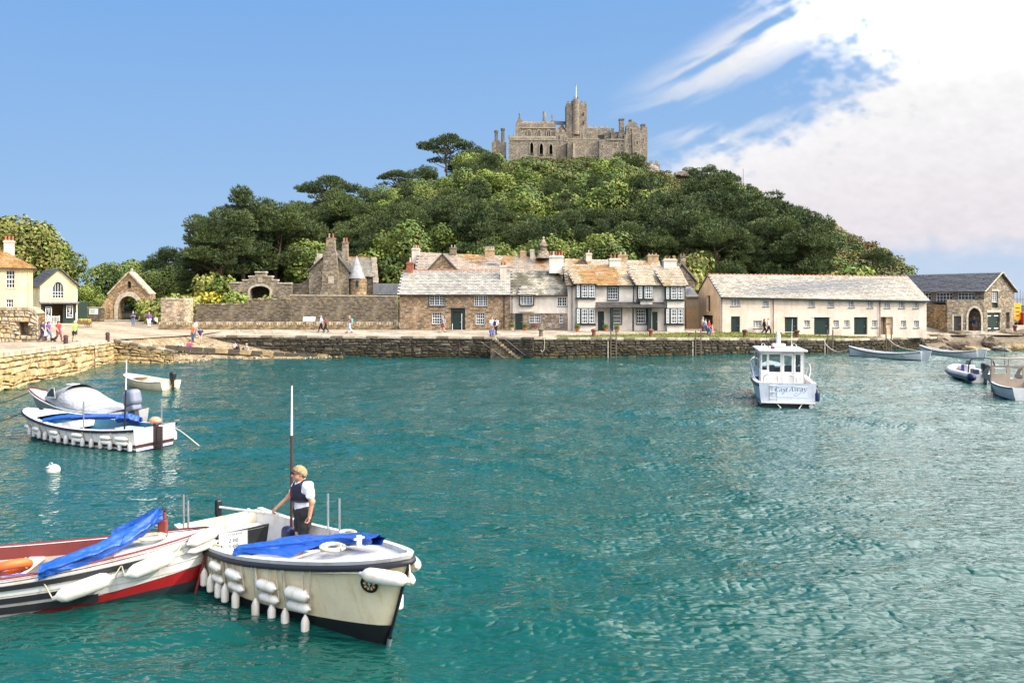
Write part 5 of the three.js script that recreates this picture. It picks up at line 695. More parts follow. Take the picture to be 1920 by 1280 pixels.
function makeProto(kind, seed) {
  const r = rngOf(seed), cl = [], limbs = []; let h, r0 = 0.28, geo, bend = 0;
  if (kind === 'spire') { h = 13; for (let i = 0; i < 34; i++) { const t = Math.pow(r(), 0.8), y = 2.2 + t * 10.6, R = (1 - t) * 3.6 + 0.7, a = i * 2.4 + r(), q = R * (0.35 + 0.6 * r()); cl.push([Math.cos(a) * q, y, Math.sin(a) * q, 1.5 - t * 0.5, 0.75, 1.5 - t * 0.5]); if (i % 3 === 0) limbs.push([y - 0.6, Math.cos(a) * q, y, Math.sin(a) * q, 0.09]); } geo = crown(seed, cl, { n: 125, size: 0.25, cols: pineCols, pine: 1 }); }
  if (kind === 'monterey') { h = 11; bend = (r() - 0.5) * 2; for (let i = 0; i < 32; i++) { const t = r(), y = 3.5 + t * 9, R = 4.6 * Math.sqrt(Math.max(0.08, 1 - Math.pow(Math.abs(t - 0.45) / 0.62, 2))), a = i * 2.4 + r() * 0.8, q = R * (0.3 + 0.68 * Math.sqrt(r())); cl.push([Math.cos(a) * q + bend * 0.6, y, Math.sin(a) * q, 1.4 + r() * 0.8, 0.9 + r() * 0.45, 1.4 + r() * 0.8]); if (i % 3 === 0) limbs.push([Math.max(1.5, y - 2.2), Math.cos(a) * q + bend * 0.6, y - 0.2, Math.sin(a) * q, 0.13]); } geo = crown(seed, cl, { n: 125, size: 0.26, cols: pineCols, pine: 1, bias: 0.1 }); }
  if (kind === 'umbrella') { h = 11.5; r0 = 0.34; bend = 0.7; for (let i = 0; i < 26; i++) { const a = i * 2.4 + r(), q = 5.2 * Math.sqrt(r()), y = 12.6 - q * q * 0.075 - r() * 1.0; cl.push([Math.cos(a) * q, y, Math.sin(a) * q, 1.6 + r() * 0.5, 0.5 + r() * 0.2, 1.6 + r() * 0.5]); if (i % 2 === 0) limbs.push([6 + r() * 4.5, Math.cos(a) * q, y - 0.3, Math.sin(a) * q, 0.14]); } for (let i = 0; i < 7; i++) { const a = i * 2.0 + r(), y = 6.2 + r() * 3, q = 3.2 + r() * 2; cl.push([Math.cos(a) * q, y, Math.sin(a) * q, 1.4, 0.5, 1.2]); limbs.push([y - 1.4, Math.cos(a) * q, y - 0.2, Math.sin(a) * q, 0.12]); } geo = crown(seed, cl, { n: 88, size: 0.28, cols: pineCols, pine: 1, bias: -0.1 }); }
  if (kind === 'broad' || kind === 'olive' || kind === 'brown') { h = 6.5; for (let i = 0; i < 15; i++) { const t = (i + r()) / 15, y = 2.6 + t * 6.4, R = 4.3 * Math.sqrt(Math.max(0.05, 1 - Math.pow(Math.abs(t - 0.42) / 0.66, 2))), a = i * 2.4 + r(), q = R * (0.45 + 0.5 * r()); cl.push([Math.cos(a) * q, y, Math.sin(a) * q, 1.75 + r() * 0.9, 1.35 + r() * 0.6, 1.75 + r() * 0.9]); if (i % 3 === 0) limbs.push([2 + r() * 2, Math.cos(a) * q, y, Math.sin(a) * q, 0.12]); } geo = crown(seed, cl, { n: 135, size: 0.20, cols: kind === 'broad' ? broadCols : kind === 'olive' ? oliveCols : brownCols }); }
  if (kind === 'bush') { h = 1.4; r0 = 0.12; for (let i = 0; i < 11; i++) { const a = i * 2.4, q = 1.7 * Math.sqrt(r()), y = 0.8 + r() * 1.1 - q * 0.2; cl.push([Math.cos(a) * q, y, Math.sin(a) * q, 0.9 + r() * 0.4, 0.8, 0.9 + r() * 0.4]); } limbs.push([0.3, 0.6, 1.2, 0.3, 0.05], [0.3, -0.6, 1.3, -0.2, 0.05]); geo = crown(seed, cl, { n: 120, size: 0.17, cols: seed % 2 ? broadCols : oliveCols, bias: 0.15 }); }
  return { kind, crown: geo, trunk: trunkGeo(h, r0, limbs, bend), h: h + 1.6 };
}
const protos = {}; [['spire', 3], ['monterey', 4], ['umbrella', 2], ['broad', 4], ['olive', 2], ['brown', 1], ['bush', 4]].forEach(([k, n]) => { protos[k] = []; for (let i = 0; i < n; i++) protos[k].push(makeProto(k, 400 + i * 7 + k.length * 31 + k.charCodeAt(0))); });
const treeName = { spire: 'pine_tree', monterey: 'pine_tree', umbrella: 'umbrella_pine', broad: 'broadleaf_tree', olive: 'olive_green_tree', brown: 'dry_brown_tree', bush: 'bush' };
function plant(kind, x, y, z, s, sy, label, group, r) {
  const pr = protos[kind][Math.floor(r() * protos[kind].length)], g = thing(treeName[kind], label, kind === 'bush' ? 'bush' : 'tree', [x, y, z], r() * 6.28, group); g.scale.set(s, s * sy, s);
  const t = new THREE.Mesh(pr.trunk, m.bark); t.name = kind === 'bush' ? 'stem' : 'trunk'; const c = new THREE.Mesh(pr.crown, LM); c.name = 'crown'; for (const o of [t, c]) { o.castShadow = o.receiveShadow = true; g.add(o); }
  return g;
}
const placed = [];
{ // trees one can name: [kind, px, top py, base py, depth, label]
  const r = rngOf(61), L = [
    ['umbrella', 618, 332, 455, 165, 'flat-topped umbrella pine standing above the lodge chimneys'], ['umbrella', 838, 254, 362, 222, 'tall open umbrella pine on the skyline beside the castle'], ['umbrella', 745, 318, 395, 205, 'smaller dark umbrella pine on the skyline below the tall one'],
    ['spire', 455, 362, 545, 122, 'tall dense pine forming the outer edge of the wood'], ['monterey', 415, 402, 560, 118, 'broad pine leaning out at the edge of the wood'], ['monterey', 515, 398, 555, 126, 'dark pine behind the stepped gateway'], ['monterey', 565, 392, 540, 132, 'bushy pine just behind the lodge crow steps'], ['spire', 500, 380, 540, 130, 'pointed pine behind the outer edge pine'],
    ['monterey', 650, 378, 520, 140, 'spreading pine behind the lodge chimneys'], ['broad', 725, 352, 440, 175, 'bright yellow-green tree on the skyline over the lodge'], ['monterey', 690, 395, 520, 140, 'dark pine right of the lodge chimneys'], ['spire', 800, 385, 490, 145, 'feathery pine above the chimney of the stone cottage'], ['spire', 760, 390, 500, 140, 'slim pine beside the feathery pine'], ['spire', 880, 375, 490, 140, 'dense conical pine above the rear terrace'], ['spire', 930, 385, 492, 138, 'second conical pine above the rear terrace'], ['monterey', 850, 380, 492, 148, 'bushy pine between the conical pines'],
    ['monterey', 305, 468, 575, 128, 'windswept pine behind the gateway arch'], ['broad', 225, 488, 590, 124, 'dark round tree left behind the gateway arch'], ['broad', 270, 505, 590, 121, 'green tree filling the gap behind the gateway gable'], ['broad', 330, 505, 585, 126, 'green tree between the gateway and the pillar'], ['monterey', 370, 490, 580, 122, 'dark pine above the garden wall end'],
    ['olive', 50, 412, 560, 128, 'large olive tree behind the cream house chimney'], ['olive', 5, 418, 560, 124, 'yellowish tree at the left edge behind the cream house'], ['broad', 88, 445, 560, 134, 'dark green tree behind the shop roof'], ['broad', 162, 535, 600, 118, 'low green tree right of the shop'], ['broad', 185, 560, 602, 116, 'low green shrub tree beside the boundary wall'],
    ['monterey', 892, 281, 350, 234, 'dark pine on the skyline beside the castle stacks'], ['monterey', 868, 296, 370, 226, 'pine on the skyline next to the tall umbrella pine'], ['monterey', 795, 318, 395, 214, 'pine below the tall umbrella pine'], ['broad', 770, 338, 410, 208, 'round green tree below the skyline pines'], ['monterey', 1335, 314, 380, 232, 'dark pine on the skyline right of the castle'], ['monterey', 1300, 318, 385, 238, 'pine on the skyline next to the outer castle wall'], ['monterey', 1365, 328, 390, 226, 'pine on the skyline before the thin mast'], ['spire', 1668, 478, 530, 150, 'lone pine at the foot of the hill above the boathouse'], ['monterey', 1640, 472, 535, 148, 'pine at the foot of the hill above the barn end'], ['spire', 1692, 505, 535, 148, 'last small pine at the end of the wood'],
  ];
  for (const [kind, px, pt, pb, D, label] of L) { const h = (pb - pt) * D / F, pr = { spire: 13.6, monterey: 12.6, umbrella: 13.2, broad: 10.2, olive: 10.2 }[kind], p = at(px, pb, D), s = h / pr; plant(kind, p.x, p.y, p.z, kind === 'spire' ? s * 1.1 : s * 1.02, 1, label, null, r); placed.push([p.x, p.z, kind === 'spire' ? 3 : 3.6]); }
}
{ // the rest of the wood on the slope
  const r = rngOf(62); let tries = 0, n = 0;
  const sky = curve([[385, 470], [400, 410], [440, 372], [500, 378], [520, 408], [560, 398], [600, 380], [690, 372], [720, 358], [760, 345], [800, 330], [870, 285], [930, 280], [960, 290], [1170, 290], [1215, 314], [1290, 336], [1370, 344], [1400, 362], [1450, 384], [1500, 405], [1550, 428], [1590, 458], [1610, 484], [1640, 498], [1690, 525]]);
  const zone = (px) => [[480, 'at the wood edge'], [560, 'behind the garden walls'], [650, 'above the lodge'], [740, 'right of the lodge'], [820, 'above the brick chimney'], [900, 'above the stone cottage'], [980, 'above the rear terrace'], [1060, 'above the bell turret'], [1180, 'above the white bay house'], [1300, 'above the end house'], [1400, 'above the peach gable'], [1520, 'above the barn middle'], [1600, 'above the far barn end'], [9999, 'by the right ridge']].find((q) => px < q[0])[1];
  while (tries++ < 20000 && n < 255) {
    const D = lerp(113, 256, Math.pow(r(), 0.9)), px = lerp(400, 1680, r()), x = wx(px, D), z = -D, y = groundY(x, z), rise = y - 2.8;
    if (D > 125 && rise < 2.2) continue; if (D <= 125 && (px < 560 || px > 1560)) continue;
    const right = sstep(1230, 1420, px) * sstep(160, 190, D); const s = lerp(0.78 + r() * 0.36, 0.34 + r() * 0.2, right) * (D < 120 ? 0.9 : 1); const R = 3.05 * s;
    if (placed.some(([a, c, q]) => Math.hypot(a - x, c - z) < (q + R) * 0.70)) continue;
    if (HY - (y + 11.6 * s - EYE) * F / D < sky(px) + 1) continue; if (px > 545 && px < 750 && D < 127) continue; if (D < 117 && px < 1330) continue;
    const pn = fbm(x * 0.03 + 7, z * 0.03, 3, 3); let kind;
    if (px > 1240) kind = r() < 0.72 ? 'monterey' : r() < 0.3 ? 'brown' : r() < 0.25 ? 'olive' : 'broad'; else if (px < 720) kind = r() < 0.75 ? 'monterey' : 'broad'; else kind = D > 160 ? (pn > 0.42 ? (r() < 0.84 ? 'broad' : 'olive') : (r() < 0.35 ? 'monterey' : 'broad')) : (r() < 0.36 ? 'monterey' : r() < 0.3 ? 'spire' : 'broad');
    if (kind === 'brown' && D > 175) kind = 'monterey';
    plant(kind, x, y - 0.5, z, s * (kind === 'broad' || kind === 'olive' ? 1.06 : 1), 0.85 + r() * 0.3, ({ monterey: 'dark bushy pine', spire: 'narrow pine', broad: 'bright green broadleaf tree', olive: 'olive green tree', brown: 'dry brownish tree' })[kind].replace(/^/, s > 0.95 ? 'large ' : s < 0.72 ? 'small ' : '') + (D < 135 ? ' at the foot of the hill ' : D < 160 ? ' low on the hill ' : D < 190 ? ' midway up the hill ' : D < 220 ? ' high on the hill ' : ' just under the hilltop ') + zone(px), kind === 'brown' ? 'dry trees low on the right of the hillside' : { monterey: 'bushy pines in the hillside wood', spire: 'narrow pines in the hillside wood', broad: 'broadleaf trees in the hillside wood', olive: 'olive green trees in the hillside wood' }[kind], r); placed.push([x, z, R]); n++;
  }
  console.log('wood', n, tries);
  // undergrowth over the bare ground of the slope
  const bush = protos.bush[0].crown, N = 2600, im = new THREE.InstancedMesh(bush, LM, N), mt = new THREE.Matrix4(), q = new THREE.Quaternion(), e = new THREE.Euler(); let k = 0;
  while (k < N) { const D = lerp(112, 262, r()), px = lerp(385, 1700, r()), x = wx(px, D), y = groundY(x, -D); if (D > 122 && y < 4.0) continue; if (D <= 122 && (px < 420 || px > 1640)) continue; e.set(0, r() * 6.28, 0); const s = 0.7 + r() * 0.7; mt.compose(V(x, y - 0.3, -D), q.setFromEuler(e), V(s, s * 0.8, s)); im.setMatrixAt(k, mt); im.setColorAt(k, C(0.35 + r() * 0.35, 0.38 + r() * 0.35, 0.35 + r() * 0.3)); k++; }  // tint darkened so the gaps between trees look shaded
  im.name = numbered('undergrowth'); im.castShadow = im.receiveShadow = true; scene.add(im); tag(im, 'undergrowth between the trees of the hillside wood', 'undergrowth', null, 'stuff');
}
{ // garden bushes: [px, top, base, depth, kind scale, label]
  const r = rngOf(63);
  for (const [px, pt, D, label, tone] of [[372, 546, 106.5, 'yellow-flowering bush above the garden wall', 1], [398, 548, 106.5, 'orange-tinged bush above the garden wall', 1], [352, 552, 106.5, 'green bush beside the pale pillar', 0], [446, 548, 106.5, 'dark rounded bush before the stepped gateway', 0], [508, 553, 107, 'low dry bush beside the stepped archway', 0], [424, 556, 106, 'small green bush at the middle of the garden wall', 0], [322, 548, 101, 'leafy bush right behind the pale pillar', 0], [296, 558, 108, 'yellow-green bush beside the gateway buttress', 0], [1318, 505, 106, 'bright shrub between the terrace and the barn roof', 0], [1290, 470, 112, 'tall bright shrub behind the end house', 0], [1600, 497, 110, 'rounded bright shrub showing above the barn roof', 0], [1570, 505, 110, 'lower bright shrub above the barn roof', 0], [1048, 478, 110, 'leafy shrub behind the bell turret', 0], [970, 470, 110, 'yellow-green shrub behind the terrace ridge', 0], [1185, 478, 110, 'pale shrub behind the terrace chimneys', 0], [718, 505, 124, 'leafy shrub right of the lodge', 0], [738, 482, 126, 'tall leafy shrub above the shed roof', 0], [425, 520, 113, 'rounded dark shrub behind the garden wall', 0], [402, 510, 116, 'spreading shrub at the edge of the wood', 0]]) {
    const p = at(px, pt, D), yb = Math.max(groundY(p.x, -D), p.y - 5), h = p.y - yb, s = Math.max(0.8, h / 2.4); const g = plant('bush', p.x, yb, p.z, Math.min(s * 0.9, 1.5), s / Math.min(s * 0.9, 1.5), label, null, r);
    if (tone) { const c = g.children[1]; c.material = M([1.9, 1.25, 0.5], 0.75, { vertexColors: true }); }
  }
}
// ================= ROCKS =================
function boulder(seed, w, h, d) { const r = rngOf(seed), g = mergeVertices(new THREE.IcosahedronGeometry(0.5, 3).deleteAttribute('uv').deleteAttribute('normal')), p = g.attributes.position; for (let i = 0; i < p.count; i++) { const v = V().fromBufferAttribute(p, i), k = 0.55 + 0.5 * fbm(v.x * 2.1 + seed, v.y * 3.4, v.z * 2.1 + seed * 2, 4) + 0.45 * Math.abs(2 * fbm(v.x * 3.5 + seed * 5, v.y * 5 + 3, v.z * 3.5, 3) - 1); v.multiplyScalar(k); v.x = Math.sign(v.x) * Math.min(Math.abs(v.x), 0.44); v.y = Math.round(v.y * 6) / 6 * 0.6 + v.y * 0.4; p.setXYZ(i, v.x * w, v.y * h, v.z * d); } const o = g.toNonIndexed(); o.computeVertexNormals(); return o; }
const rockMat = [gr([0.33, 0.27, 0.20], 0.92, 0.08), gr([0.40, 0.35, 0.28], 0.92, 0.08), gr([0.20, 0.155, 0.10], 0.92, 0.08), gr([0.42, 0.30, 0.14], 0.92, 0.08)];
{
  const rk = (px, py, D, w, h, d, k, label, seed) => { const p = at(px, py, D), o = mesh('boulder', boulder(seed, w, h, d), rockMat[k]); o.position.copy(p); o.rotation.y = seed; tag(o, label, 'rock', 'rocks of the island'); };
  rk(1250, 336, 238, 8, 4, 5, 0, 'grey crag just below the outer castle wall', 3); rk(1222, 322, 244, 5, 5, 5, 1, 'small crag under the castle corner', 4); rk(1275, 330, 238, 8, 3, 6, 0, 'low crag beside the grey crag', 5);
  rk(1450, 381, 222, 8, 2.6, 5, 0, 'flat outcrop on the upper right ridge', 6); rk(1505, 406, 214, 9, 3.2, 5, 0, 'outcrop halfway down the right ridge', 7); rk(1558, 430, 206, 7, 4, 5, 0, 'blocky outcrop near the end of the ridge', 8); rk(1583, 462, 200, 5, 7, 5, 2, 'steep rock step at the end of the ridge', 9); rk(1410, 357, 228, 6, 3, 5, 0, 'small outcrop under the thin mast', 10); rk(1608, 492, 190, 5, 4, 4, 2, 'rock showing among the lowest pines', 12);
  const L = [[1770, 640, 93, 3.5, 1.6, 2.5, 0], [1800, 648, 90, 3.2, 1.3, 2.2, 2], [1832, 638, 94, 5.5, 2.4, 3, 1], [1862, 646, 91, 4.5, 2.0, 2.6, 2], [1895, 636, 95, 5.5, 2.6, 3, 0], [1925, 640, 94, 6, 3, 3, 2], [1820, 655, 87, 2.4, 0.9, 1.6, 3], [1878, 655, 87, 2.6, 0.9, 1.6, 1], [1905, 653, 88, 3, 1.2, 1.8, 3], [1785, 630, 96, 4, 1.3, 2.5, 1], [1845, 628, 97, 5, 1.4, 2.5, 0], [1775, 655, 88.5, 1.6, 0.8, 1.2, 2], [1846, 656, 86.5, 1.6, 0.6, 1.2, 1], [1800, 632, 95, 5, 2.2, 3, 2], [1760, 646, 92, 2.4, 1.6, 2, 2], [1960, 640, 94, 6, 3, 3, 0]];
  const nm = ['beside the end of the quay wall', 'at the water under the first rocks', 'broad and pale below the arch', 'dark below the green door', 'large at the right edge', 'dark beyond the right edge', 'low and brown at the waterline', 'low and pale at the waterline', 'orange brown at the right waterline', 'flat on top by the barn end', 'flat before the archway', 'small and dark by the quay foot', 'small and pale among the water edge rocks', 'dark behind the first rocks', 'dark in the corner of the quay', 'outermost at the right'];
  L.forEach(([px, py, D, w, h, d, k], i) => rk(px, py, D, w, h, d, k, 'shore rock ' + nm[i], 20 + i));
  const g = gridGeo(60, 12, (u, v) => { const x = lerp(46.5, 98, u), D = lerp(85.5, 96, v); const q = V(x, lerp(-0.5, 1.55, sstep(0, 0.9, v)) + (fbm(x * 0.5, D * 0.5, 3, 4) - 0.5) * 0.9 * Math.sin(Math.PI * clamp(v * 1.1)), -D); q.u = x; q.v = D; return q; });
  tag(mesh('rocky_shore', g, gr([0.27, 0.21, 0.14], 0.93, 0.15), null, true), 'rocky shore below the boathouse', 'shore', null, 'structure');
}
{ const p = at(1394, 352, 226), g = thing('thin_mast', 'thin mast standing on the right skyline of the hill', 'mast', [p.x, p.y - 2, p.z]); mesh('pole', bar([0, 0, 0], [0, wy(316, 226) - p.y + 2, 0], 0.12, 0.06), m.lead, g); mesh('stay_band', ball(0.16, 0, 3, 0), m.lead, g); }
// ================= BOATS =================
function hullOf(o) {       // local x forward, y up, z starboard; s runs -1 (port stern) .. 0 (stem) .. 1 (starboard stern)
  const { L, B, tr = 0.7, S, Md, Bw, draft = 0.4, rake = 0.4, tm = 0.42, p = 2.2, q = 0.72, e0 = 0.2, e1 = 0.8, sr = 0, x0 = -L / 2 } = o;
  const half = (t) => B / 2 * (t < tm ? lerp(tr, 1, Math.sin(Math.PI / 2 * t / tm)) : Math.pow(Math.max(0, 1 - Math.pow((t - tm) / (1 - tm), p)), q));
  const sheer = (t) => { const a = 2 * (S + Bw - 2 * Md), b2 = Bw - S - a; return S + b2 * t + a * t * t; };
  const hw = (t, y) => half(t) * Math.pow(clamp((y + draft) / (sheer(t) + draft), 0.0001, 1.6), lerp(e0, e1, Math.pow(t, 2.5)));
  const X = (t, y) => x0 + L * t + rake * sstep(0.55, 1, t) * (y / Bw) - sr * sstep(0.3, 0, t) * (y / S);
  const P = (s, y, off = 0) => { const t = 1 - Math.abs(s); return V(X(t, y) + off * sstep(0.8, 1, t), y, Math.sign(s || 1) * Math.max(0, hw(t, y) + off * (1 - sstep(0.93, 1, t)))); };
  const strip = (ya, yb, off = 0, a = -1, c = 1, rows = 4, n = 64) => gridGeo(n, rows, (u, v) => { const w = lerp(a, c, u), t = 1 - Math.abs(w); return P(w, lerp(ya(t), yb(t), v), off); });
  const railPts = (y, off = 0, a = -1, c = 1, n = 40) => { const out = []; for (let i = 0; i <= n; i++) { const w = lerp(a, c, i / n); out.push(P(w, y(1 - Math.abs(w)), off)); } return out; };
  const cap = (yo, yi, wo, wi, a = -1, c = 1, n = 64) => gridGeo(n, 1, (u, v) => { const w = lerp(a, c, u), t = 1 - Math.abs(w); return P(w, v ? yi(t) : yo(t), v ? -wi : wo); });
  const deck = (y, t0, t1, inset = 0.04, n = 24) => gridGeo(n, 8, (u, v) => { const t = lerp(t0, t1, u), yy = y(t, v), h = Math.max(0.002, hw(t, yy) - inset); return V(X(t, yy), yy + 0.03 * Math.sin(v * Math.PI), lerp(-h, h, v)); });
  const transom = (ya, yb, off = 0, t = 0) => gridGeo(8, 6, (u, v) => { const y = lerp(ya, yb, v), h = hw(t, y) - 0.003; return V(X(t, y) + off, y, lerp(-h, h, u)); });
  return { P, strip, railPts, cap, deck, transom, sheer, hw, half, X, L };
}
const bp = { white: wr([0.80, 0.79, 0.76], 0.35), cream: wr([0.85, 0.73, 0.50], 0.38), grey: wr([0.36, 0.37, 0.38], 0.45), lightGrey: wr([0.60, 0.60, 0.60], 0.5), black: M([0.012, 0.012, 0.014], 0.4), rubber: M([0.02, 0.02, 0.024], 0.55), red: wr([0.36, 0.014, 0.016], 0.4), darkRed: wr([0.17, 0.025, 0.018], 0.5), maroon: wr([0.20, 0.03, 0.025], 0.4), antifoul: wr([0.015, 0.03, 0.035], 0.6), turquoise: wr([0.04, 0.50, 0.58], 0.5), navy: M([0.010, 0.016, 0.065], 0.45), blueSheet: M([0.010, 0.075, 0.36], 0.42, { bumpMap: T.fold, bumpScale: 0.03, clearcoat: 0.35, clearcoatRoughness: 0.35 }), canvas: M([0.29, 0.295, 0.31], 0.8, { bumpMap: T.fold, bumpScale: 0.04 }), fender: wr([0.80, 0.77, 0.70], 0.45), orange: M([0.80, 0.13, 0.02], 0.5), cowl: M([0.16, 0.18, 0.24], 0.4), tan: wr([0.40, 0.33, 0.26], 0.5), screen: M([0.06, 0.08, 0.09], 0.06) };
const boat = (name, label, x, z, hx, hz) => thing(name, label, 'boat', [x, 0, z], Math.atan2(-hz, hx));
const bottle = (r, h) => lathe([[0.001, 0], [r * 0.7, 0.01], [r, h * 0.12], [r, h * 0.66], [r * 0.62, h * 0.86], [r * 0.3, h * 0.95], [r * 0.28, h], [0.001, h]], 12);
function hangFender(g, p, top, r = 0.075, h = 0.36, mm = bp.fender) { const b = bottle(r, h); b.translate(p.x, p.y, p.z); const f = mesh('fender', b, mm, g); mesh('fender_rope', bar([p.x, p.y + h, p.z], [top.x, top.y, top.z], 0.011, 0.011, 5), m.rope, f); return f; }
function lieFender(g, a, b, r, ra, rb) { const d = b.clone().sub(a), L = d.length(), q = lathe([[0.001, 0], [r * 0.25, 0], [r * 0.28, L * 0.05], [r * 0.75, L * 0.12], [r * 0.98, L * 0.22], [r * 1.02, L * 0.5], [r * 0.97, L * 0.8], [r * 0.72, L * 0.89], [r * 0.28, L * 0.95], [r * 0.25, L], [0.001, L]], 14); q.applyQuaternion(new THREE.Quaternion().setFromUnitVectors(V(0, 1, 0), d.normalize())); q.translate(a.x, a.y, a.z); const f = mesh('fender', q, bp.fender, g); if (ra) mesh('fender_rope', bar(a, ra, 0.012), m.rope, f); if (rb) mesh('fender_rope', bar(b, rb, 0.012), m.rope, f); return f; }
function sheet(pts, w, h, seed, n = 40, k = 14) {      // a rolled or bunched tarpaulin along a path
  const cv = new THREE.CatmullRomCurve3(pts.map((p) => V(...p))); n *= 2; k *= 2;
  return gridGeo(n, k, (u, v) => { const c = cv.getPoint(u), t = cv.getTangent(u), side = V(-t.z, 0, t.x).normalize(), a = v * Math.PI * 2, R = 0.85 * (1 - 0.34 * Math.pow(Math.abs(Math.sin(a * 2.5 + 3 * fbm(u * 5, v * 2, seed + 3, 3) + seed)), 0.6)) +  0.1 * (fbm(u * 22, Math.cos(a) * 2 + 5, seed, 3) - 0.5) +  0.35 * (-0.75 +  (0.75 + 0.55 * fbm(u * 6 + seed, v * 3 + Math.sin(a), seed, 3)) * (0.65 + 0.35 * Math.sin(Math.PI * clamp(u * 1.1))) + 0.22 * Math.abs(Math.sin(a * 3 + u * 9 + seed)) * 0.5); return c.addScaledVector(side, Math.cos(a) * w * R).add(V(0, Math.sin(a) * h * R, 0)); });
}
function coil(x, y, z, R, turns = 5) { const pts = []; for (let i = 0; i <= turns * 10; i++) { const a = i / 10 * 6.283, r = R * (0.45 + 0.55 * i / (turns * 10)); pts.push([x + Math.cos(a) * r, y + 0.012 * (i % 20) / 10, z + Math.sin(a) * r * 0.8]); } return tube(pts, 0.022, turns * 24, 5); }
function outboard(g, x, y, z, s, cowlM, legM = bp.black, tilt = 0) {
  const mk = (n, q, mm, par) => { q.scale(s, s, s); q.rotateZ(tilt); q.translate(x, y, z); return mesh(n, q, mm, par || g); };
  const o = mk('outboard_motor', merge([rbox(0.46, 0.42, 0.34, 0.12, -0.08, 0.42, 0), rbox(0.36, 0.16, 0.28, 0.06, -0.07, 0.16, 0)]), cowlM); mk('motor_leg', merge([box(0.16, 0.62, 0.12, -0.1, -0.2, 0), box(0.34, 0.05, 0.2, -0.16, -0.42, 0), rbox(0.42, 0.12, 0.1, 0.04, -0.14, -0.56, 0), box(0.12, 0.2, 0.03, -0.16, -0.68, 0)]), legM, o); mk('clamp_bracket', merge([box(0.1, 0.3, 0.26, 0.05, 0.0, 0)]), m.steel, o); mk('propeller', merge([0, 1, 2].map((i) => { const q = box(0.02, 0.22, 0.09, 0, 0.11, 0, 0.6); q.rotateX(i * 2.094); q.translate(-0.38, -0.56, 0); return q; })), m.steel, o); return o;
}
function textPlate(w, h, draw, px = 512) { const c = document.createElement('canvas'); c.width = px; c.height = Math.round(px * h / w); const x = c.getContext('2d'); draw(x, c.width, c.height); const t = new THREE.CanvasTexture(c); t.colorSpace = THREE.SRGBColorSpace; return new THREE.MeshStandardMaterial({ map: t, roughness: 0.5, side: THREE.DoubleSide }); }
function plateMesh(name, w, h, mat, parent, pos, ry = 0) { const g = new THREE.PlaneGeometry(w, h); const o = new THREE.Mesh(g, mat); o.name = name; o.position.set(...pos); o.rotation.y = ry; o.castShadow = o.receiveShadow = true; parent.add(o); return o; }

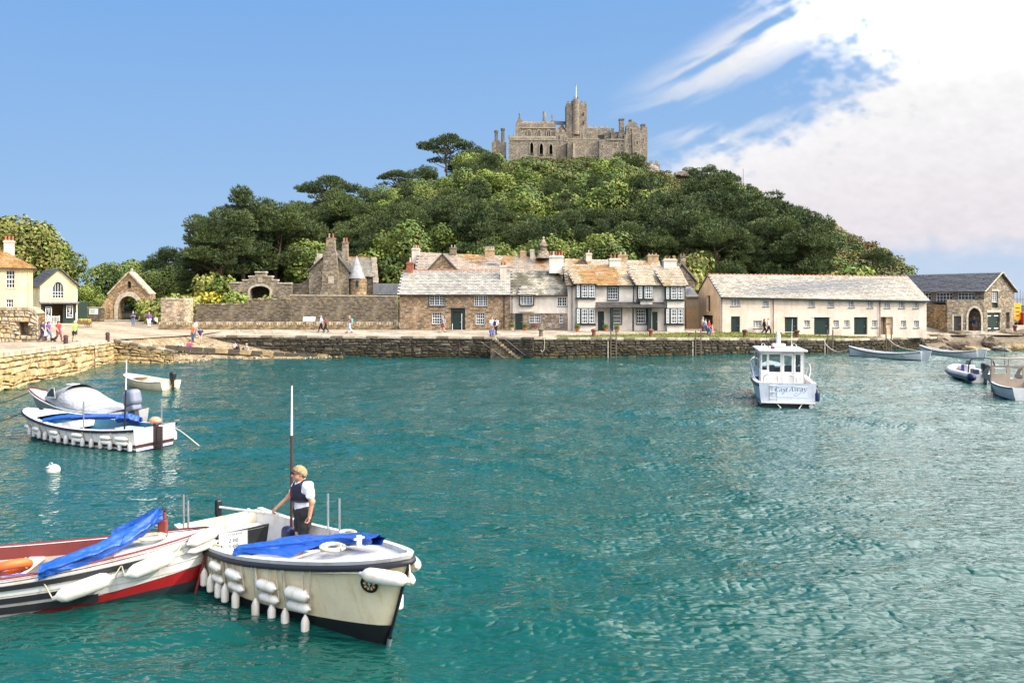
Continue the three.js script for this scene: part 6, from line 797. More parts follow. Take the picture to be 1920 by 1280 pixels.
// ---- the cream ferry launch in front ----
const ferry = boat('ferry_launch', 'cream ferry launch with hanging fenders and a blue sheet, boatman aboard', -4.42, -15.62, 0.707, 0.707);
{
  const g = ferry, H = hullOf({ L: 6.2, x0: -2.875, B: 2.3, tr: 0.86, S: 0.90, Md: 0.98, Bw: 1.58, draft: 0.62, rake: 0.62, tm: 0.42, p: 2.0, q: 0.72, e0: 0.16, e1: 0.62 }), sh = H.sheer;
  mesh('hull', H.strip((t) => sh(t) - 0.10, (t) => 0.12 + 0.20 * t * t, 0, -1, 1, 8), bp.cream, g); mesh('boot_top', H.strip((t) => 0.122 + 0.20 * t * t, () => -0.58, 0.004, -1, 1, 5), bp.black, g);
  mesh('transom', H.transom(-0.5, 0.90), bp.cream, g);
  mesh('rubbing_strake', tube(H.railPts((t) => sh(t) - 0.10, 0.03), 0.052, 90, 7), bp.rubber, g); mesh('upper_strake', H.strip((t) => sh(t) + 0.02, (t) => sh(t) - 0.08, 0.012, -1, 1, 2), bp.lightGrey, g);
  mesh('gunwale', H.cap((t) => sh(t) + 0.02, (t) => sh(t) + 0.03, 0.015, 0.11), bp.white, g); mesh('inner_lining', H.strip((t) => sh(t) + 0.028, () => 0.22, -0.11, -1, 1, 5), bp.lightGrey, g);
  mesh('floor', H.deck(() => 0.27, 0.02, 0.8, 0.05), wr([0.45, 0.45, 0.43], 0.7), g); mesh('foredeck', H.deck((t) => sh(t) - 0.05, 0.68, 0.985, 0.1), bp.lightGrey, g); mesh('foredeck_bulkhead', H.transom(0.25, 1.15, 0, 0.68), bp.white, g);
  mesh('stern_bench', gridGeo(1, 1, (u, v) => V(lerp(-2.80, -2.35, u), 0.62, lerp(-0.85, 0.85, v))), bp.lightGrey, g);
  mesh('bulkhead_panel', span(-2.40, -2.36, 0.25, 0.66, -0.92, 0.92), bp.black, g); mesh('quarter_panel', [span(-2.36, -1.2, 0.28, 0.7, -1.0, -0.97)], bp.black, g);
  plateMesh('fare_board', 0.60, 0.42, textPlate(0.6, 0.42, (x, w, h) => { x.fillStyle = '#e6e6e4'; x.fillRect(0, 0, w, h); x.strokeStyle = '#555'; x.lineWidth = 6; x.strokeRect(8, 8, w - 16, h - 16); x.fillStyle = '#222'; x.textAlign = 'center'; x.font = 'bold 50px serif'; x.fillText('CATHERINE', w * 0.53, h * 0.19); x.font = 'bold 92px sans-serif'; x.fillText('2·00', w * 0.5, h * 0.54); x.fillText('1·00', w * 0.5, h * 0.84); x.fillRect(40, h * 0.42, 90, 8); x.fillRect(40, h * 0.48, 70, 8); x.fillRect(40, h * 0.60, 80, 8); x.fillRect(40, h * 0.72, 90, 8); x.fillRect(40, h * 0.79, 60, 8); x.lineWidth = 5; x.beginPath(); x.arc(w * 0.84, h * 0.46, 34, 0, 7); x.stroke(); }), g, [-2.12, 0.52, 0.05], Math.PI / 2 - 0.22);
  for (const z of [0.52, 0.78]) plateMesh('red_notice', 0.13, 0.15, textPlate(0.13, 0.15, (x, w, h) => { x.fillStyle = '#b01818'; x.fillRect(0, 0, w, h); x.fillStyle = '#f2f2f2'; x.fillRect(w * 0.15, h * 0.2, w * 0.25, h * 0.6); x.fillRect(w * 0.55, h * 0.2, w * 0.3, h * 0.2); x.fillRect(w * 0.62, h * 0.4, w * 0.14, h * 0.4); }, 64), g, [-2.352, 0.49, z], Math.PI / 2);
  const roundel = new THREE.CircleGeometry(0.155, 32), rp = H.P(0.066, 1.06, 0.012), rm = textPlate(1, 1, (x, w, h) => { x.fillStyle = '#151010'; x.fillRect(0, 0, w, h); x.translate(w / 2, h / 2); for (let i = 0; i < 18; i++) { x.rotate(Math.PI / 9); x.fillStyle = i % 2 ? '#d8cdb8' : '#a8381c'; x.beginPath(); x.moveTo(0, -w * 0.38); x.lineTo(w * 0.1, -w * 0.24); x.lineTo(-w * 0.05, -w * 0.24); x.fill(); } x.fillStyle = '#c9a24a'; x.beginPath(); x.arc(0, 0, w * 0.22, 0, 7); x.fill(); x.fillStyle = '#16110e'; x.beginPath(); x.arc(0, 0, w * 0.17, 0, 7); x.fill(); x.fillStyle = '#cfcfcf'; x.fillRect(-w * 0.03, -w * 0.12, w * 0.06, w * 0.24); x.fillRect(-w * 0.10, -w * 0.06, w * 0.2, w * 0.05); }, 256);
  const ro = new THREE.Mesh(roundel, rm); ro.name = 'bow_emblem'; { const e = 0.01, a = H.P(0.066 - e, 1.06, 0.012), b2 = H.P(0.066 + e, 1.06, 0.012), c = H.P(0.066, 1.0, 0.012), d2 = H.P(0.066, 1.12, 0.012), n = b2.sub(a).cross(d2.sub(c)).normalize(); if (n.z < 0) n.negate(); ro.position.copy(rp).addScaledVector(n, 0.02); ro.quaternion.setFromUnitVectors(V(0, 0, 1), n); } g.add(ro);
  mesh('stem_band', tube([H.P(0, 1.45, 0.02), H.P(0, 0.8, 0.02), H.P(0, 0.2, 0.02), H.P(0, -0.4, 0.01)], 0.028, 20, 6), bp.black, g); mesh('cutwater', [tube([H.P(0, 0.10, 0.03), H.P(0, -0.1, 0.05), H.P(0, -0.35, 0.03)], 0.045, 12, 6)], m.steel, g);
  // stanchions, mast, tiller
  const st = (x, z, y0, y1, r = 0.022) => mesh('stanchion', bar([x, y0, z], [x, y1, z], r), m.steel, g); st(-2.45, 0.98, 0.8, 1.62); st(-2.18, 1.0, 0.8, 1.55); st(-0.05, -0.98, 0.6, 1.72); st(0.45, -0.93, 0.55, 1.72);
  const mast = mesh('mast', bar([-1.35, 0.3, -0.88], [-1.42, 2.75, -0.93], 0.032, 0.026), wr([0.07, 0.018, 0.018], 0.5), g); mesh('mast_top', bar([-1.42, 2.75, -0.93], [-1.46, 3.82, -0.96], 0.028, 0.016), bp.white, mast); mesh('mast_tip', bar([-1.46, 3.82, -0.96], [-1.465, 3.98, -0.965], 0.01, 0.004), bp.black, mast);
  const rud = mesh('rudder_head', merge([rbox(0.14, 0.36, 0.13, 0.04, -2.95, 1.08, 0), span(-3.02, -2.9, -0.5, 0.95, -0.03, 0.03)]), bp.black, g); const til = mesh('tiller', bar([-2.9, 1.1, 0], [-1.5, 1.17, -0.36], 0.026, 0.022), bp.white, rud); mesh('tiller_grip', [bar([-2.0, 1.15, -0.23], [-1.12, 1.19, -0.46], 0.032, 0.034), ball(0.05, -2.0, 1.15, -0.23), ball(0.05, -1.56, 1.17, -0.345)], bp.fender, rud);
  mesh('engine_box', [rbox(0.5, 0.5, 0.5, 0.05, 0.35, 0.5, -0.55)], bp.white, g); mesh('side_seat', plate([[-0.35, 0.26], [0.55, 0.26], [0.55, 0.84], [0.15, 0.84]], 0.05, -0.6), bp.white, g); mesh('side_locker', span(0.1, 1.0, 0.27, 0.70, -1.0, -0.62), bp.lightGrey, g);
  mesh('blue_bag', rbox(0.3, 0.42, 0.22, 0.09, -1.2, 0.66, -0.72), bp.navy, g);
  // blue sheet over the fore part, rope coil, cleats
  mesh('blue_sheet', sheet([[0.1, 1.04, 1.06], [0.6, 1.12, 0.70], [1.15, 1.20, 0.15], [1.7, 1.30, -0.22], [2.3, 1.44, -0.26], [2.75, 1.52, -0.22]], 0.21, 0.13, 3, 80, 34), bp.blueSheet, g);
  mesh('blue_sheet', gridGeo(20, 10, (u, v) => { const x = lerp(0.1, 1.6, u), z = lerp(1.10, -0.45, v) * (1 - 0.25 * u); return V(x, 1.02 + 0.17 * u + 0.05 * fbm(u * 6, v * 6, 9, 3) + 0.05 * Math.sin(v * Math.PI), z); }), bp.blueSheet, g);
  mesh('rope_coil', coil(2.1, 1.37, 0.28, 0.26), m.rope, g); mesh('bollard', [cyl(0.05, 0.05, 0.18, 2.5, 1.42, 0.0), bar([2.5, 1.55, -0.1], [2.5, 1.55, 0.1], 0.02)], bp.white, g); mesh('rope_coil', coil(0.7, 1.08, -0.95, 0.2, 3), m.rope, g); mesh('mooring_rope', tube([[-1.2, 0.92, 0.98], [-0.9, 0.96, 1.04], [-0.5, 0.98, 1.06], [-1.5, 0.92, 1.05]], 0.018, 24, 5), m.rope, g);
  // fenders along the near side
  const at2 = (s, y, off) => H.P(s, y, off);
  for (const [s, y] of [[0.712, 0.10], [0.664, 0.06], [0.61, 0.04], [0.568, 0.02], [0.508, 0.0], [0.411, -0.02], [0.345, -0.02], [0.296, -0.03], [0.229, -0.06]]) { const p = at2(s, 0.45, 0.085); p.y = y; hangFender(g, p, at2(s, sh(1 - s) - 0.12, 0.06), 0.072, 0.36); }
  for (const [s0, s1, r] of [[0.645, 0.576, 0.085], [0.545, 0.462, 0.09], [0.395, 0.316, 0.095], [0.29, 0.209, 0.11]]) { for (const [y, k] of [[0.66, 1], [0.42, 0.85]]) { const a = at2(s0, y, 0.10), b2 = at2(s1, y - 0.02, 0.10); a.y = y; b2.y = y - 0.01; lieFender(g, a, b2, r * k, at2(s0, sh(1 - s0) - 0.12, 0.06), at2(s1, sh(1 - s1) - 0.12, 0.06)); } }
  for (const [s, y] of [[-0.05, 0.45], [-0.09, 0.36], [-0.13, 0.28], [-0.18, 0.22], [-0.24, 0.16]]) { const p = at2(s, 0.45, 0.09); p.y = y; hangFender(g, p, at2(s, sh(1 + s) - 0.12, 0.06), 0.075, 0.36); }
  { const a = at2(0.085, 1.28, 0.12), b2 = H.P(0, 1.30, 0.2); lieFender(g, b2.clone().add(V(0.06, -0.06, 0.12)), a, 0.12, H.P(0, 1.5, 0.0), at2(0.2, sh(0.76) - 0.12, 0.05)); lieFender(g, H.P(-0.02, 1.34, 0.14), at2(-0.10, 1.2, 0.12), 0.11); lieFender(g, H.P(-0.03, 1.02, 0.14), at2(-0.10, 0.95, 0.12), 0.09); }
}
// ---- the red and white boat at the left ----
{
  const g = boat('red_striped_boat', 'open boat with red, white and black planked hull, partly out of frame', -9.68, -15.0, 0.988, -0.154);
  const H = hullOf({ L: 7.1, B: 2.3, tr: 0.7, S: 0.9, Md: 0.74, Bw: 1.22, draft: 0.62, rake: 0.3, tm: 0.45, p: 2.1, q: 0.75, e0: 0.2, e1: 0.8 }), sh = H.sheer, f = (k) => (t) => lerp(sh(t), 0.0, k);
  const red = (t) => clamp(lerp(0.0, 0.56, Math.pow(clamp((t - 0.56) / 0.44), 1.15)), 0.02, 1);
  const pk = (k0, k1, off, mm, a = -1, c = 1, n = 'plank') => mesh(n, H.strip((t) => Math.max(f(k0)(t), red(t) + (k0 > 0.5 ? 0.001 : 0)), (t) => Math.max(f(k1)(t), red(t)), off, a, c, 3), mm, g);
  [[0, 0.13], [0.13, 0.26], [0.26, 0.40], [0.40, 0.55], [0.55, 0.70], [0.70, 1.0]].forEach(([a, c], i) => { pk(a, c, 0.055 - i * 0.011, bp.white); mesh('plank_edge', tube(H.railPts((t) => Math.max(f(c)(t), red(t)), 0.050 - i * 0.011), 0.006, 80, 4), bp.grey, g); });
  mesh('red_topside', H.strip((t) => red(t), (t) => 0.0 + 0.24 * sstep(0.6, 1, t), 0.002, -1, 1, 4), bp.red, g); mesh('boot_top', H.strip((t) => 0.0 + 0.24 * sstep(0.6, 1, t), () => -0.55, 0.003, -1, 1, 4), bp.antifoul, g);
  const bandOf = (k0, k1, c0, off, n) => mesh(n, H.strip(f(k0), f(k1), off, c0, 1, 2), bp.rubber, g); bandOf(0.135, 0.25, 0.12, 0.075, 'rubber_band'); bandOf(0.44, 0.59, 0.22, 0.055, 'rubber_band'); bandOf(0.67, 0.86, 0.22, 0.045, 'rubber_band');
  mesh('rubbing_strake', tube(H.railPts((t) => sh(t) - 0.03, 0.03), 0.028, 90, 6), bp.maroon, g); mesh('gunwale', H.cap((t) => sh(t) + 0.0, (t) => sh(t) + 0.012, 0.02, 0.12), bp.white, g); mesh('gunwale_trim', tube(H.railPts((t) => sh(t) + 0.02, -0.02), 0.02, 90, 6), bp.maroon, g);
  mesh('inner_lining', H.strip((t) => sh(t) + 0.01, (t) => sh(t) - 0.22, -0.12, -1, 1, 3), bp.darkRed, g); mesh('stringer', H.strip((t) => sh(t) - 0.20, (t) => sh(t) - 0.26, -0.10, -1, 1, 1), bp.white, g); mesh('inner_planking', H.strip((t) => sh(t) - 0.22, () => 0.18, -0.125, -1, 1, 3), bp.tan, g); mesh('floor', H.deck(() => 0.2, 0.02, 0.85, 0.08), bp.darkRed, g); mesh('foredeck', H.deck((t) => sh(t) + 0.004, 0.80, 0.985, 0.1), bp.white, g); mesh('transom', H.transom(-0.5, 0.9), bp.white, g);
  for (const x of [-1.4, 0.2]) mesh('thwart', span(x, x + 0.28, 0.50, 0.55, -0.98, 0.98), bp.white, g);
  const post = mesh('samson_post', merge([rbox(0.16, 0.42, 0.16, 0.03, 2.95, 1.22, -0.05), rbox(0.11, 0.16, 0.11, 0.03, 2.95, 1.50, -0.05)]), bp.maroon, g); mesh('post_cap', rbox(0.13, 0.06, 0.13, 0.02, 2.95, 1.60, -0.05), bp.black, post);
  mesh('rope_coil', coil(2.8, 1.16, 0.2, 0.28, 5), m.rope, g); mesh('rope_coil', coil(2.55, 1.13, 0.26, 0.2, 4), m.rope, g);
  mesh('blue_sheet', sheet([[1.15, 0.86, 1.0], [1.5, 0.95, 0.92], [1.95, 1.06, 0.70], [2.35, 1.2, 0.40], [2.68, 1.38, 0.1], [2.9, 1.54, -0.05]], 0.24, 0.17, 7, 70, 22), bp.blueSheet, g); mesh('blue_sheet', sheet([[1.95, 1.1, -0.3], [2.3, 1.22, -0.3], [2.7, 1.44, -0.15], [2.9, 1.54, -0.06]], 0.12, 0.16, 11, 40, 16), bp.blueSheet, g); mesh('blue_sheet', gridGeo(10, 6, (u, v) => V(lerp(-0.2, 0.95, u), 0.76 + 0.06 * u - 0.12 * v + 0.04 * fbm(u * 5, v * 5, 2, 2), lerp(1.02, 0.55, v))), bp.blueSheet, g);
  { const t = new THREE.TorusGeometry(0.24, 0.085, 10, 28); t.rotateX(1.1); t.rotateY(0.5); t.translate(0.48, 0.80, 0.45); const lb = mesh('lifebuoy', t, bp.orange, g); for (let i = 0; i < 4; i++) { const q = new THREE.TorusGeometry(0.09, 0.014, 6, 14); q.rotateY(Math.PI / 2); q.rotateZ(0); q.translate(0.24, 0, 0); q.rotateZ(i * Math.PI / 2 + 0.6); q.rotateX(1.1); q.rotateY(0.5); q.translate(0.48, 0.80, 0.45); mesh('buoy_band', q, m.rope, lb); } }
  const A = (s, k, off) => H.P(s, f(k)(1 - s), off); lieFender(g, A(0.31, 0.56, 0.17), A(0.185, 0.32, 0.16), 0.15, A(0.33, 0.2, 0.06), A(0.175, 0.15, 0.06)); lieFender(g, A(0.165, 0.36, 0.15), A(0.075, 0.18, 0.15), 0.14, A(0.175, 0.15, 0.06), A(0.06, 0.05, 0.06)); lieFender(g, A(0.60, 0.5, 0.17), A(0.46, 0.36, 0.17), 0.14, A(0.6, 0.15, 0.06));
  lieFender(g, A(0.055, 0.07, 0.12), H.P(0, 1.2, 0.16), 0.12); lieFender(g, A(0.05, 0.22, 0.12), H.P(0, 0.98, 0.20), 0.08);
  mesh('stem_band', tube([H.P(0, 1.15, 0.02), H.P(0, 0.6, 0.02), H.P(0, 0.05, 0.02), H.P(0, -0.4, 0.01)], 0.03, 20, 6), bp.maroon, g);
}
// ---- moored white launch with turquoise inside ----
{
  const g = boat('fendered_launch', 'white launch with turquoise interior and a row of fenders, moored by the pier', -16.9, -32.05, -0.90, -0.42);
  const H = hullOf({ L: 7.2, B: 2.35, tr: 0.82, S: 0.85, Md: 0.72, Bw: 1.12, draft: 0.5, rake: 0.35, tm: 0.45, p: 2.2, q: 0.62, e0: 0.14, e1: 0.6 }), sh = H.sheer;
  mesh('hull', H.strip((t) => sh(t) - 0.08, () => 0.26, 0, -1, 1, 5), bp.white, g); mesh('dark_band', H.strip(() => 0.258, () => 0.13, 0.012, -1, 1, 2), wr([0.06, 0.025, 0.03], 0.5), g); mesh('boot_stripe', H.strip(() => 0.128, () => 0.05, 0.004, -1, 1, 1), bp.white, g); mesh('boot_top', H.strip(() => 0.048, () => -0.45, 0.004, -1, 1, 3), bp.navy, g);
  mesh('transom', H.transom(0.0, 0.85), bp.white, g); mesh('transom_band', H.transom(0.13, 0.258, -0.015), wr([0.06, 0.025, 0.03], 0.5), g); mesh('transom_foot', H.transom(-0.4, 0.02, -0.01), bp.navy, g); mesh('rudder', merge([rbox(0.42, 1.15, 0.09, 0.03, -3.78, 0.28, 0), rbox(0.16, 0.9, 0.16, 0.03, -3.65, 0.5, 0)]), wr([0.035, 0.018, 0.022], 0.5), g);
  mesh('rubbing_strake', tube(H.railPts((t) => sh(t) - 0.05, 0.03), 0.055, 90, 7), wr([0.025, 0.015, 0.03], 0.5), g); mesh('gunwale', H.cap((t) => sh(t), (t) => sh(t) + 0.01, 0.02, 0.16), bp.white, g); mesh('inner_lining', H.strip((t) => sh(t) + 0.008, () => 0.1, -0.16, -1, 1, 4), wr([0.03, 0.16, 0.26], 0.5), g); mesh('floor', H.deck(() => 0.12, 0.02, 0.9, 0.1), bp.darkRed, g); mesh('foredeck', H.deck((t) => sh(t) + 0.004, 0.80, 0.985, 0.12), bp.white, g);
  mesh('turquoise_well', [span(1.0, 2.1, 0.42, 0.46, -0.8, 0.8)], bp.turquoise, g); mesh('coaming', [span(0.95, 1.0, 0.45, 0.74, -0.9, 0.9)], bp.white, g); mesh('thwart', span(-0.9, -0.6, 0.45, 0.5, -1, 1), m.greyWood, g); mesh('engine_cover', [rbox(0.9, 0.5, 0.7, 0.05, -2.1, 0.42, 0.1)], wr([0.42, 0.66, 0.68], 0.5), g); mesh('control_box', [rbox(0.4, 0.42, 0.4, 0.04, -2.75, 0.45, 0.3)], bp.white, g);
  mesh('blue_sheet', sheet([[1.5, 0.84, -0.95], [0.9, 0.95, -0.55], [0.2, 0.98, -0.15], [-0.6, 0.98, 0.35], [-1.3, 0.95, 0.75]], 0.17, 0.13, 17, 60, 20), bp.blueSheet, g); mesh('blue_sheet', sheet([[-0.9, 0.9, 0.5], [-1.3, 0.92, 0.75], [-1.7, 0.80, 0.95]], 0.3, 0.2, 5, 30, 16), bp.blueSheet, g);
  const mast = mesh('mast', bar([-2.35, 0.3, -0.35], [-2.38, 2.2, -0.3], 0.035, 0.03), bp.black, g); mesh('mast_top', bar([-2.38, 2.2, -0.3], [-2.40, 3.35, -0.28], 0.03, 0.02), bp.white, mast); for (const [x, z, y] of [[-0.9, -0.98, 1.75], [-3.1, 0.75, 1.75]]) mesh('stanchion', bar([x, 0.6, z], [x, y, z], 0.028), m.steel, g); mesh('orange_float', ball(0.2, -2.9, 0.92, 0.62, 1.3, 0.8, 1), wr([0.8, 0.35, 0.2], 0.5), g); mesh('cleat', [rbox(0.2, 0.1, 0.1, 0.03, 3.0, 1.12, 0)], bp.black, g);
  const near = -1;     // port side looks to the camera
  for (let i = 0; i < 14; i++) { const s = near * lerp(0.98, 0.13, i / 13), p = H.P(s, 0.4, 0.08); p.y = 0.02 + 0.12 * (i / 13); hangFender(g, p, H.P(s, sh(1 - Math.abs(s)) - 0.08, 0.07), 0.085, 0.36, bp.lightGrey); }
  for (const [a, c] of [[0.97, 0.88], [0.86, 0.78], [0.66, 0.57], [0.46, 0.38], [0.27, 0.19], [0.14, 0.08]]) for (const y of [0.48, 0.3]) { const p = H.P(-a, y, 0.09), q = H.P(-c, y, 0.09); lieFender(g, p, q, 0.085, H.P(-a, sh(1 - a) - 0.06, 0.07)); }
  hangFender(g, H.P(0.99, 0.15, 0.1), H.P(0.99, 0.7, 0.07), 0.1, 0.42);
}
// ---- grey boat under a canvas cover ----
{
  const g = boat('canvas_covered_boat', 'grey motor boat under a pale canvas cover beside the fendered launch', -20.1, -37.4, -0.86, -0.5);
  const H = hullOf({ L: 7.0, B: 2.2, tr: 0.9, S: 0.72, Md: 0.72, Bw: 1.25, draft: 0.4, rake: 0.9, tm: 0.4, p: 2.0, q: 0.85, e0: 0.14, e1: 0.8 }), sh = H.sheer;
  mesh('hull', H.strip(sh, () => 0.42, 0, -1, 1, 4), bp.grey, g); mesh('blue_topside', H.strip(() => 0.418, () => 0.1, -0.01, -1, 1, 3), bp.navy, g); mesh('boot_top', H.strip(() => 0.1, () => -0.4, 0, -1, 1, 3), bp.black, g); mesh('transom', H.transom(-0.35, 0.72), bp.grey, g); mesh('rubbing_strake', tube(H.railPts((t) => sh(t) - 0.02, 0.02), 0.035, 80, 6), bp.lightGrey, g); mesh('foredeck', H.deck((t) => sh(t), 0.74, 0.985, 0.03), bp.white, g);
  const prof = (x) => curve([[-3.4, 0.78], [-2.2, 0.86], [-1.0, 1.06], [0.0, 1.5], [0.5, 1.66]])(x);
  mesh('canvas_cover', gridGeo(40, 20, (u, v) => { const x = lerp(-3.45, 0.35, u), t = clamp((x + 3.5) / 7), h = H.half(t) * 1.0, a = v * Math.PI, top = prof(x), k = Math.pow(Math.sin(a), 0.55), z = -Math.cos(a) * h * lerp(1, 0.92, k); return V(x, lerp(sh(t) - 0.05, top + 0.05 * (fbm(u * 9, v * 6, 3, 3) - 0.5) - 0.06 * Math.abs(Math.sin(u * 14)) * k, k), z); }), bp.canvas, g);
  const cab = mesh('cuddy', gridGeo(12, 16, (u, v) => { const x = lerp(0.2, 2.2, u), t = clamp((x + 3.5) / 7), a = v * Math.PI, k = Math.pow(Math.sin(a), 0.4), top = lerp(1.7, sh(t) + 0.15, Math.pow(u, 1.6)); return V(x, lerp(sh(t) - 0.02, top, k), -Math.cos(a) * H.half(t) * 0.86 * lerp(1, 0.85, k)); }), bp.grey, g); mesh('cuddy_window', plate([[0.85, 1.22], [1.5, 1.22], [1.42, 1.36], [1.15, 1.6], [0.95, 1.62]], 0.02, 0), bp.screen, cab).position.set(-0.25, -0.06, -0.935); mesh('window_frame', plate([[0.8, 1.17], [1.58, 1.17], [1.48, 1.38], [1.18, 1.66], [0.9, 1.67]], 0.016, 0, [[[0.86, 1.23], [1.5, 1.23], [1.42, 1.37], [1.15, 1.6], [0.95, 1.61]]]), bp.lightGrey, cab).position.set(-0.25, -0.06, -0.945); mesh('roof_hatch', rbox(0.5, 0.06, 0.4, 0.02, 0.75, 1.66, 0), bp.white, cab);
  outboard(g, -3.75, 0.55, 0, 1.75, bp.cowl, bp.black, -0.25); mesh('bow_rail', tube([H.P(-0.3, sh(0.7), -0.05), H.P(-0.12, sh(0.88) + 0.06, -0.05), H.P(0, sh(1) + 0.1, 0), H.P(0.12, sh(0.88) + 0.06, -0.05), H.P(0.3, sh(0.7), -0.05)], 0.03, 30, 6), bp.maroon, g);
}
// ---- cream dinghy ----
{
  const g = boat('cream_dinghy', 'small cream dinghy with a black outboard near the beach', -23.3, -51.4, -0.86, -0.5), H = hullOf({ L: 4.2, B: 1.75, tr: 0.85, S: 0.55, Md: 0.52, Bw: 0.8, draft: 0.3, rake: 0.35, tm: 0.45, p: 2.1, q: 0.6, e0: 0.2, e1: 0.7 }), sh = H.sheer;
  mesh('hull', H.strip(sh, () => -0.2, 0, -1, 1, 5), bp.cream, g); mesh('transom', H.transom(-0.2, 0.55), bp.cream, g); mesh('rubbing_strake', tube(H.railPts((t) => sh(t) - 0.02, 0.015), 0.028, 60, 6), bp.lightGrey, g); mesh('inner_lining', H.strip((t) => sh(t) + 0.003, () => 0.08, -0.06, -1, 1, 3), bp.cream, g); mesh('gunwale', H.cap((t) => sh(t), (t) => sh(t) + 0.004, 0, 0.07), bp.white, g); mesh('floor', H.deck(() => 0.1, 0.02, 0.9, 0.06), bp.lightGrey, g); mesh('foredeck', H.deck((t) => sh(t) - 0.02, 0.72, 0.98, 0.05), bp.cream, g); for (const x of [-0.9, 0.25]) mesh('thwart', span(x, x + 0.28, 0.34, 0.38, -0.78, 0.78), bp.white, g); mesh('fuel_can', rbox(0.3, 0.22, 0.25, 0.04, -1.5, 0.24, -0.3), bp.red, g);
  outboard(g, -2.2, 0.5, 0, 0.95, bp.black);
}
// ---- mooring buoy ----
{ const D = dWater(886), x = wx(99, D), g = thing('mooring_buoy', 'round white mooring buoy floating alone', 'buoy', [x, 0, -D]); mesh('float', ball(0.21, 0, 0.09, 0, 1, 0.9, 1, 20), bp.fender, g); mesh('ring', (() => { const q = new THREE.TorusGeometry(0.06, 0.015, 6, 16); q.translate(-0.05, 0.28, 0.05); return q; })(), m.steel, g); mesh('collar', (() => { const q = new THREE.TorusGeometry(0.08, 0.03, 6, 18); q.rotateX(Math.PI / 2 - 0.5); q.translate(-0.06, 0.18, 0.14); return q; })(), bp.lightGrey, g); }
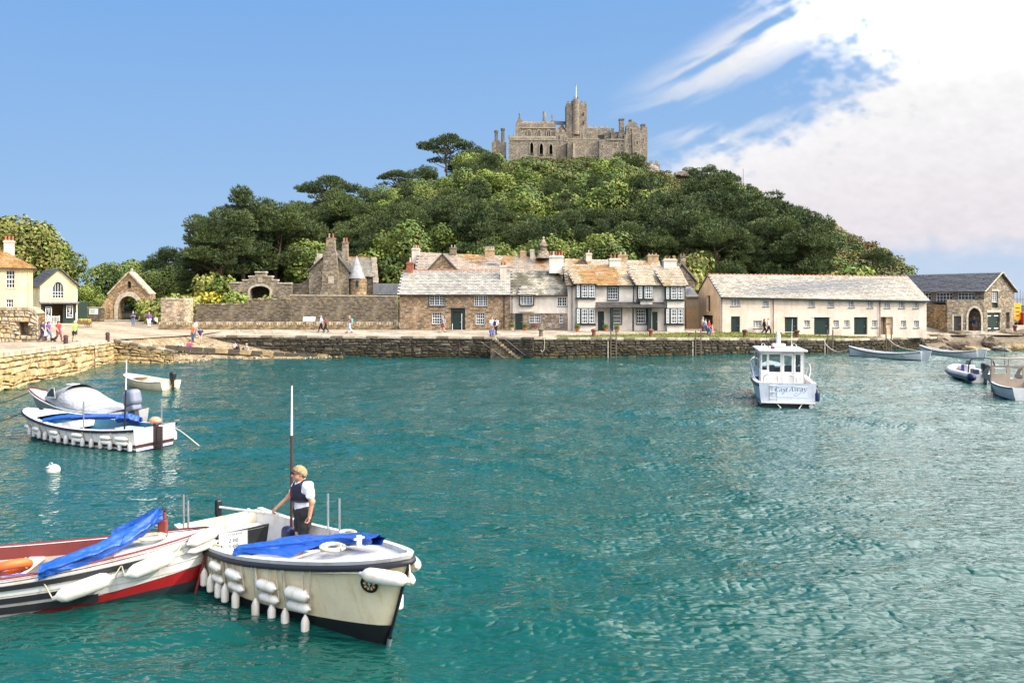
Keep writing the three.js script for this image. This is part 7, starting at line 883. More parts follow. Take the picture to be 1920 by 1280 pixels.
// ---- white cruiser with wheelhouse ----
{
  const hx = 0.208, hz = -0.978, L = 7.6, tx = 14.45, tz = -41.9, g = boat('wheelhouse_cruiser', 'white cruiser with a glazed wheelhouse, stern to the camera', tx + hx * L / 2, tz + hz * L / 2, hx, hz);
  const H = hullOf({ L, B: 3.1, tr: 0.93, S: 1.28, Md: 1.3, Bw: 1.85, draft: 0.4, rake: 0.9, tm: 0.4, p: 2.2, q: 0.8, e0: 0.08, e1: 0.8 }), sh = H.sheer;
  mesh('hull', H.strip(sh, () => 0.34, 0, -1, 1, 5), bp.white, g); mesh('black_stripe', H.strip(() => 0.34, () => 0.28, 0.012, -1, 1, 1), bp.black, g); mesh('lower_hull', H.strip(() => 0.28, () => 0.12, 0, -1, 1, 1), bp.white, g); mesh('boot_top', H.strip(() => 0.12, () => -0.38, 0, -1, 1, 3), bp.black, g); mesh('transom', H.transom(0.32, 1.28), wr([0.62, 0.66, 0.74], 0.35), g); mesh('transom_foot', H.transom(-0.38, 0.318, 0.05), bp.black, g); mesh('swim_ledge', span(-L / 2 - 0.25, -L / 2 + 0.06, 0.24, 0.31, -1.35, 1.35), bp.white, g);
  mesh('rubbing_strake', tube(H.railPts((t) => sh(t) - 0.14, 0.03), 0.05, 80, 6), bp.black, g); mesh('gunwale', H.cap(sh, (t) => sh(t) + 0.01, 0.02, 0.2), bp.white, g); mesh('inner_lining', H.strip((t) => sh(t), () => 0.6, -0.2, -1, 1, 2), bp.white, g); mesh('cockpit_floor', H.deck(() => 0.62, 0.01, 0.5, 0.1), bp.lightGrey, g); mesh('foredeck', H.deck((t) => sh(t), 0.45, 0.985, 0.04), bp.white, g);
  plateMesh('boat_name', 1.75, 0.62, (() => { const t = textPlate(1.75, 0.62, (x, w, h) => { x.clearRect(0, 0, w, h); x.fillStyle = '#cfd6e2'; x.fillRect(0, 0, w, h); x.strokeStyle = '#39414f'; x.fillStyle = '#39414f'; x.lineWidth = 4; x.font = 'italic 98px serif'; x.textAlign = 'left'; x.fillText('Cast', w * 0.05, h * 0.55); x.fillText('Away', w * 0.46, h * 0.5); x.beginPath(); x.moveTo(w * 0.06, h * 0.5); x.bezierCurveTo(w * 0.0, h * 0.2, w * 0.3, h * 0.1, w * 0.5, h * 0.12); x.bezierCurveTo(w * 0.75, h * 0.15, w * 0.9, h * 0.3, w * 0.93, h * 0.35); x.stroke(); x.beginPath(); x.moveTo(w * 0.41, h * 0.2); x.bezierCurveTo(w * 0.3, h * 0.9, w * 0.22, h * 0.85, w * 0.3, h * 0.6); x.stroke(); x.beginPath(); x.moveTo(w * 0.86, h * 0.4); x.bezierCurveTo(w * 0.7, h * 1.1, w * 0.5, h * 0.95, w * 0.7, h * 0.6); x.stroke(); }); return t; })(), g, [-L / 2 - 0.012, 0.86, 0.12], -Math.PI / 2);
  const lad = mesh('stern_ladder', [bar([-L / 2 - 0.08, 0.25, -0.55], [-L / 2 - 0.08, 1.15, -0.55], 0.02), bar([-L / 2 - 0.08, 0.25, -0.92], [-L / 2 - 0.08, 1.15, -0.92], 0.02), ...[0.5, 0.82, 1.15].map((y) => bar([-L / 2 - 0.08, y, -0.55], [-L / 2 - 0.08, y, -0.92], 0.02))], m.steel, g); for (const z of [-0.6, 0.75]) mesh('support_strut', bar([-L / 2 - 0.1, 0.28, z], [-L / 2 - 0.3, -0.1, z * 0.55 + 0.05], 0.03), bp.white, g);
  // wheelhouse
  const x0 = -1.35, x1 = 1.7, zb = 1.18, y0 = 1.0, y1 = 2.78; const wallsB = plate(rect(-zb, zb, y0 - 0.4, y1), 0.06, 0, [rect(-1.05, -0.8, 1.75, 2.6), rect(-0.68, -0.08, 1.65, 2.62), rect(0.12, 0.52, 1.66, 2.55), rect(0.72, 0.98, 1.66, 2.62)]); wallsB.rotateY(-Math.PI / 2); wallsB.translate(x0, 0, 0); const wh = mesh('wheelhouse', wallsB, bp.white, g);
  for (const s of [-1, 1]) { const q = plate([[x0, y0 - 0.4], [x1 + 0.5, y0 + 0.4], [x1, y1], [x0, y1]], 0.06, 0, [[[x0 + 0.15, 1.8], [x0 + 0.15, 2.6], [x0 + 1.2, 2.6], [x0 + 1.2, 1.8]], [[x0 + 1.4, 1.8], [x0 + 1.4, 2.6], [x1 - 0.25, 2.6], [x1 - 0.1, 1.8]]]); q.translate(0, 0, s * zb + (s > 0 ? -0.003 : 0.063)); mesh('cabin_side', q, bp.white, wh); mesh('side_glass', span(x0 + 0.1, x1 - 0.05, 1.76, 2.64, s * zb - s * 0.03 - 0.005, s * zb - s * 0.03 + 0.005), bp.screen, wh); }
  const gm = new THREE.MeshPhysicalMaterial({ color: C(0.75, 0.82, 0.84), roughness: 0.03, transmission: 1, thickness: 0, ior: 1.45, side: THREE.DoubleSide }); for (const [a, c] of [[-1.05, -0.8], [-0.68, -0.08], [0.12, 0.52], [0.72, 0.98]]) mesh('rear_glass', span(x0 + 0.02, x0 + 0.03, 1.63, 2.64, a - 0.02, c + 0.02), gm, wh);
  mesh('windscreen', quadGeo([[V(x1 + 0.4, 1.55, -zb), V(x1 + 0.4, 1.55, zb), V(x1, y1, zb), V(x1, y1, -zb)]]), gm, wh); mesh('dashboard', span(x1 - 0.8, x1 + 0.2, 1.3, 1.72, -1.05, 1.05), bp.cowl, wh); mesh('helm_seat', [rbox(0.4, 0.7, 0.45, 0.06, 0.2, 1.55, 0.55), rbox(0.4, 0.7, 0.45, 0.06, 0.2, 1.55, -0.45)], bp.cowl, wh); { const dr = [bar([x0 - 0.01, 1.0, 0.02], [x0 - 0.01, 2.7, 0.02], 0.02), bar([x0 - 0.01, 1.0, 0.62], [x0 - 0.01, 2.7, 0.62], 0.02), bar([x0 - 0.01, 2.7, 0.02], [x0 - 0.01, 2.7, 0.62], 0.02), box(0.04, 0.05, 0.14, x0 - 0.03, 1.5, 0.5)]; mesh('door_frame', dr, bp.lightGrey, wh); }
  const rf = mesh('cabin_roof', rbox(x1 - x0 + 0.7, 0.1, 2.6, 0.04, (x0 + x1) / 2 - 0.1, y1 + 0.06, 0), bp.white, g); mesh('liferaft', [rbox(0.5, 0.22, 0.75, 0.08, 0.4, y1 + 0.24, 0.02)], bp.white, rf); mesh('raft_strap', span(0.2, 0.7, y1 + 0.13, y1 + 0.19, -0.37, 0.41), bp.orange, rf); mesh('radar_post', merge([cyl(0.14, 0.11, 0.55, 0.75, y1 + 0.3, 0.05), ball(0.11, 0.75, y1 + 0.85, 0.05)]), bp.white, rf); mesh('aerial', bar([0.6, y1 + 0.1, 0.75], [0.6, y1 + 1.75, 0.8], 0.022, 0.012), bp.white, rf); mesh('fishing_rod', bar([0.2, y1 + 0.1, -0.55], [0.2, y1 + 1.1, -0.75], 0.018, 0.008), bp.black, rf); mesh('roof_rail', tube([[-0.9, y1 + 0.1, -0.9], [-0.7, y1 + 0.3, -0.85], [0.9, y1 + 0.3, -0.85], [1.2, y1 + 0.1, -0.85]], 0.025, 20, 5), m.steel, rf); mesh('roof_rail', tube([[-0.9, y1 + 0.1, 0.9], [-0.7, y1 + 0.3, 0.85], [0.9, y1 + 0.3, 0.85], [1.2, y1 + 0.1, 0.85]], 0.025, 20, 5), m.steel, rf); mesh('horn', box(0.14, 0.12, 0.2, -0.9, y1 + 0.18, -0.45), bp.red, rf);
  mesh('cockpit_rail', [tube([[-L / 2 + 0.15, 1.3, -1.2], [-L / 2 + 0.15, 1.62, -1.15], [-L / 2 + 0.15, 1.62, 0.4], [-L / 2 + 0.15, 1.3, 0.45]], 0.02, 30, 5), bar([-L / 2 + 0.15, 1.3, -0.5], [-L / 2 + 0.15, 1.62, -0.5], 0.018)], m.steel, g); for (const s of [-1, 1]) { mesh('side_rail', [tube([H.P(s * 0.66, sh(0.34), -0.1), H.P(s * 0.6, sh(0.4) + 0.65, -0.05), H.P(s * 0.3, sh(0.7) + 0.65, -0.05), H.P(s * 0.02, sh(0.98) + 0.6, 0)], 0.025, 40, 5), ...[0.5, 0.4, 0.3, 0.2].map((k) => bar(H.P(s * k, sh(1 - k), -0.06), H.P(s * k, sh(1 - k) + 0.63, -0.05), 0.02))], m.steel, g); }
  hangFender(g, H.P(0.99, 0.35, 0.12), H.P(0.99, 1.15, 0.05), 0.14, 0.62, bp.navy);
  mesh('exhaust', [cyl(0.12, 0.12, 0.25, 0, 0, 0)].map((q) => { q.rotateZ(Math.PI / 2); q.translate(-L / 2 + 0.02, 0.12, 1.15); return q; }), bp.lightGrey, g);
}
// ---- white rowing gigs ----
for (const [b0, s0, L, label, w] of [[[33.6, -80], [37.9, -73.6], 7.4, 'longer white rowing gig with a black line, moored beside the quay ladder', 1.5], [[41.5, -81.5], [44.4, -76], 6.0, 'shorter white rowing gig with a black line, nearest the rocks', 1.4]]) {
  const hx = b0[0] - s0[0], hz = b0[1] - s0[1], k = Math.hypot(hx, hz), g = boat('rowing_gig', label, (b0[0] + s0[0]) / 2, (b0[1] + s0[1]) / 2, hx / k, hz / k); g.userData.group = 'white rowing gigs';
  const H = hullOf({ L, B: w, tr: 0.30, S: 0.86, Md: 0.55, Bw: 1.0, draft: 0.3, rake: 0.05, tm: 0.5, p: 2, q: 0.9, e0: 0.5, e1: 0.8 }), sh = H.sheer;
  mesh('hull', H.strip((t) => sh(t), () => 0.06, 0, -1, 1, 5), bp.white, g); mesh('boot_top', H.strip(() => 0.06, () => -0.28, 0, -1, 1, 2), bp.black, g); mesh('black_line', H.strip((t) => sh(t) - 0.10, (t) => sh(t) - 0.15, 0.012, -1, 1, 1), bp.black, g); mesh('transom', H.transom(-0.25, 0.86), bp.white, g); mesh('gunwale', tube(H.railPts(sh, 0.0), 0.03, 70, 5), bp.white, g); mesh('inner_lining', H.strip(sh, () => 0.12, -0.03, -1, 1, 2), bp.lightGrey, g); mesh('floor', H.deck(() => 0.13, 0.03, 0.95, 0.03), bp.tan, g); for (let i = 0; i < 5; i++) mesh('thwart', span(-L / 2 + L * (0.2 + i * 0.13), -L / 2 + L * (0.2 + i * 0.13) + 0.22, 0.36, 0.40, -w * 0.4, w * 0.4), bp.tan, g); mesh('rudder_blade', plate([[-L / 2 - 0.5, -0.3], [-L / 2, -0.3], [-L / 2, 0.9], [-L / 2 - 0.9, 0.95], [-L / 2 - 0.75, 0.4]], 0.05, 0.025), bp.white, g);
}
// ---- inflatable with arch ----
{
  const g = boat('rigid_inflatable', 'grey and navy inflatable boat with a black arch and outboard', 32.2, -56.3, 0.15, -0.988);
  const L = 4.8, w = 0.85, pts = [[-2.6, 0.42, -w], [-1, 0.42, -w], [0.8, 0.46, -w], [1.8, 0.55, -0.62], [2.35, 0.68, 0], [1.8, 0.55, 0.62], [0.8, 0.46, w], [-1, 0.42, w], [-2.6, 0.42, w]]; mesh('tube', tube(pts, 0.27, 90, 14), wr([0.52, 0.50, 0.48], 0.5), g); const cone = (z) => { const q = new THREE.SphereGeometry(0.275, 14, 10); q.scale(1.7, 1, 1); q.translate(-2.55, 0.42, z); return q; }; mesh('tube_end', cone(-w), bp.navy, g); mesh('tube_end', cone(w), bp.navy, g); for (const s of [-1, 1]) mesh('rub_band', tube(pts.slice(s < 0 ? 0 : 4, s < 0 ? 5 : 9).map(([x, y, z]) => [x + (Math.abs(z) < 0.7 ? 0.2 : 0), y - 0.02, z * 1.31]), 0.04, 50, 5), bp.navy, g);
  const H = hullOf({ L: 4.6, B: 1.7, tr: 0.95, S: 0.4, Md: 0.4, Bw: 0.5, draft: 0.3, rake: 0.3, tm: 0.4 }); mesh('hull', H.strip(() => 0.35, () => -0.25, 0, -1, 1, 3), bp.white, g); mesh('transom', H.transom(-0.2, 0.6), bp.white, g); mesh('floor', H.deck(() => 0.3, 0.02, 0.85, 0.05), bp.lightGrey, g);
  mesh('console', rbox(0.5, 0.75, 0.55, 0.06, -0.1, 0.68, 0), bp.white, g); mesh('windscreen', plate([[-0.2, 0], [0.2, 0], [0.15, 0.3], [-0.15, 0.3]], 0.02).rotateY(Math.PI / 2).translate(0.15, 1.05, 0), bp.screen, g); mesh('seat', rbox(0.6, 0.45, 0.4, 0.08, -0.95, 0.62, 0), bp.navy, g); mesh('arch', tube([[-1.9, 0.55, -0.8], [-2.05, 1.3, -0.78], [-2.05, 1.62, -0.6], [-2.05, 1.68, 0], [-2.05, 1.62, 0.6], [-2.05, 1.3, 0.78], [-1.9, 0.55, 0.8]], 0.045, 50, 7), bp.black, g); mesh('arch_light', bar([-2.05, 1.68, 0.2], [-2.05, 1.95, 0.2], 0.02), bp.black, g); mesh('blue_bag', rbox(0.35, 0.5, 0.3, 0.1, 1.2, 0.75, 0.1), M([0.05, 0.03, 0.25], 0.5), g); outboard(g, -2.5, 0.6, 0, 1.25, bp.black);
}
// ---- small cabin boat at the right edge ----
{
  const hx = 0.2, hz = -0.98, L = 5.2, g = boat('cabin_boat', 'small white boat with tan cuddy frame at the right edge', 28.6 + hx * L / 2, -44 + hz * L / 2, hx, hz), H = hullOf({ L, B: 2.1, tr: 0.9, S: 0.78, Md: 0.78, Bw: 1.15, draft: 0.4, rake: 0.6, tm: 0.4, p: 2, q: 0.8, e0: 0.2, e1: 0.8 }), sh = H.sheer;
  mesh('hull', H.strip((t) => sh(t) - 0.04, () => 0.1, 0, -1, 1, 5), bp.white, g); mesh('boot_top', H.strip(() => 0.1, () => -0.3, 0, -1, 1, 2), bp.navy, g); mesh('transom', H.transom(-0.2, 0.78), bp.white, g); mesh('rubbing_strake', tube(H.railPts((t) => sh(t) - 0.03, 0.02), 0.04, 70, 6), bp.navy, g); mesh('gunwale', H.cap(sh, (t) => sh(t) + 0.01, 0.0, 0.14), bp.lightGrey, g); mesh('inner_lining', H.strip(sh, () => 0.2, -0.14, -1, 1, 2), bp.tan, g); mesh('floor', H.deck(() => 0.22, 0.02, 0.6, 0.1), bp.tan, g); mesh('foredeck', H.deck((t) => sh(t), 0.6, 0.985, 0.04), bp.white, g);
  const bk = plate(rect(-0.92, 0.92, 0.2, 1.75), 0.06, 0, [rect(-0.75, -0.1, 1.3, 1.66), rect(0.1, 0.75, 1.0, 1.66)]); bk.rotateY(-Math.PI / 2); bk.translate(0.5, 0, 0); const c = mesh('cuddy_bulkhead', bk, bp.tan, g); for (const s of [-1, 1]) mesh('cuddy_side', plate([[0.5, sh(0.6) - 0.05], [2.0, sh(0.85)], [1.4, 1.5], [0.5, 1.75]], 0.05, 0, [[[0.65, 1.2], [1.25, 1.22], [1.1, 1.45], [0.65, 1.6]]]).translate(0, 0, s * 0.9), bp.tan, c); mesh('cuddy_roof', quadGeo([[V(0.45, 1.76, -0.95), V(0.45, 1.76, 0.95), V(1.4, 1.52, 0.85), V(1.4, 1.52, -0.85)]]), bp.white, c); mesh('screen_frame', [tube([[0.5, 1.75, -0.9], [0.45, 2.15, -0.85], [0.45, 2.17, 0], [0.45, 2.15, 0.85], [0.5, 1.75, 0.9]], 0.05, 40, 6), bar([0.48, 1.76, 0], [0.45, 2.15, 0], 0.04)], bp.tan, c); mesh('aerial', bar([0.5, 1.8, -0.2], [0.5, 3.0, -0.2], 0.015, 0.008), bp.black, c); outboard(g, -2.7, 0.6, 0.35, 0.9, bp.cowl);
}
// ---- mooring lines ----
{
  const rope = (label, pts, mm = m.darkRope, r = 0.022) => { const o = mesh('mooring_line', tube(pts, r, 40, 6), mm); tag(o, label, 'rope'); };
  rope('dark mooring line from the fendered launch bow to the pier', [[-20.4, 1.0, -33.6], [-21.4, 0.6, -33.7], [-23.2, 0.25, -33.8], [-25.5, 0.35, -34]]); rope('dark mooring line from the canvas covered boat to the pier', [[-23.6, 1.15, -39.3], [-24.7, 0.7, -39.2], [-26.2, 0.35, -39], [-28.8, 0.6, -39]]); rope('pale stern line from the fendered launch into the water', [[-13.3, 0.85, -30.4], [-12.9, 0.75, -30.6], [-12.0, -0.1, -31.0]], m.rope); rope('white rope from the quay to the longer gig', [[32.6, 1.45, -83.7], [32.7, 0.7, -82.6], [33.2, 0.3, -81.4], [33.8, 0.6, -80.2]], m.rope, 0.05); rope('white rope from the quay end to the shorter gig', [[41.0, 1.45, -87.5], [41.5, 0.6, -86], [43, 0.2, -83], [42.0, 0.7, -81.2]], m.rope, 0.05);
}
// ================= PEOPLE =================
function surfaceNet(f, lo, hi, cell) {
  const n = [0, 1, 2].map((k) => Math.ceil((hi[k] - lo[k]) / cell) + 1), N = n[0] * n[1] * n[2], val = new Float32Array(N), id = new Int32Array(N).fill(-1), pos = [], idx = [], at3 = (i, j, k) => i + n[0] * (j + n[1] * k);
  for (let k = 0; k < n[2]; k++) for (let j = 0; j < n[1]; j++) for (let i = 0; i < n[0]; i++) val[at3(i, j, k)] = f(lo[0] + i * cell, lo[1] + j * cell, lo[2] + k * cell);
  const ed = [[0, 1], [0, 2], [0, 4], [1, 3], [1, 5], [2, 3], [2, 6], [3, 7], [4, 5], [4, 6], [5, 7], [6, 7]];
  for (let k = 0; k < n[2] - 1; k++) for (let j = 0; j < n[1] - 1; j++) for (let i = 0; i < n[0] - 1; i++) {
    const c = []; let neg = 0; for (let q = 0; q < 8; q++) { const v = val[at3(i + (q & 1), j + (q >> 1 & 1), k + (q >> 2))]; c.push(v); if (v < 0) neg++; } if (!neg || neg === 8) continue;
    let x = 0, y = 0, z = 0, w = 0; for (const [a, b] of ed) if (c[a] < 0 !== c[b] < 0) { const t = c[a] / (c[a] - c[b]); x += lerp(a & 1, b & 1, t); y += lerp(a >> 1 & 1, b >> 1 & 1, t); z += lerp(a >> 2, b >> 2, t); w++; }
    id[at3(i, j, k)] = pos.length / 3; pos.push(lo[0] + (i + x / w) * cell, lo[1] + (j + y / w) * cell, lo[2] + (k + z / w) * cell);
  }
  const quad = (a, b, c, d, flip) => { if (Math.min(a, b, c, d) < 0) return; flip ? idx.push(a, c, b, a, d, c) : idx.push(a, b, c, a, c, d); };
  for (let k = 1; k < n[2] - 1; k++) for (let j = 1; j < n[1] - 1; j++) for (let i = 1; i < n[0] - 1; i++) {
    const s = val[at3(i, j, k)] < 0;
    if (s !== val[at3(i + 1, j, k)] < 0) quad(id[at3(i, j - 1, k - 1)], id[at3(i, j, k - 1)], id[at3(i, j, k)], id[at3(i, j - 1, k)], !s);
    if (s !== val[at3(i, j + 1, k)] < 0) quad(id[at3(i - 1, j, k - 1)], id[at3(i - 1, j, k)], id[at3(i, j, k)], id[at3(i, j, k - 1)], !s);
    if (s !== val[at3(i, j, k + 1)] < 0) quad(id[at3(i - 1, j - 1, k)], id[at3(i, j - 1, k)], id[at3(i, j, k)], id[at3(i - 1, j, k)], !s);
  }
  const g = new THREE.BufferGeometry(); g.setAttribute('position', new THREE.Float32BufferAttribute(pos, 3)); g.setIndex(idx); g.computeVertexNormals(); return g;
}
const cap3 = (px, py, pz, [ax, ay, az, ra], [bx, by, bz, rb]) => { const dx = bx - ax, dy = by - ay, dz = bz - az, t = clamp(((px - ax) * dx + (py - ay) * dy + (pz - az) * dz) / (dx * dx + dy * dy + dz * dz + 1e-9)); return Math.hypot(px - ax - dx * t, py - ay - dy * t, pz - az - dz * t) - (ra + (rb - ra) * t); };
const smin = (a, b, k) => { const h = Math.max(k - Math.abs(a - b), 0) / k; return Math.min(a, b) - h * h * k * 0.25; };
function blob(bones, cell, k = 0.05, extra) {
  const lo = [1e9, 1e9, 1e9], hi = [-1e9, -1e9, -1e9]; for (const [a, b] of bones) for (const p of [a, b]) for (let q = 0; q < 3; q++) { lo[q] = Math.min(lo[q], p[q] - p[3] - 2.5 * cell); hi[q] = Math.max(hi[q], p[q] + p[3] + 2.5 * cell); }
  return surfaceNet((x, y, z) => { let d = 9; for (const [a, b] of bones) d = smin(d, cap3(x, y, z, a, b), k); return extra ? extra(d, x, y, z) : d; }, lo, hi, cell);
}
// joints of a figure 1.72 m tall looking along +z; J overrides single joints
function figure(J = {}) {
  const j = { pelvis: [0, 0.94, 0], chest: [0, 1.30, 0.0], neck: [0, 1.46, 0.0], head: [0, 1.61, 0.02], sL: [0.185, 1.40, 0], sR: [-0.185, 1.40, 0], eL: [0.235, 1.12, -0.02], eR: [-0.235, 1.12, -0.02], wL: [0.245, 0.88, 0.06], wR: [-0.245, 0.88, 0.06], hL: [0.09, 0.90, 0], hR: [-0.09, 0.90, 0], kL: [0.10, 0.50, 0.02], kR: [-0.10, 0.50, 0.02], aL: [0.10, 0.08, -0.02], aR: [-0.10, 0.08, -0.02], ...J };
  const toe = (a) => j['t' + a] || [j['a' + a][0] * 1.1, j['a' + a][1] - 0.035, j['a' + a][2] + 0.16], r = (p, q) => [...p, q], hand = (a) => { const w = V(...j['w' + a]), d = w.clone().sub(V(...j['e' + a])).normalize(); const h = w.addScaledVector(d, 0.09); return [h.x, h.y, h.z]; };
  const sk = { j, toe, hand };
  sk.body = [[r(j.pelvis, 0.125), r(j.chest, 0.135)], [r(j.chest, 0.13), r(j.neck, 0.06)], [r(j.neck, 0.055), r([j.head[0], j.head[1] - 0.06, j.head[2]], 0.06)], [r([j.head[0], j.head[1] - 0.045, j.head[2] + 0.02], 0.072), r([j.head[0], j.head[1] + 0.035, j.head[2] - 0.01], 0.092)]];
  for (const a of ['L', 'R']) sk.body.push([r(j['s' + a], 0.062), r(j['e' + a], 0.044)], [r(j['e' + a], 0.043), r(j['w' + a], 0.03)], [r(j['w' + a], 0.034), r(hand(a), 0.033)], [r(j.chest, 0.10), r(j['s' + a], 0.06)], [r(j['h' + a], 0.095), r(j['k' + a], 0.06)], [r(j['k' + a], 0.06), r(j['a' + a], 0.042)], [r(j['a' + a], 0.045), r(toe(a), 0.035)]);
  const mid = (p, q, t) => p.map((x, k) => lerp(x, q[k], t));
  sk.shirt = (sleeve = 0.55, loose = 0.018) => [[r(j.pelvis, 0.135 + loose), r(j.chest, 0.14 + loose)], [r(j.chest, 0.13 + loose), r(mid(j.chest, j.neck, 0.8), 0.08)], ...['L', 'R'].flatMap((a) => [[r(j.chest, 0.11 + loose), r(j['s' + a], 0.068 + loose)], [r(j['s' + a], 0.066 + loose), r(mid(j['s' + a], j['e' + a], Math.min(1, sleeve)), 0.056 + loose)], ...(sleeve > 1 ? [[r(j['e' + a], 0.05 + loose), r(mid(j['e' + a], j['w' + a], sleeve - 1), 0.04 + loose)]] : [])])];
  sk.legs = (len = 1.9, loose = 0.014) => ['L', 'R'].flatMap((a) => [[r(mid(j.pelvis, j['h' + a], 0.3), 0.12 + loose), r(j['h' + a], 0.10 + loose)], [r(j['h' + a], 0.10 + loose), r(mid(j['h' + a], j['k' + a], Math.min(1, len)), 0.068 + loose)], ...(len > 1 ? [[r(j['k' + a], 0.064 + loose), r(mid(j['k' + a], j['a' + a], len - 1), 0.05 + loose)]] : [])]);
  sk.hair = (long = 0) => [[r([j.head[0], j.head[1] + 0.03, j.head[2] - 0.03], 0.094), r([j.head[0], j.head[1] + 0.06, j.head[2] + 0.015], 0.085)], ...(long ? [[r([j.head[0], j.head[1] - 0.02, j.head[2] - 0.06], 0.075), r([j.head[0], j.head[1] - 0.16, j.head[2] - 0.08], 0.06)]] : [])];
  sk.shoes = ['L', 'R'].map((a) => [r([j['a' + a][0], j['a' + a][1] - 0.035, j['a' + a][2] - 0.02], 0.046), r(toe(a), 0.042)]);
  return sk;
}
const poses = {
  stand: figure(), walk: figure({ kL: [0.10, 0.52, 0.17], aL: [0.10, 0.10, 0.26], kR: [-0.09, 0.50, -0.04], aR: [-0.09, 0.12, -0.32], eL: [0.23, 1.13, -0.10], wL: [0.24, 0.91, -0.16], eR: [-0.23, 1.14, 0.06], wR: [-0.22, 0.95, 0.20] }),
  stride: figure({ kL: [0.10, 0.52, -0.02], aL: [0.09, 0.14, -0.30], kR: [-0.10, 0.54, 0.18], aR: [-0.10, 0.09, 0.24], eL: [0.25, 1.15, 0.04], wL: [0.2, 1.0, 0.22], eR: [-0.24, 1.14, -0.12], wR: [-0.26, 0.93, -0.12] }),
  sit: figure({ pelvis: [0, 0.12, 0], chest: [0, 0.47, 0.02], neck: [0, 0.63, 0.04], head: [0, 0.77, 0.07], sL: [0.18, 0.57, 0.02], sR: [-0.18, 0.57, 0.02], eL: [0.25, 0.34, 0.14], eR: [-0.25, 0.34, 0.14], wL: [0.14, 0.36, 0.34], wR: [-0.14, 0.36, 0.34], hL: [0.09, 0.11, 0.04], hR: [-0.09, 0.11, 0.04], kL: [0.13, 0.42, 0.36], kR: [-0.13, 0.42, 0.36], aL: [0.11, 0.07, 0.52], aR: [-0.11, 0.07, 0.52] }),
  phone: figure({ eL: [0.22, 1.16, 0.12], wL: [0.07, 1.24, 0.30], eR: [-0.22, 1.16, 0.12], wR: [-0.07, 1.24, 0.30] }), hip: figure({ eL: [0.36, 1.18, -0.04], wL: [0.17, 1.02, 0.06] }),
};
const cache = {};
function parts(pose, cloth) { const key = pose + cloth; if (cache[key]) return cache[key]; const s = poses[pose], [sl, ln, hr] = cloth.split(','), c = 0.028; return cache[key] = { body: blob(s.body, c), shirt: blob(s.shirt(+sl), c), legs: blob(s.legs(+ln), c), hair: blob(s.hair(+hr), 0.024), shoes: s.shoes.map((b) => blob([b], 0.022)) }; }
const skin = gr([0.56, 0.33, 0.22], 0.6, 0), cloth = (c) => M(c, 0.85, { bumpMap: T.fold, bumpScale: 0.02 });
const cl = { red: cloth([0.60, 0.03, 0.05]), green: cloth([0.30, 0.62, 0.12]), navy: cloth([0.02, 0.025, 0.09]), purple: cloth([0.14, 0.06, 0.26]), white: cloth([0.78, 0.76, 0.74]), black: cloth([0.015, 0.015, 0.018]), denim: cloth([0.10, 0.14, 0.24]), tan: cloth([0.48, 0.38, 0.26]), pink: cloth([0.72, 0.30, 0.34]), orange: cloth([0.78, 0.17, 0.05]), grey: cloth([0.28, 0.28, 0.30]), maroon: cloth([0.20, 0.05, 0.06]), blue: cloth([0.04, 0.07, 0.42]), teal: cloth([0.10, 0.42, 0.36]), paleBlue: cloth([0.38, 0.48, 0.60]), hairBrown: M([0.07, 0.04, 0.02], 0.7), hairFair: M([0.42, 0.26, 0.09], 0.7), hairGrey: M([0.35, 0.33, 0.31], 0.7), hairDark: M([0.02, 0.015, 0.012], 0.6) };
function person(label, x, y, z, turn, pose, style, [sh, lg, hr, shoe = 'black'], size = 1, bag) {
  const g = thing('person', label, 'person', [x, y, z], turn), P = parts(pose, style); g.scale.setScalar(size);
  const add = (n, geo, mm) => { const o = new THREE.Mesh(geo, mm); o.name = n; o.castShadow = o.receiveShadow = true; g.add(o); return o; };
  add('body', P.body, skin); add('shirt', P.shirt, cl[sh]); add('trousers', P.legs, cl[lg]); add('hair', P.hair, cl[hr]); P.shoes.forEach((q) => add('shoe', q, cl[shoe]));
  if (bag) { const pk = rbox(0.30, 0.42, 0.18, 0.06, 0, 1.2, -0.23), o = mesh('backpack', pk, cl[bag], g); for (const s of [-1, 1]) mesh('strap', tube([[s * 0.1, 1.38, -0.16], [s * 0.12, 1.5, 0.0], [s * 0.12, 1.36, 0.15], [s * 0.13, 1.12, 0.05]], 0.018, 14, 5), cl[bag], o); }
  return g;
}
const onPier = (px, py) => { const D = (EYE - 2.16) * F / (py - HY); return [wx(px, D), -D]; }, gy = (x, z) => -z < 72 ? lerp(2.35, 2.08, clamp((-z - 49) / 22)) : groundY(x, z);
const P1 = (label, px, py, turn, pose, style, cols, size, bag) => { const [x, z] = onPier(px, py); return person(label, x, gy(x, z), z, turn, pose, style, cols, size, bag); };
P1('person in navy with a pale bag beside the parapet', 79, 641, 1.7, 'walk', '0.6,1.9,0', ['navy', 'navy', 'hairBrown'], 1.02); P1('person in purple top walking behind the navy pair', 90, 638, 1.5, 'walk', '0.6,1.9,1', ['purple', 'denim', 'hairBrown'], 0.95); P1('person in dark top half hidden at the parapet end', 74, 637, 1.6, 'stand', '1.5,1.9,0', ['grey', 'black', 'hairGrey'], 0.95); P1('person in a bright red top with dark trousers', 109, 640, 1.2, 'walk', '0.5,1.9,1', ['red', 'maroon', 'hairDark'], 0.98); P1('person in a bright green shirt and dark shorts', 139, 640, 0.7, 'walk', '0.5,0.85,0', ['green', 'black', 'hairGrey'], 1.0);
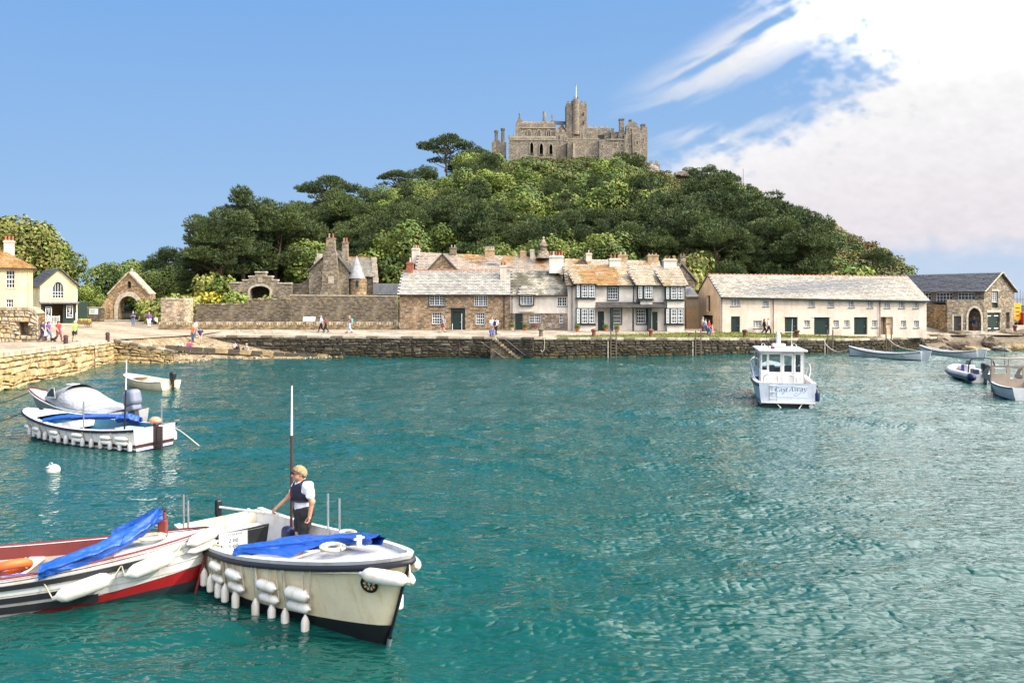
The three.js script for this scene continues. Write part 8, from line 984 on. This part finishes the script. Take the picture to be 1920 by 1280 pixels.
{ const [x, z] = onPier(86, 641); const o = thing('shoulder_bag', 'pale shoulder bag carried by the person in navy', 'bag', [x - 0.05, gy(x, z) + 0.55, z]); mesh('pouch', rbox(0.14, 0.34, 0.3, 0.06, 0, 0.12, 0), cl.white, o); mesh('strap', tube([[0, 0.25, -0.1], [0, 0.62, 0], [0, 0.25, 0.1]], 0.015, 12, 5), cl.white, o); }
{ // small dark dog
  const [x, z] = onPier(99, 641), g = thing('dog', 'small dark dog between the walkers on the pier', 'dog', [x, gy(x, z), z], 1.4);
  mesh('body', blob([[[0, 0.27, -0.18, 0.075], [0, 0.27, 0.12, 0.095]], [[0, 0.30, 0.14, 0.07], [0, 0.40, 0.24, 0.055]], [[0, 0.42, 0.25, 0.06], [0, 0.39, 0.36, 0.03]], [[0.05, 0.46, 0.22, 0.02], [0.06, 0.42, 0.21, 0.02]], [[-0.05, 0.46, 0.22, 0.02], [-0.06, 0.42, 0.21, 0.02]], [[0, 0.3, -0.22, 0.025], [0, 0.42, -0.32, 0.015]], ...[-1, 1].flatMap((s) => [[[s * 0.06, 0.24, 0.12, 0.045], [s * 0.06, 0.13, 0.10, 0.025]], [[s * 0.06, 0.13, 0.10, 0.025], [s * 0.06, 0.02, 0.12, 0.022]], [[s * 0.06, 0.24, -0.17, 0.055], [s * 0.07, 0.16, -0.13, 0.03]], [[s * 0.07, 0.16, -0.13, 0.03], [s * 0.07, 0.10, -0.22, 0.022]], [[s * 0.07, 0.10, -0.22, 0.022], [s * 0.07, 0.02, -0.20, 0.022]]])], 0.016, 0.03), cl.black, g); mesh('collar', (() => { const q = new THREE.TorusGeometry(0.065, 0.012, 6, 14); q.rotateX(0.9); q.translate(0, 0.35, 0.19); return q; })(), cl.red, g);
}
const P2 = (label, px, D, turn, pose, style, cols, size, bag, dy = 0) => { const x = wx(px, D), z = -D, y = x < -30.7 ? gy(x, z) : quayTopY(x, D); return person(label, x, y + dy, z, turn, pose, style, cols, size, bag); };
P2('person with dark shirt standing before the gateway', 249, 95, 0.3, 'phone', '0.6,1.9,0', ['navy', 'denim', 'hairGrey']); P2('person in purple top and pale trousers near the pillar', 279, 93, 0.2, 'stand', '1.4,1.9,0', ['purple', 'white', 'hairFair']); P2('person in white sitting on the wall end by the pillar', 292, 89.5, -0.6, 'sit', '1.4,1.9,1', ['white', 'black', 'hairBrown'], 1, null, 0.55);
// on the slip and beach
const beachY = (x, D) => { const foot = curve([[-36, 2.07], [-31, 2.05], [-29, 1.6], [-25, 0.95], [-20, 0.35], [-15, -0.15]]), wl = curve([[-36, 70.5], [-30.5, 72.4], [-25, 75.6], [-20, 77.2], [-15, 79]]), Dl = wl(x); return Math.min(foot(x) * (D - Dl) / Math.max(1.5, 79.4 - Dl), 2.06); };
const P3 = (label, px, D, turn, pose, style, cols, size) => { const x = wx(px, D); return person(label, x, beachY(x, D) - 0.02, -D, turn, pose, style, cols, size); };
P3('person in an orange top standing on the slip', 361, 77.6, -0.6, 'stand', '0.6,1.9,1', ['orange', 'denim', 'hairFair'], 0.98); P3('person in white top standing behind the orange one', 366, 78.6, 2.4, 'stand', '0.6,1.9,0', ['white', 'grey', 'hairBrown'], 1.03); P3('person in dark top with a hand on the hip on the slip', 375, 77.4, 0.6, 'hip', '0.5,0.9,1', ['navy', 'tan', 'hairBrown'], 0.92); P3('person sitting on the slip in a red top', 355, 75.6, 0.4, 'sit', '0.7,1.9,1', ['red', 'purple', 'hairBrown'], 1); P3('person sitting on the slip in pale clothes', 338, 75.4, 0.2, 'sit', '0.6,1.9,1', ['white', 'black', 'hairFair'], 0.9); P3('child in a white top standing at the slip kerb', 303, 73.9, 0.3, 'stand', '0.6,0.9,0', ['white', 'pink', 'hairFair'], 0.58); P3('child in pink paddling at the water edge', 300, 72.2, 0.2, 'stand', '0.6,0.8,1', ['paleBlue', 'pink', 'hairFair'], 0.55); P3('person in pink sitting on the beach facing a companion', 439, 77.2, 1.3, 'sit', '0.6,1.9,1', ['pink', 'black', 'hairDark'], 1); P3('person in grey sitting on the beach facing a companion', 463, 77.3, -1.3, 'sit', '0.6,1.9,0', ['grey', 'black', 'hairFair'], 1);
// along the quay
P2('walker in a white shirt and dark trousers on the quay path', 602, 83.2, -1.5, 'walk', '0.6,1.9,0', ['white', 'black', 'hairGrey'], 1.0); P2('walker in brown beside the white shirted walker', 611, 83.0, -1.5, 'stride', '1.4,1.9,1', ['maroon', 'black', 'hairBrown'], 0.97); P2('walker with a teal backpack and pale jeans on the quay path', 655, 82.5, -1.5, 'stride', '0.6,1.9,0', ['maroon', 'paleBlue', 'hairFair'], 1.04, 'teal'); P2('walker in a grey dress passing the stone cottage window', 830, 82.8, -1.5, 'walk', '0.6,0.9,0', ['grey', 'maroon', 'hairGrey'], 1.0, 'grey');
P2('person in white at the top of the quay steps', 922, 80.5, 0.6, 'stand', '0.6,1.9,0', ['white', 'grey', 'hairGrey'], 1.0); P2('person with a navy backpack at the top of the quay steps', 930, 80.2, 2.6, 'walk', '0.6,1.9,0', ['white', 'black', 'hairBrown'], 1.0, 'navy'); P2('person in blue with a red cap sitting on the quay edge', 922, 78.4, 0.2, 'sit', '0.7,1.9,0', ['blue', 'denim', 'red'], 0.95); person('child in teal sitting on the quay steps', wx(927, 76.9), 1.52, -76.9, 0.5, 'sit', '0.6,0.9,1', ['teal', 'pink', 'hairFair'], 0.7);
P2('person in white walking before the peach barn gable', 1318, 83.6, 1.2, 'stand', '0.6,1.9,0', ['tan', 'maroon', 'hairGrey'], 1.05); P2('person in denim walking before the peach barn gable', 1323, 83.2, 1.3, 'walk', '1.5,1.9,1', ['paleBlue', 'denim', 'hairBrown'], 1.0); P2('person in red walking before the peach barn gable', 1329.5, 83, 1.3, 'stride', '0.6,1.9,1', ['red', 'denim', 'hairBrown'], 0.95); P2('child in pink before the peach barn gable', 1335.5, 83, 1.3, 'walk', '0.6,1.2,1', ['pink', 'pink', 'hairFair'], 0.68);
P2('person in dark clothes walking past the barn', 1433.5, 86.0, 1.4, 'walk', '1.4,1.9,1', ['black', 'black', 'hairBrown'], 0.96); P2('person in white shirt walking past the barn', 1441, 85.8, 1.5, 'stride', '0.6,1.9,0', ['white', 'black', 'hairFair'], 1.04); P2('person in a dark coat standing in the boathouse archway', 1827, 96.0, 0.1, 'stand', '1.6,1.9,0', ['navy', 'denim', 'hairGrey'], 0.98);

// ---- the boatman standing in the ferry ----
{
  const g = thing('person', 'fair-haired boatman in sunglasses, white polo and dark vest at the tiller', 'person', [-4.36, 0.24, -16.72], -0.95); g.scale.set(1.28, 1.14, 1.28);
  const s = figure({ pelvis: [0, 0.92, -0.02], chest: [0.0, 1.27, 0.02], neck: [0, 1.44, 0.05], head: [0.01, 1.60, 0.09], eR: [-0.27, 1.13, 0.14], wR: [-0.30, 0.95, 0.34], eL: [0.29, 1.13, -0.03], wL: [0.31, 0.88, 0.02], kL: [0.12, 0.49, 0.05], kR: [-0.11, 0.49, 0.03], aL: [0.13, 0.08, -0.02], aR: [-0.13, 0.08, 0.0] }), j = s.j, c = 0.012;
  const bones = s.body.filter((b, i) => i < 4 || ![2].includes((i - 4) % 7));       // fingers are built on their own
  const head = (d, x, y, z) => { const hx = x - j.head[0], hy = y - j.head[1], hz = z - j.head[2]; const nose = cap3(x, y, z, [j.head[0], j.head[1] + 0.015, j.head[2] + 0.095, 0.010], [j.head[0], j.head[1] - 0.028, j.head[2] + 0.112, 0.016]); d = smin(d, nose, 0.02); d = smin(d, cap3(x, y, z, [j.head[0], j.head[1] - 0.085, j.head[2] + 0.062, 0.03], [j.head[0], j.head[1] - 0.09, j.head[2] + 0.07, 0.026]), 0.03); for (const q of [-1, 1]) d = smin(d, cap3(x, y, z, [j.head[0] + q * 0.09, j.head[1] + 0.02, j.head[2] - 0.01, 0.014], [j.head[0] + q * 0.092, j.head[1] - 0.03, j.head[2] - 0.005, 0.011]), 0.008); d = Math.max(d, -cap3(x, y, z, [j.head[0] - 0.022, j.head[1] - 0.062, j.head[2] + 0.102, 0.006], [j.head[0] + 0.022, j.head[1] - 0.062, j.head[2] + 0.102, 0.006])); return d; };
  const hands = []; const mkHand = (w, e, side, curl) => { const W = V(...w), d = W.clone().sub(V(...e)).normalize(), up = V(side, 0, 0.2).cross(d).normalize(), across = d.clone().cross(up).normalize(), b = [], pt = (o, f, u, a, r) => { const p = W.clone().addScaledVector(d, f).addScaledVector(up, u).addScaledVector(across, a); return [p.x, p.y, p.z, r]; };
    b.push([pt(0, -0.03, 0, 0, 0.028), pt(0, 0.03, 0, 0, 0.03)]); for (let i = 0; i < 4; i++) { const a = (i - 1.5) * 0.021, L = [0.036, 0.042, 0.04, 0.03][i]; b.push([pt(0, 0.03, 0, a * 0.8, 0.015), pt(0, 0.085, -0.006, a, 0.0115)], [pt(0, 0.085, -0.006, a, 0.0105), pt(0, 0.085 + L * Math.cos(curl), -0.006 - L * Math.sin(curl), a, 0.0095)], [pt(0, 0.085 + L * Math.cos(curl), -0.006 - L * Math.sin(curl), a, 0.0095), pt(0, 0.085 + L * Math.cos(curl) - L * 0.5 * Math.sin(curl * 0.9), -0.006 - L * Math.sin(curl) - L * 0.6, a, 0.008)]); }
    b.push([pt(0, 0.02, -0.005, -0.03 * side, 0.014), pt(0, 0.06, -0.028, -0.05 * side, 0.0115)], [pt(0, 0.06, -0.028, -0.05 * side, 0.011), pt(0, 0.09, -0.045, -0.035 * side, 0.0095)]); return blob(b, 0.005, 0.008); };
  mesh('body', [blob(bones, c, 0.045, head), mkHand(j.wR, j.eR, -1, 1.1), mkHand(j.wL, j.eL, 1, 0.6)], gr([0.58, 0.31, 0.19], 0.55, 0), g);
  const shirtB = s.shirt(0.62, 0.016), sh = mesh('shirt', blob(shirtB, c, 0.05, (d, x, y, z) => Math.max(d, y - 1.47) + 0.006 * Math.sin(y * 38 + x * 9) * Math.sin(x * 25 + z * 18)), cloth([0.74, 0.74, 0.77]), g);
  mesh('collar', tube([[-0.07, 1.46, 0.05], [-0.05, 1.44, 0.11], [0, 1.39, 0.135], [0.05, 1.44, 0.11], [0.07, 1.46, 0.05], [0, 1.49, -0.02], [-0.07, 1.46, 0.05]], 0.014, 30, 6), cloth([0.78, 0.78, 0.80]), sh);
  const vb = [[[0, 1.14, 0.02, 0.165], [0, 1.30, 0.03, 0.168]], [[-0.10, 1.38, 0.06, 0.075], [-0.09, 1.46, -0.01, 0.05]], [[0.10, 1.38, 0.06, 0.075], [0.09, 1.46, -0.01, 0.05]]];
  const vest = mesh('vest', blob(vb, c, 0.05, (d, x, y, z) => Math.max(d, -(Math.min(1, Math.hypot(x * 1.6, (y - 1.50) * 0.9)) - 0.09), -(y - 1.10))), cloth([0.012, 0.013, 0.03]), g); mesh('vest_panel', blob([[[-0.07, 1.20, 0.15, 0.055], [-0.075, 1.32, 0.15, 0.05]]], 0.01, 0.02), cloth([0.16, 0.02, 0.025]), vest); mesh('vest_belt', (() => { const q = new THREE.TorusGeometry(0.182, 0.016, 6, 40); q.rotateX(Math.PI / 2); q.scale(1, 1, 1); q.translate(0, 1.125, 0.02); return q; })(), cl.black, vest);
  mesh('shorts', blob(s.legs(0.82, 0.026), c, 0.05, (d, x, y, z) => d + 0.005 * Math.sin(y * 30 + x * 20)), cloth([0.012, 0.012, 0.014]), g);
  mesh('hair', blob([[[0.01, 1.648, 0.082, 0.104], [0.01, 1.605, 0.055, 0.100]], [[0.01, 1.60, 0.05, 0.095], [0.01, 1.545, 0.03, 0.07]]], 0.009, 0.04, (d, x, y, z) => Math.max(d + 0.016 * (noise(x * 55, y * 40, z * 55) - 0.5), (z - 0.085) - (y - 1.605) * 1.35)), M([0.31, 0.21, 0.10], 0.8, { bumpMap: T.fold, bumpScale: 0.02 }), g);
  const gl = mesh('sunglasses', [[-1, 1].map((q) => { const b = rbox(0.062, 0.036, 0.012, 0.005, 0.01 + q * 0.036, 1.622, 0.193); return b; }), bar([0.01 - 0.07, 1.626, 0.185], [0.01 - 0.10, 1.62, 0.08], 0.005), bar([0.01 + 0.07, 1.626, 0.185], [0.01 + 0.10, 1.62, 0.08], 0.005)], M([0.01, 0.01, 0.012], 0.15), g);
  s.shoes.forEach((b) => mesh('shoe', blob([b], 0.012), cl.black, g));
}
// ================= THINGS ON THE QUAY =================
const onQuay = (px, back = 0.6) => { let x = 0, D = 80; for (let i = 0; i < 6; i++) { x = wx(px, D); D = (x > 48.3 ? 93 : qD(x)) + back; } return [x, quayTopY(x, D), -D]; };
function bollard(label, pos, s = 1, mm = m.rust, group) { const g = thing('mooring_bollard', label, 'bollard', pos, 0, group); mesh('post', lathe([[0.24, -0.1], [0.24, 0.05], [0.2, 0.1], [0.18, 0.42], [0.2, 0.55]].map(([a, b]) => [a * s, b * s]), 14), mm, g); mesh('head', lathe([[0.2, 0.55], [0.3, 0.58], [0.3, 0.68], [0.2, 0.78], [0.001, 0.82]].map(([a, b]) => [a * s, b * s]), 14), s > 0.7 ? mm : m.rust, g); return g; }
[[1014.5, 'grey granite mooring bollard before the white-topped cottage'], [1113.5, 'rust red mooring bollard left of the first quay ladder'], [1220.5, 'rust red mooring bollard before the right front door'], [1397, 'dark mooring bollard before the first barn door'], [1495, 'dark mooring bollard behind the wheelhouse cruiser']].forEach(([px, l], i) => bollard(l, onQuay(px, 1.4), i ? 1.0 : 1.05, i ? (i < 3 ? gr([0.26, 0.09, 0.05], 0.8) : m.rust) : m.graniteDark, 'mooring bollards along the quay'));
[[1766, 97, 'squat mooring bollard at the barn end'], [1826, 95.5, 'squat mooring bollard before the arch'], [1904, 95.5, 'squat mooring bollard at the boathouse corner']].forEach(([px, D, l]) => bollard(l, [wx(px, D), quayTopY(wx(px, D), D) + 0.1, -D], 0.95, m.rust, 'mooring bollards along the quay'));
for (const [px, py, l] of [[122.5, 646, 'dark iron bollard on the pier edge beside the red-topped walker'], [201, 637, 'dark iron bollard at the pier corner']]) { const D = (EYE - 2.15) * F / (py - HY), x = wx(px, D), g = thing('pier_bollard', l, 'bollard', [x, gy(x, -D), -D], 0, 'iron bollards on the pier'); mesh('post', lathe([[0.16, -0.1], [0.16, 0.62], [0.14, 0.7], [0.001, 0.72]], 12), gr([0.07, 0.03, 0.03], 0.7), g); mesh('collar', lathe([[0.165, 0.5], [0.19, 0.52], [0.19, 0.58], [0.165, 0.6]], 12), m.rust, g); }
// ladders
[[1150.5, 617, 672, 'wooden quay ladder below the white bay house'], [1309.5, 619, 668, 'wooden quay ladder below the lean-to shed'], [1557, 618, 664, 'wooden quay ladder behind the wheelhouse cruiser'], [1667, 614, 657, 'wooden quay ladder above the longer gig']].forEach(([px, pt, pb, l]) => {
  const [x, y, z] = onQuay(px, -0.22), D = -z, g = thing('quay_ladder', l, 'ladder', [x, 0, z], 0, 'ladders on the quay wall'), top = wy(pt, D), bot = -0.4, w = 5 * D / F; for (const s of [-1, 1]) mesh('rail', span(s * w - 0.05, s * w + 0.05, bot, top, -0.05, 0.06), m.greyWood, g); for (let i = 0; i < 7; i++) { const yy = lerp(0.0, y - 0.15, i / 6); mesh('rung', span(-w + 0.05, w - 0.05, yy, yy + 0.06, -0.03, 0.03), m.greyWood, g); } mesh('fender_pole', span(-w - 0.32, -w - 0.23, bot, y - 0.3, -0.05, 0.05), m.paleStone, g);
});
// benches
[[1306, 1.7, 'slab bench with stone legs before the lean-to shed', 2.0], [1475, 2.0, 'slab bench with stone legs beyond the cruiser', 2.2]].forEach(([px, bk, l, w]) => { const p = onQuay(px, bk), g = thing('quay_bench', l, 'bench', p, 0.05, 'benches on the quay'); mesh('seat', rbox(w, 0.09, 0.45, 0.02, 0, 0.46, 0), m.paleStone, g); for (const s of [-1, 1]) mesh('leg', rbox(0.3, 0.42, 0.36, 0.03, s * w * 0.32, 0.21, 0), m.wood, g); });
// steps down the quay
{
  const x0 = wx(926, 77.6), z0 = -76.95, g = thing('quay_steps', 'stone steps descending the quay wall', 'steps', [x0, 0, z0]), n = 10;
  for (let i = 0; i < n; i++) mesh('step', rbox(0.34, 0.2, 1.1, 0.02, 0.05 + i * 0.255, 1.85 - i * 0.21, 0.1), [goldTones[4], m.graniteDark, darkTones[4]][i % 3], g);
  mesh('flank', plate([[-0.3, -0.5], [2.8, -0.5], [2.8, -0.1], [0.1, 1.72], [-0.3, 1.9]], 0.9, 0.55), m.quayStone, g);
  mesh('handrail', [bar([-0.1, 2.75, -0.35], [3.2, 0.15, 0.2], 0.022), bar([-0.1, 1.9, -0.35], [-0.1, 2.75, -0.35], 0.02)], m.lead, g); mesh('mooring_spar', bar([-1.2, 1.55, 0.25], [1.0, 0.05, 0.75], 0.05), m.greyWood, g);
}
{ const [x, y, z] = onQuay(1016, -0.25), o = mesh('hanging_rope', tube([[0, 0, 0], [0.05, -0.7, 0.06], [-0.02, -1.3, 0.06], [-0.2, -1.45, 0.06], [-0.3, -1.25, 0.06]], 0.035, 30, 6), m.rope); o.position.set(x + 0.2, y + 0.1, z); tag(o, 'pale rope hanging down the quay wall below the granite bollard', 'rope'); }
{ const x = wx(861, 77.8), o = mesh('iron_drain', bar([0, 0.1, 0], [0, 1.5, 0], 0.035), m.rust); o.position.set(x, 0, -77.85); tag(o, 'thin iron pipe on the quay wall below the cottage door', 'pipe'); }
{ // flower cart by the shop
  const D = 92, x = wx(157, D), g = thing('flower_cart', 'two-wheeled flower cart heaped with blooms near the shop', 'cart', [x, groundY(x, -D), -D], 0.2); mesh('tray', [plate([[-0.6, 0.35], [0.6, 0.35], [0.75, 0.62], [-0.75, 0.62]], 0.6, 0.3)], m.wood, g); for (const s of [-1, 1]) { const q = new THREE.TorusGeometry(0.28, 0.03, 6, 20); q.translate(0.45, 0.28, s * 0.36); const w = mesh('wheel', q, m.graniteDark, g); mesh('spokes', [0, 1, 2, 3].map((k) => bar([0.45 - 0.26 * Math.cos(k * 0.785), 0.28 - 0.26 * Math.sin(k * 0.785), s * 0.36], [0.45 + 0.26 * Math.cos(k * 0.785), 0.28 + 0.26 * Math.sin(k * 0.785), s * 0.36], 0.012)), m.graniteDark, w); } mesh('handle', [bar([-0.6, 0.5, 0.2], [-1.2, 0.6, 0.2], 0.025), bar([-0.6, 0.5, -0.2], [-1.2, 0.6, -0.2], 0.025), bar([-0.6, 0.4, 0], [-0.65, 0, 0], 0.03)], m.wood, g); const r = rngOf(4), f = [], cols = []; for (let i = 0; i < 260; i++) { const c = V((r() - 0.5) * 1.4, 0.62 + r() * 0.35, (r() - 0.5) * 0.6), k = 0.06; f.push([c.clone().add(V((r() - 0.5) * k * 2, (r() - 0.5) * k, k)), c.clone().add(V(k, (r() - 0.5) * k, -k)), c.clone().add(V(-k, k, (r() - 0.5) * k))]); const q = [[0.7, 0.5, 0.03], [0.16, 0.28, 0.03], [0.6, 0.12, 0.03], [0.2, 0.3, 0.04]][i % 4]; for (let w = 0; w < 3; w++) cols.push(...q); } const fg = quadGeo(f); fg.setAttribute('color', new THREE.Float32BufferAttribute(cols, 3)); tag(mesh('flowers', fg, LM, g), null, null, null, 'stuff');
}
{ // plant tubs by the white house doors
  for (const [px, D, l] of [[1136, 84.6, 'planted tub left of the porch window'], [1157, 83.6, 'planted tub before the porch window'], [1083, 84, 'small planted tub below the first bay'], [985, 86, 'terracotta pot beside the cottage door'], [960, 86, 'pale pot at the cottage corner']]) { const x = wx(px, D), g = thing('plant_tub', l, 'planter', [x, quayTopY(x, D), -D], 0, 'pots along the cottages'); mesh('tub', lathe([[0.16, 0], [0.24, 0.36], [0.27, 0.38], [0.22, 0.38]], 12), px === 960 ? m.paleStone : m.terracotta, g); const c = new THREE.Mesh(protos.bush[1].crown, LM); c.name = 'leaves'; c.scale.set(0.14, 0.2, 0.14); c.position.y = 0.32; c.castShadow = true; g.add(c); }
}
{ // upturned boat and gear on the grass near the barn end
  const [x, y, z] = onQuay(1625, 3.2), g = thing('slip_ramp', 'weathered timber and stone slip ramp before the barn', 'ramp', [x, y, z], -0.05); mesh('block', rbox(1.0, 0.55, 0.8, 0.06, -0.4, 0.25, 0), m.graniteDark, g); for (let i = 0; i < 3; i++) mesh('beam', box(5.5, 0.18, 0.22, 2.6, 0.30, -0.3 + i * 0.3, 0, 0, -0.055), i % 2 ? m.greyWood : m.wood, g);
}
{ const [x, y, z] = onQuay(1584, 1.6), o = mesh('rope_pile', coil(0, 0.06, 0, 0.45, 6), m.darkRope); o.position.set(x, y + 0.02, z); tag(o, 'dark heap of rope on the grass before the barn', 'rope'); }
{ // signs, masts and kiosk beyond the boathouse
  const D = 104, x = wx(1909, D), y = wy(620, D), g = thing('warning_sign', 'orange and yellow warning sign on a post beside the boathouse', 'sign', [x, y, -D]); mesh('post', bar([0, 0, -0.05], [0, 3.9, -0.05], 0.05), m.lead, g); mesh('panel', plate([[-0.45, 1.6], [0, 1.2], [0.45, 1.6], [0.45, 3.6], [-0.45, 3.6]].reverse(), 0.04, 0), M([0.85, 0.42, 0.02], 0.5), g); mesh('printed_lines', [span(-0.3, 0.3, 2.9, 3.05, 0.004, 0.012), span(-0.3, 0.3, 2.4, 2.55, 0.004, 0.012), span(-0.2, 0.2, 1.9, 2.05, 0.004, 0.012)], M([0.25, 0.05, 0.02], 0.5), g);
  const k = thing('red_kiosk', 'red kiosk at the right edge beyond the boathouse', 'kiosk', [wx(1922, D), y, -D]); mesh('body', rbox(1.0, 2.2, 1.0, 0.05, 0, 1.1, 0), M([0.45, 0.03, 0.05], 0.45), k); mesh('roof', rbox(1.15, 0.2, 1.15, 0.08, 0, 2.3, 0), M([0.35, 0.02, 0.04], 0.45), k); mesh('window', span(-0.35, 0.35, 1.1, 1.8, 0.5, 0.52), m.glass, k);
  for (const [px, t, l] of [[1908, 545, 'slender mast beside the boathouse gable'], [1914, 543, 'second slender mast beyond the boathouse'], [1919, 547, 'third slender mast at the right edge']]) { const p = thing('slender_mast', l, 'mast', [wx(px, 120), 0.5, -120], 0, 'masts beyond the boathouse'); mesh('pole', bar([0, 0, 0], [0, wy(t, 120) - 0.5, 0], 0.06, 0.03), m.lead, p); mesh('crosstree', bar([-0.3, 5, 0], [0.3, 5, 0], 0.02), m.lead, p); }
  const c = tag(mesh('far_causeway', box(260, 2.6, 30, 250, 1.0, -420), gr([0.20, 0.20, 0.19], 0.95, 0.3)), 'low far shore beyond the boathouse', 'shore', null, 'structure');
}
renderer.render(scene, camera);
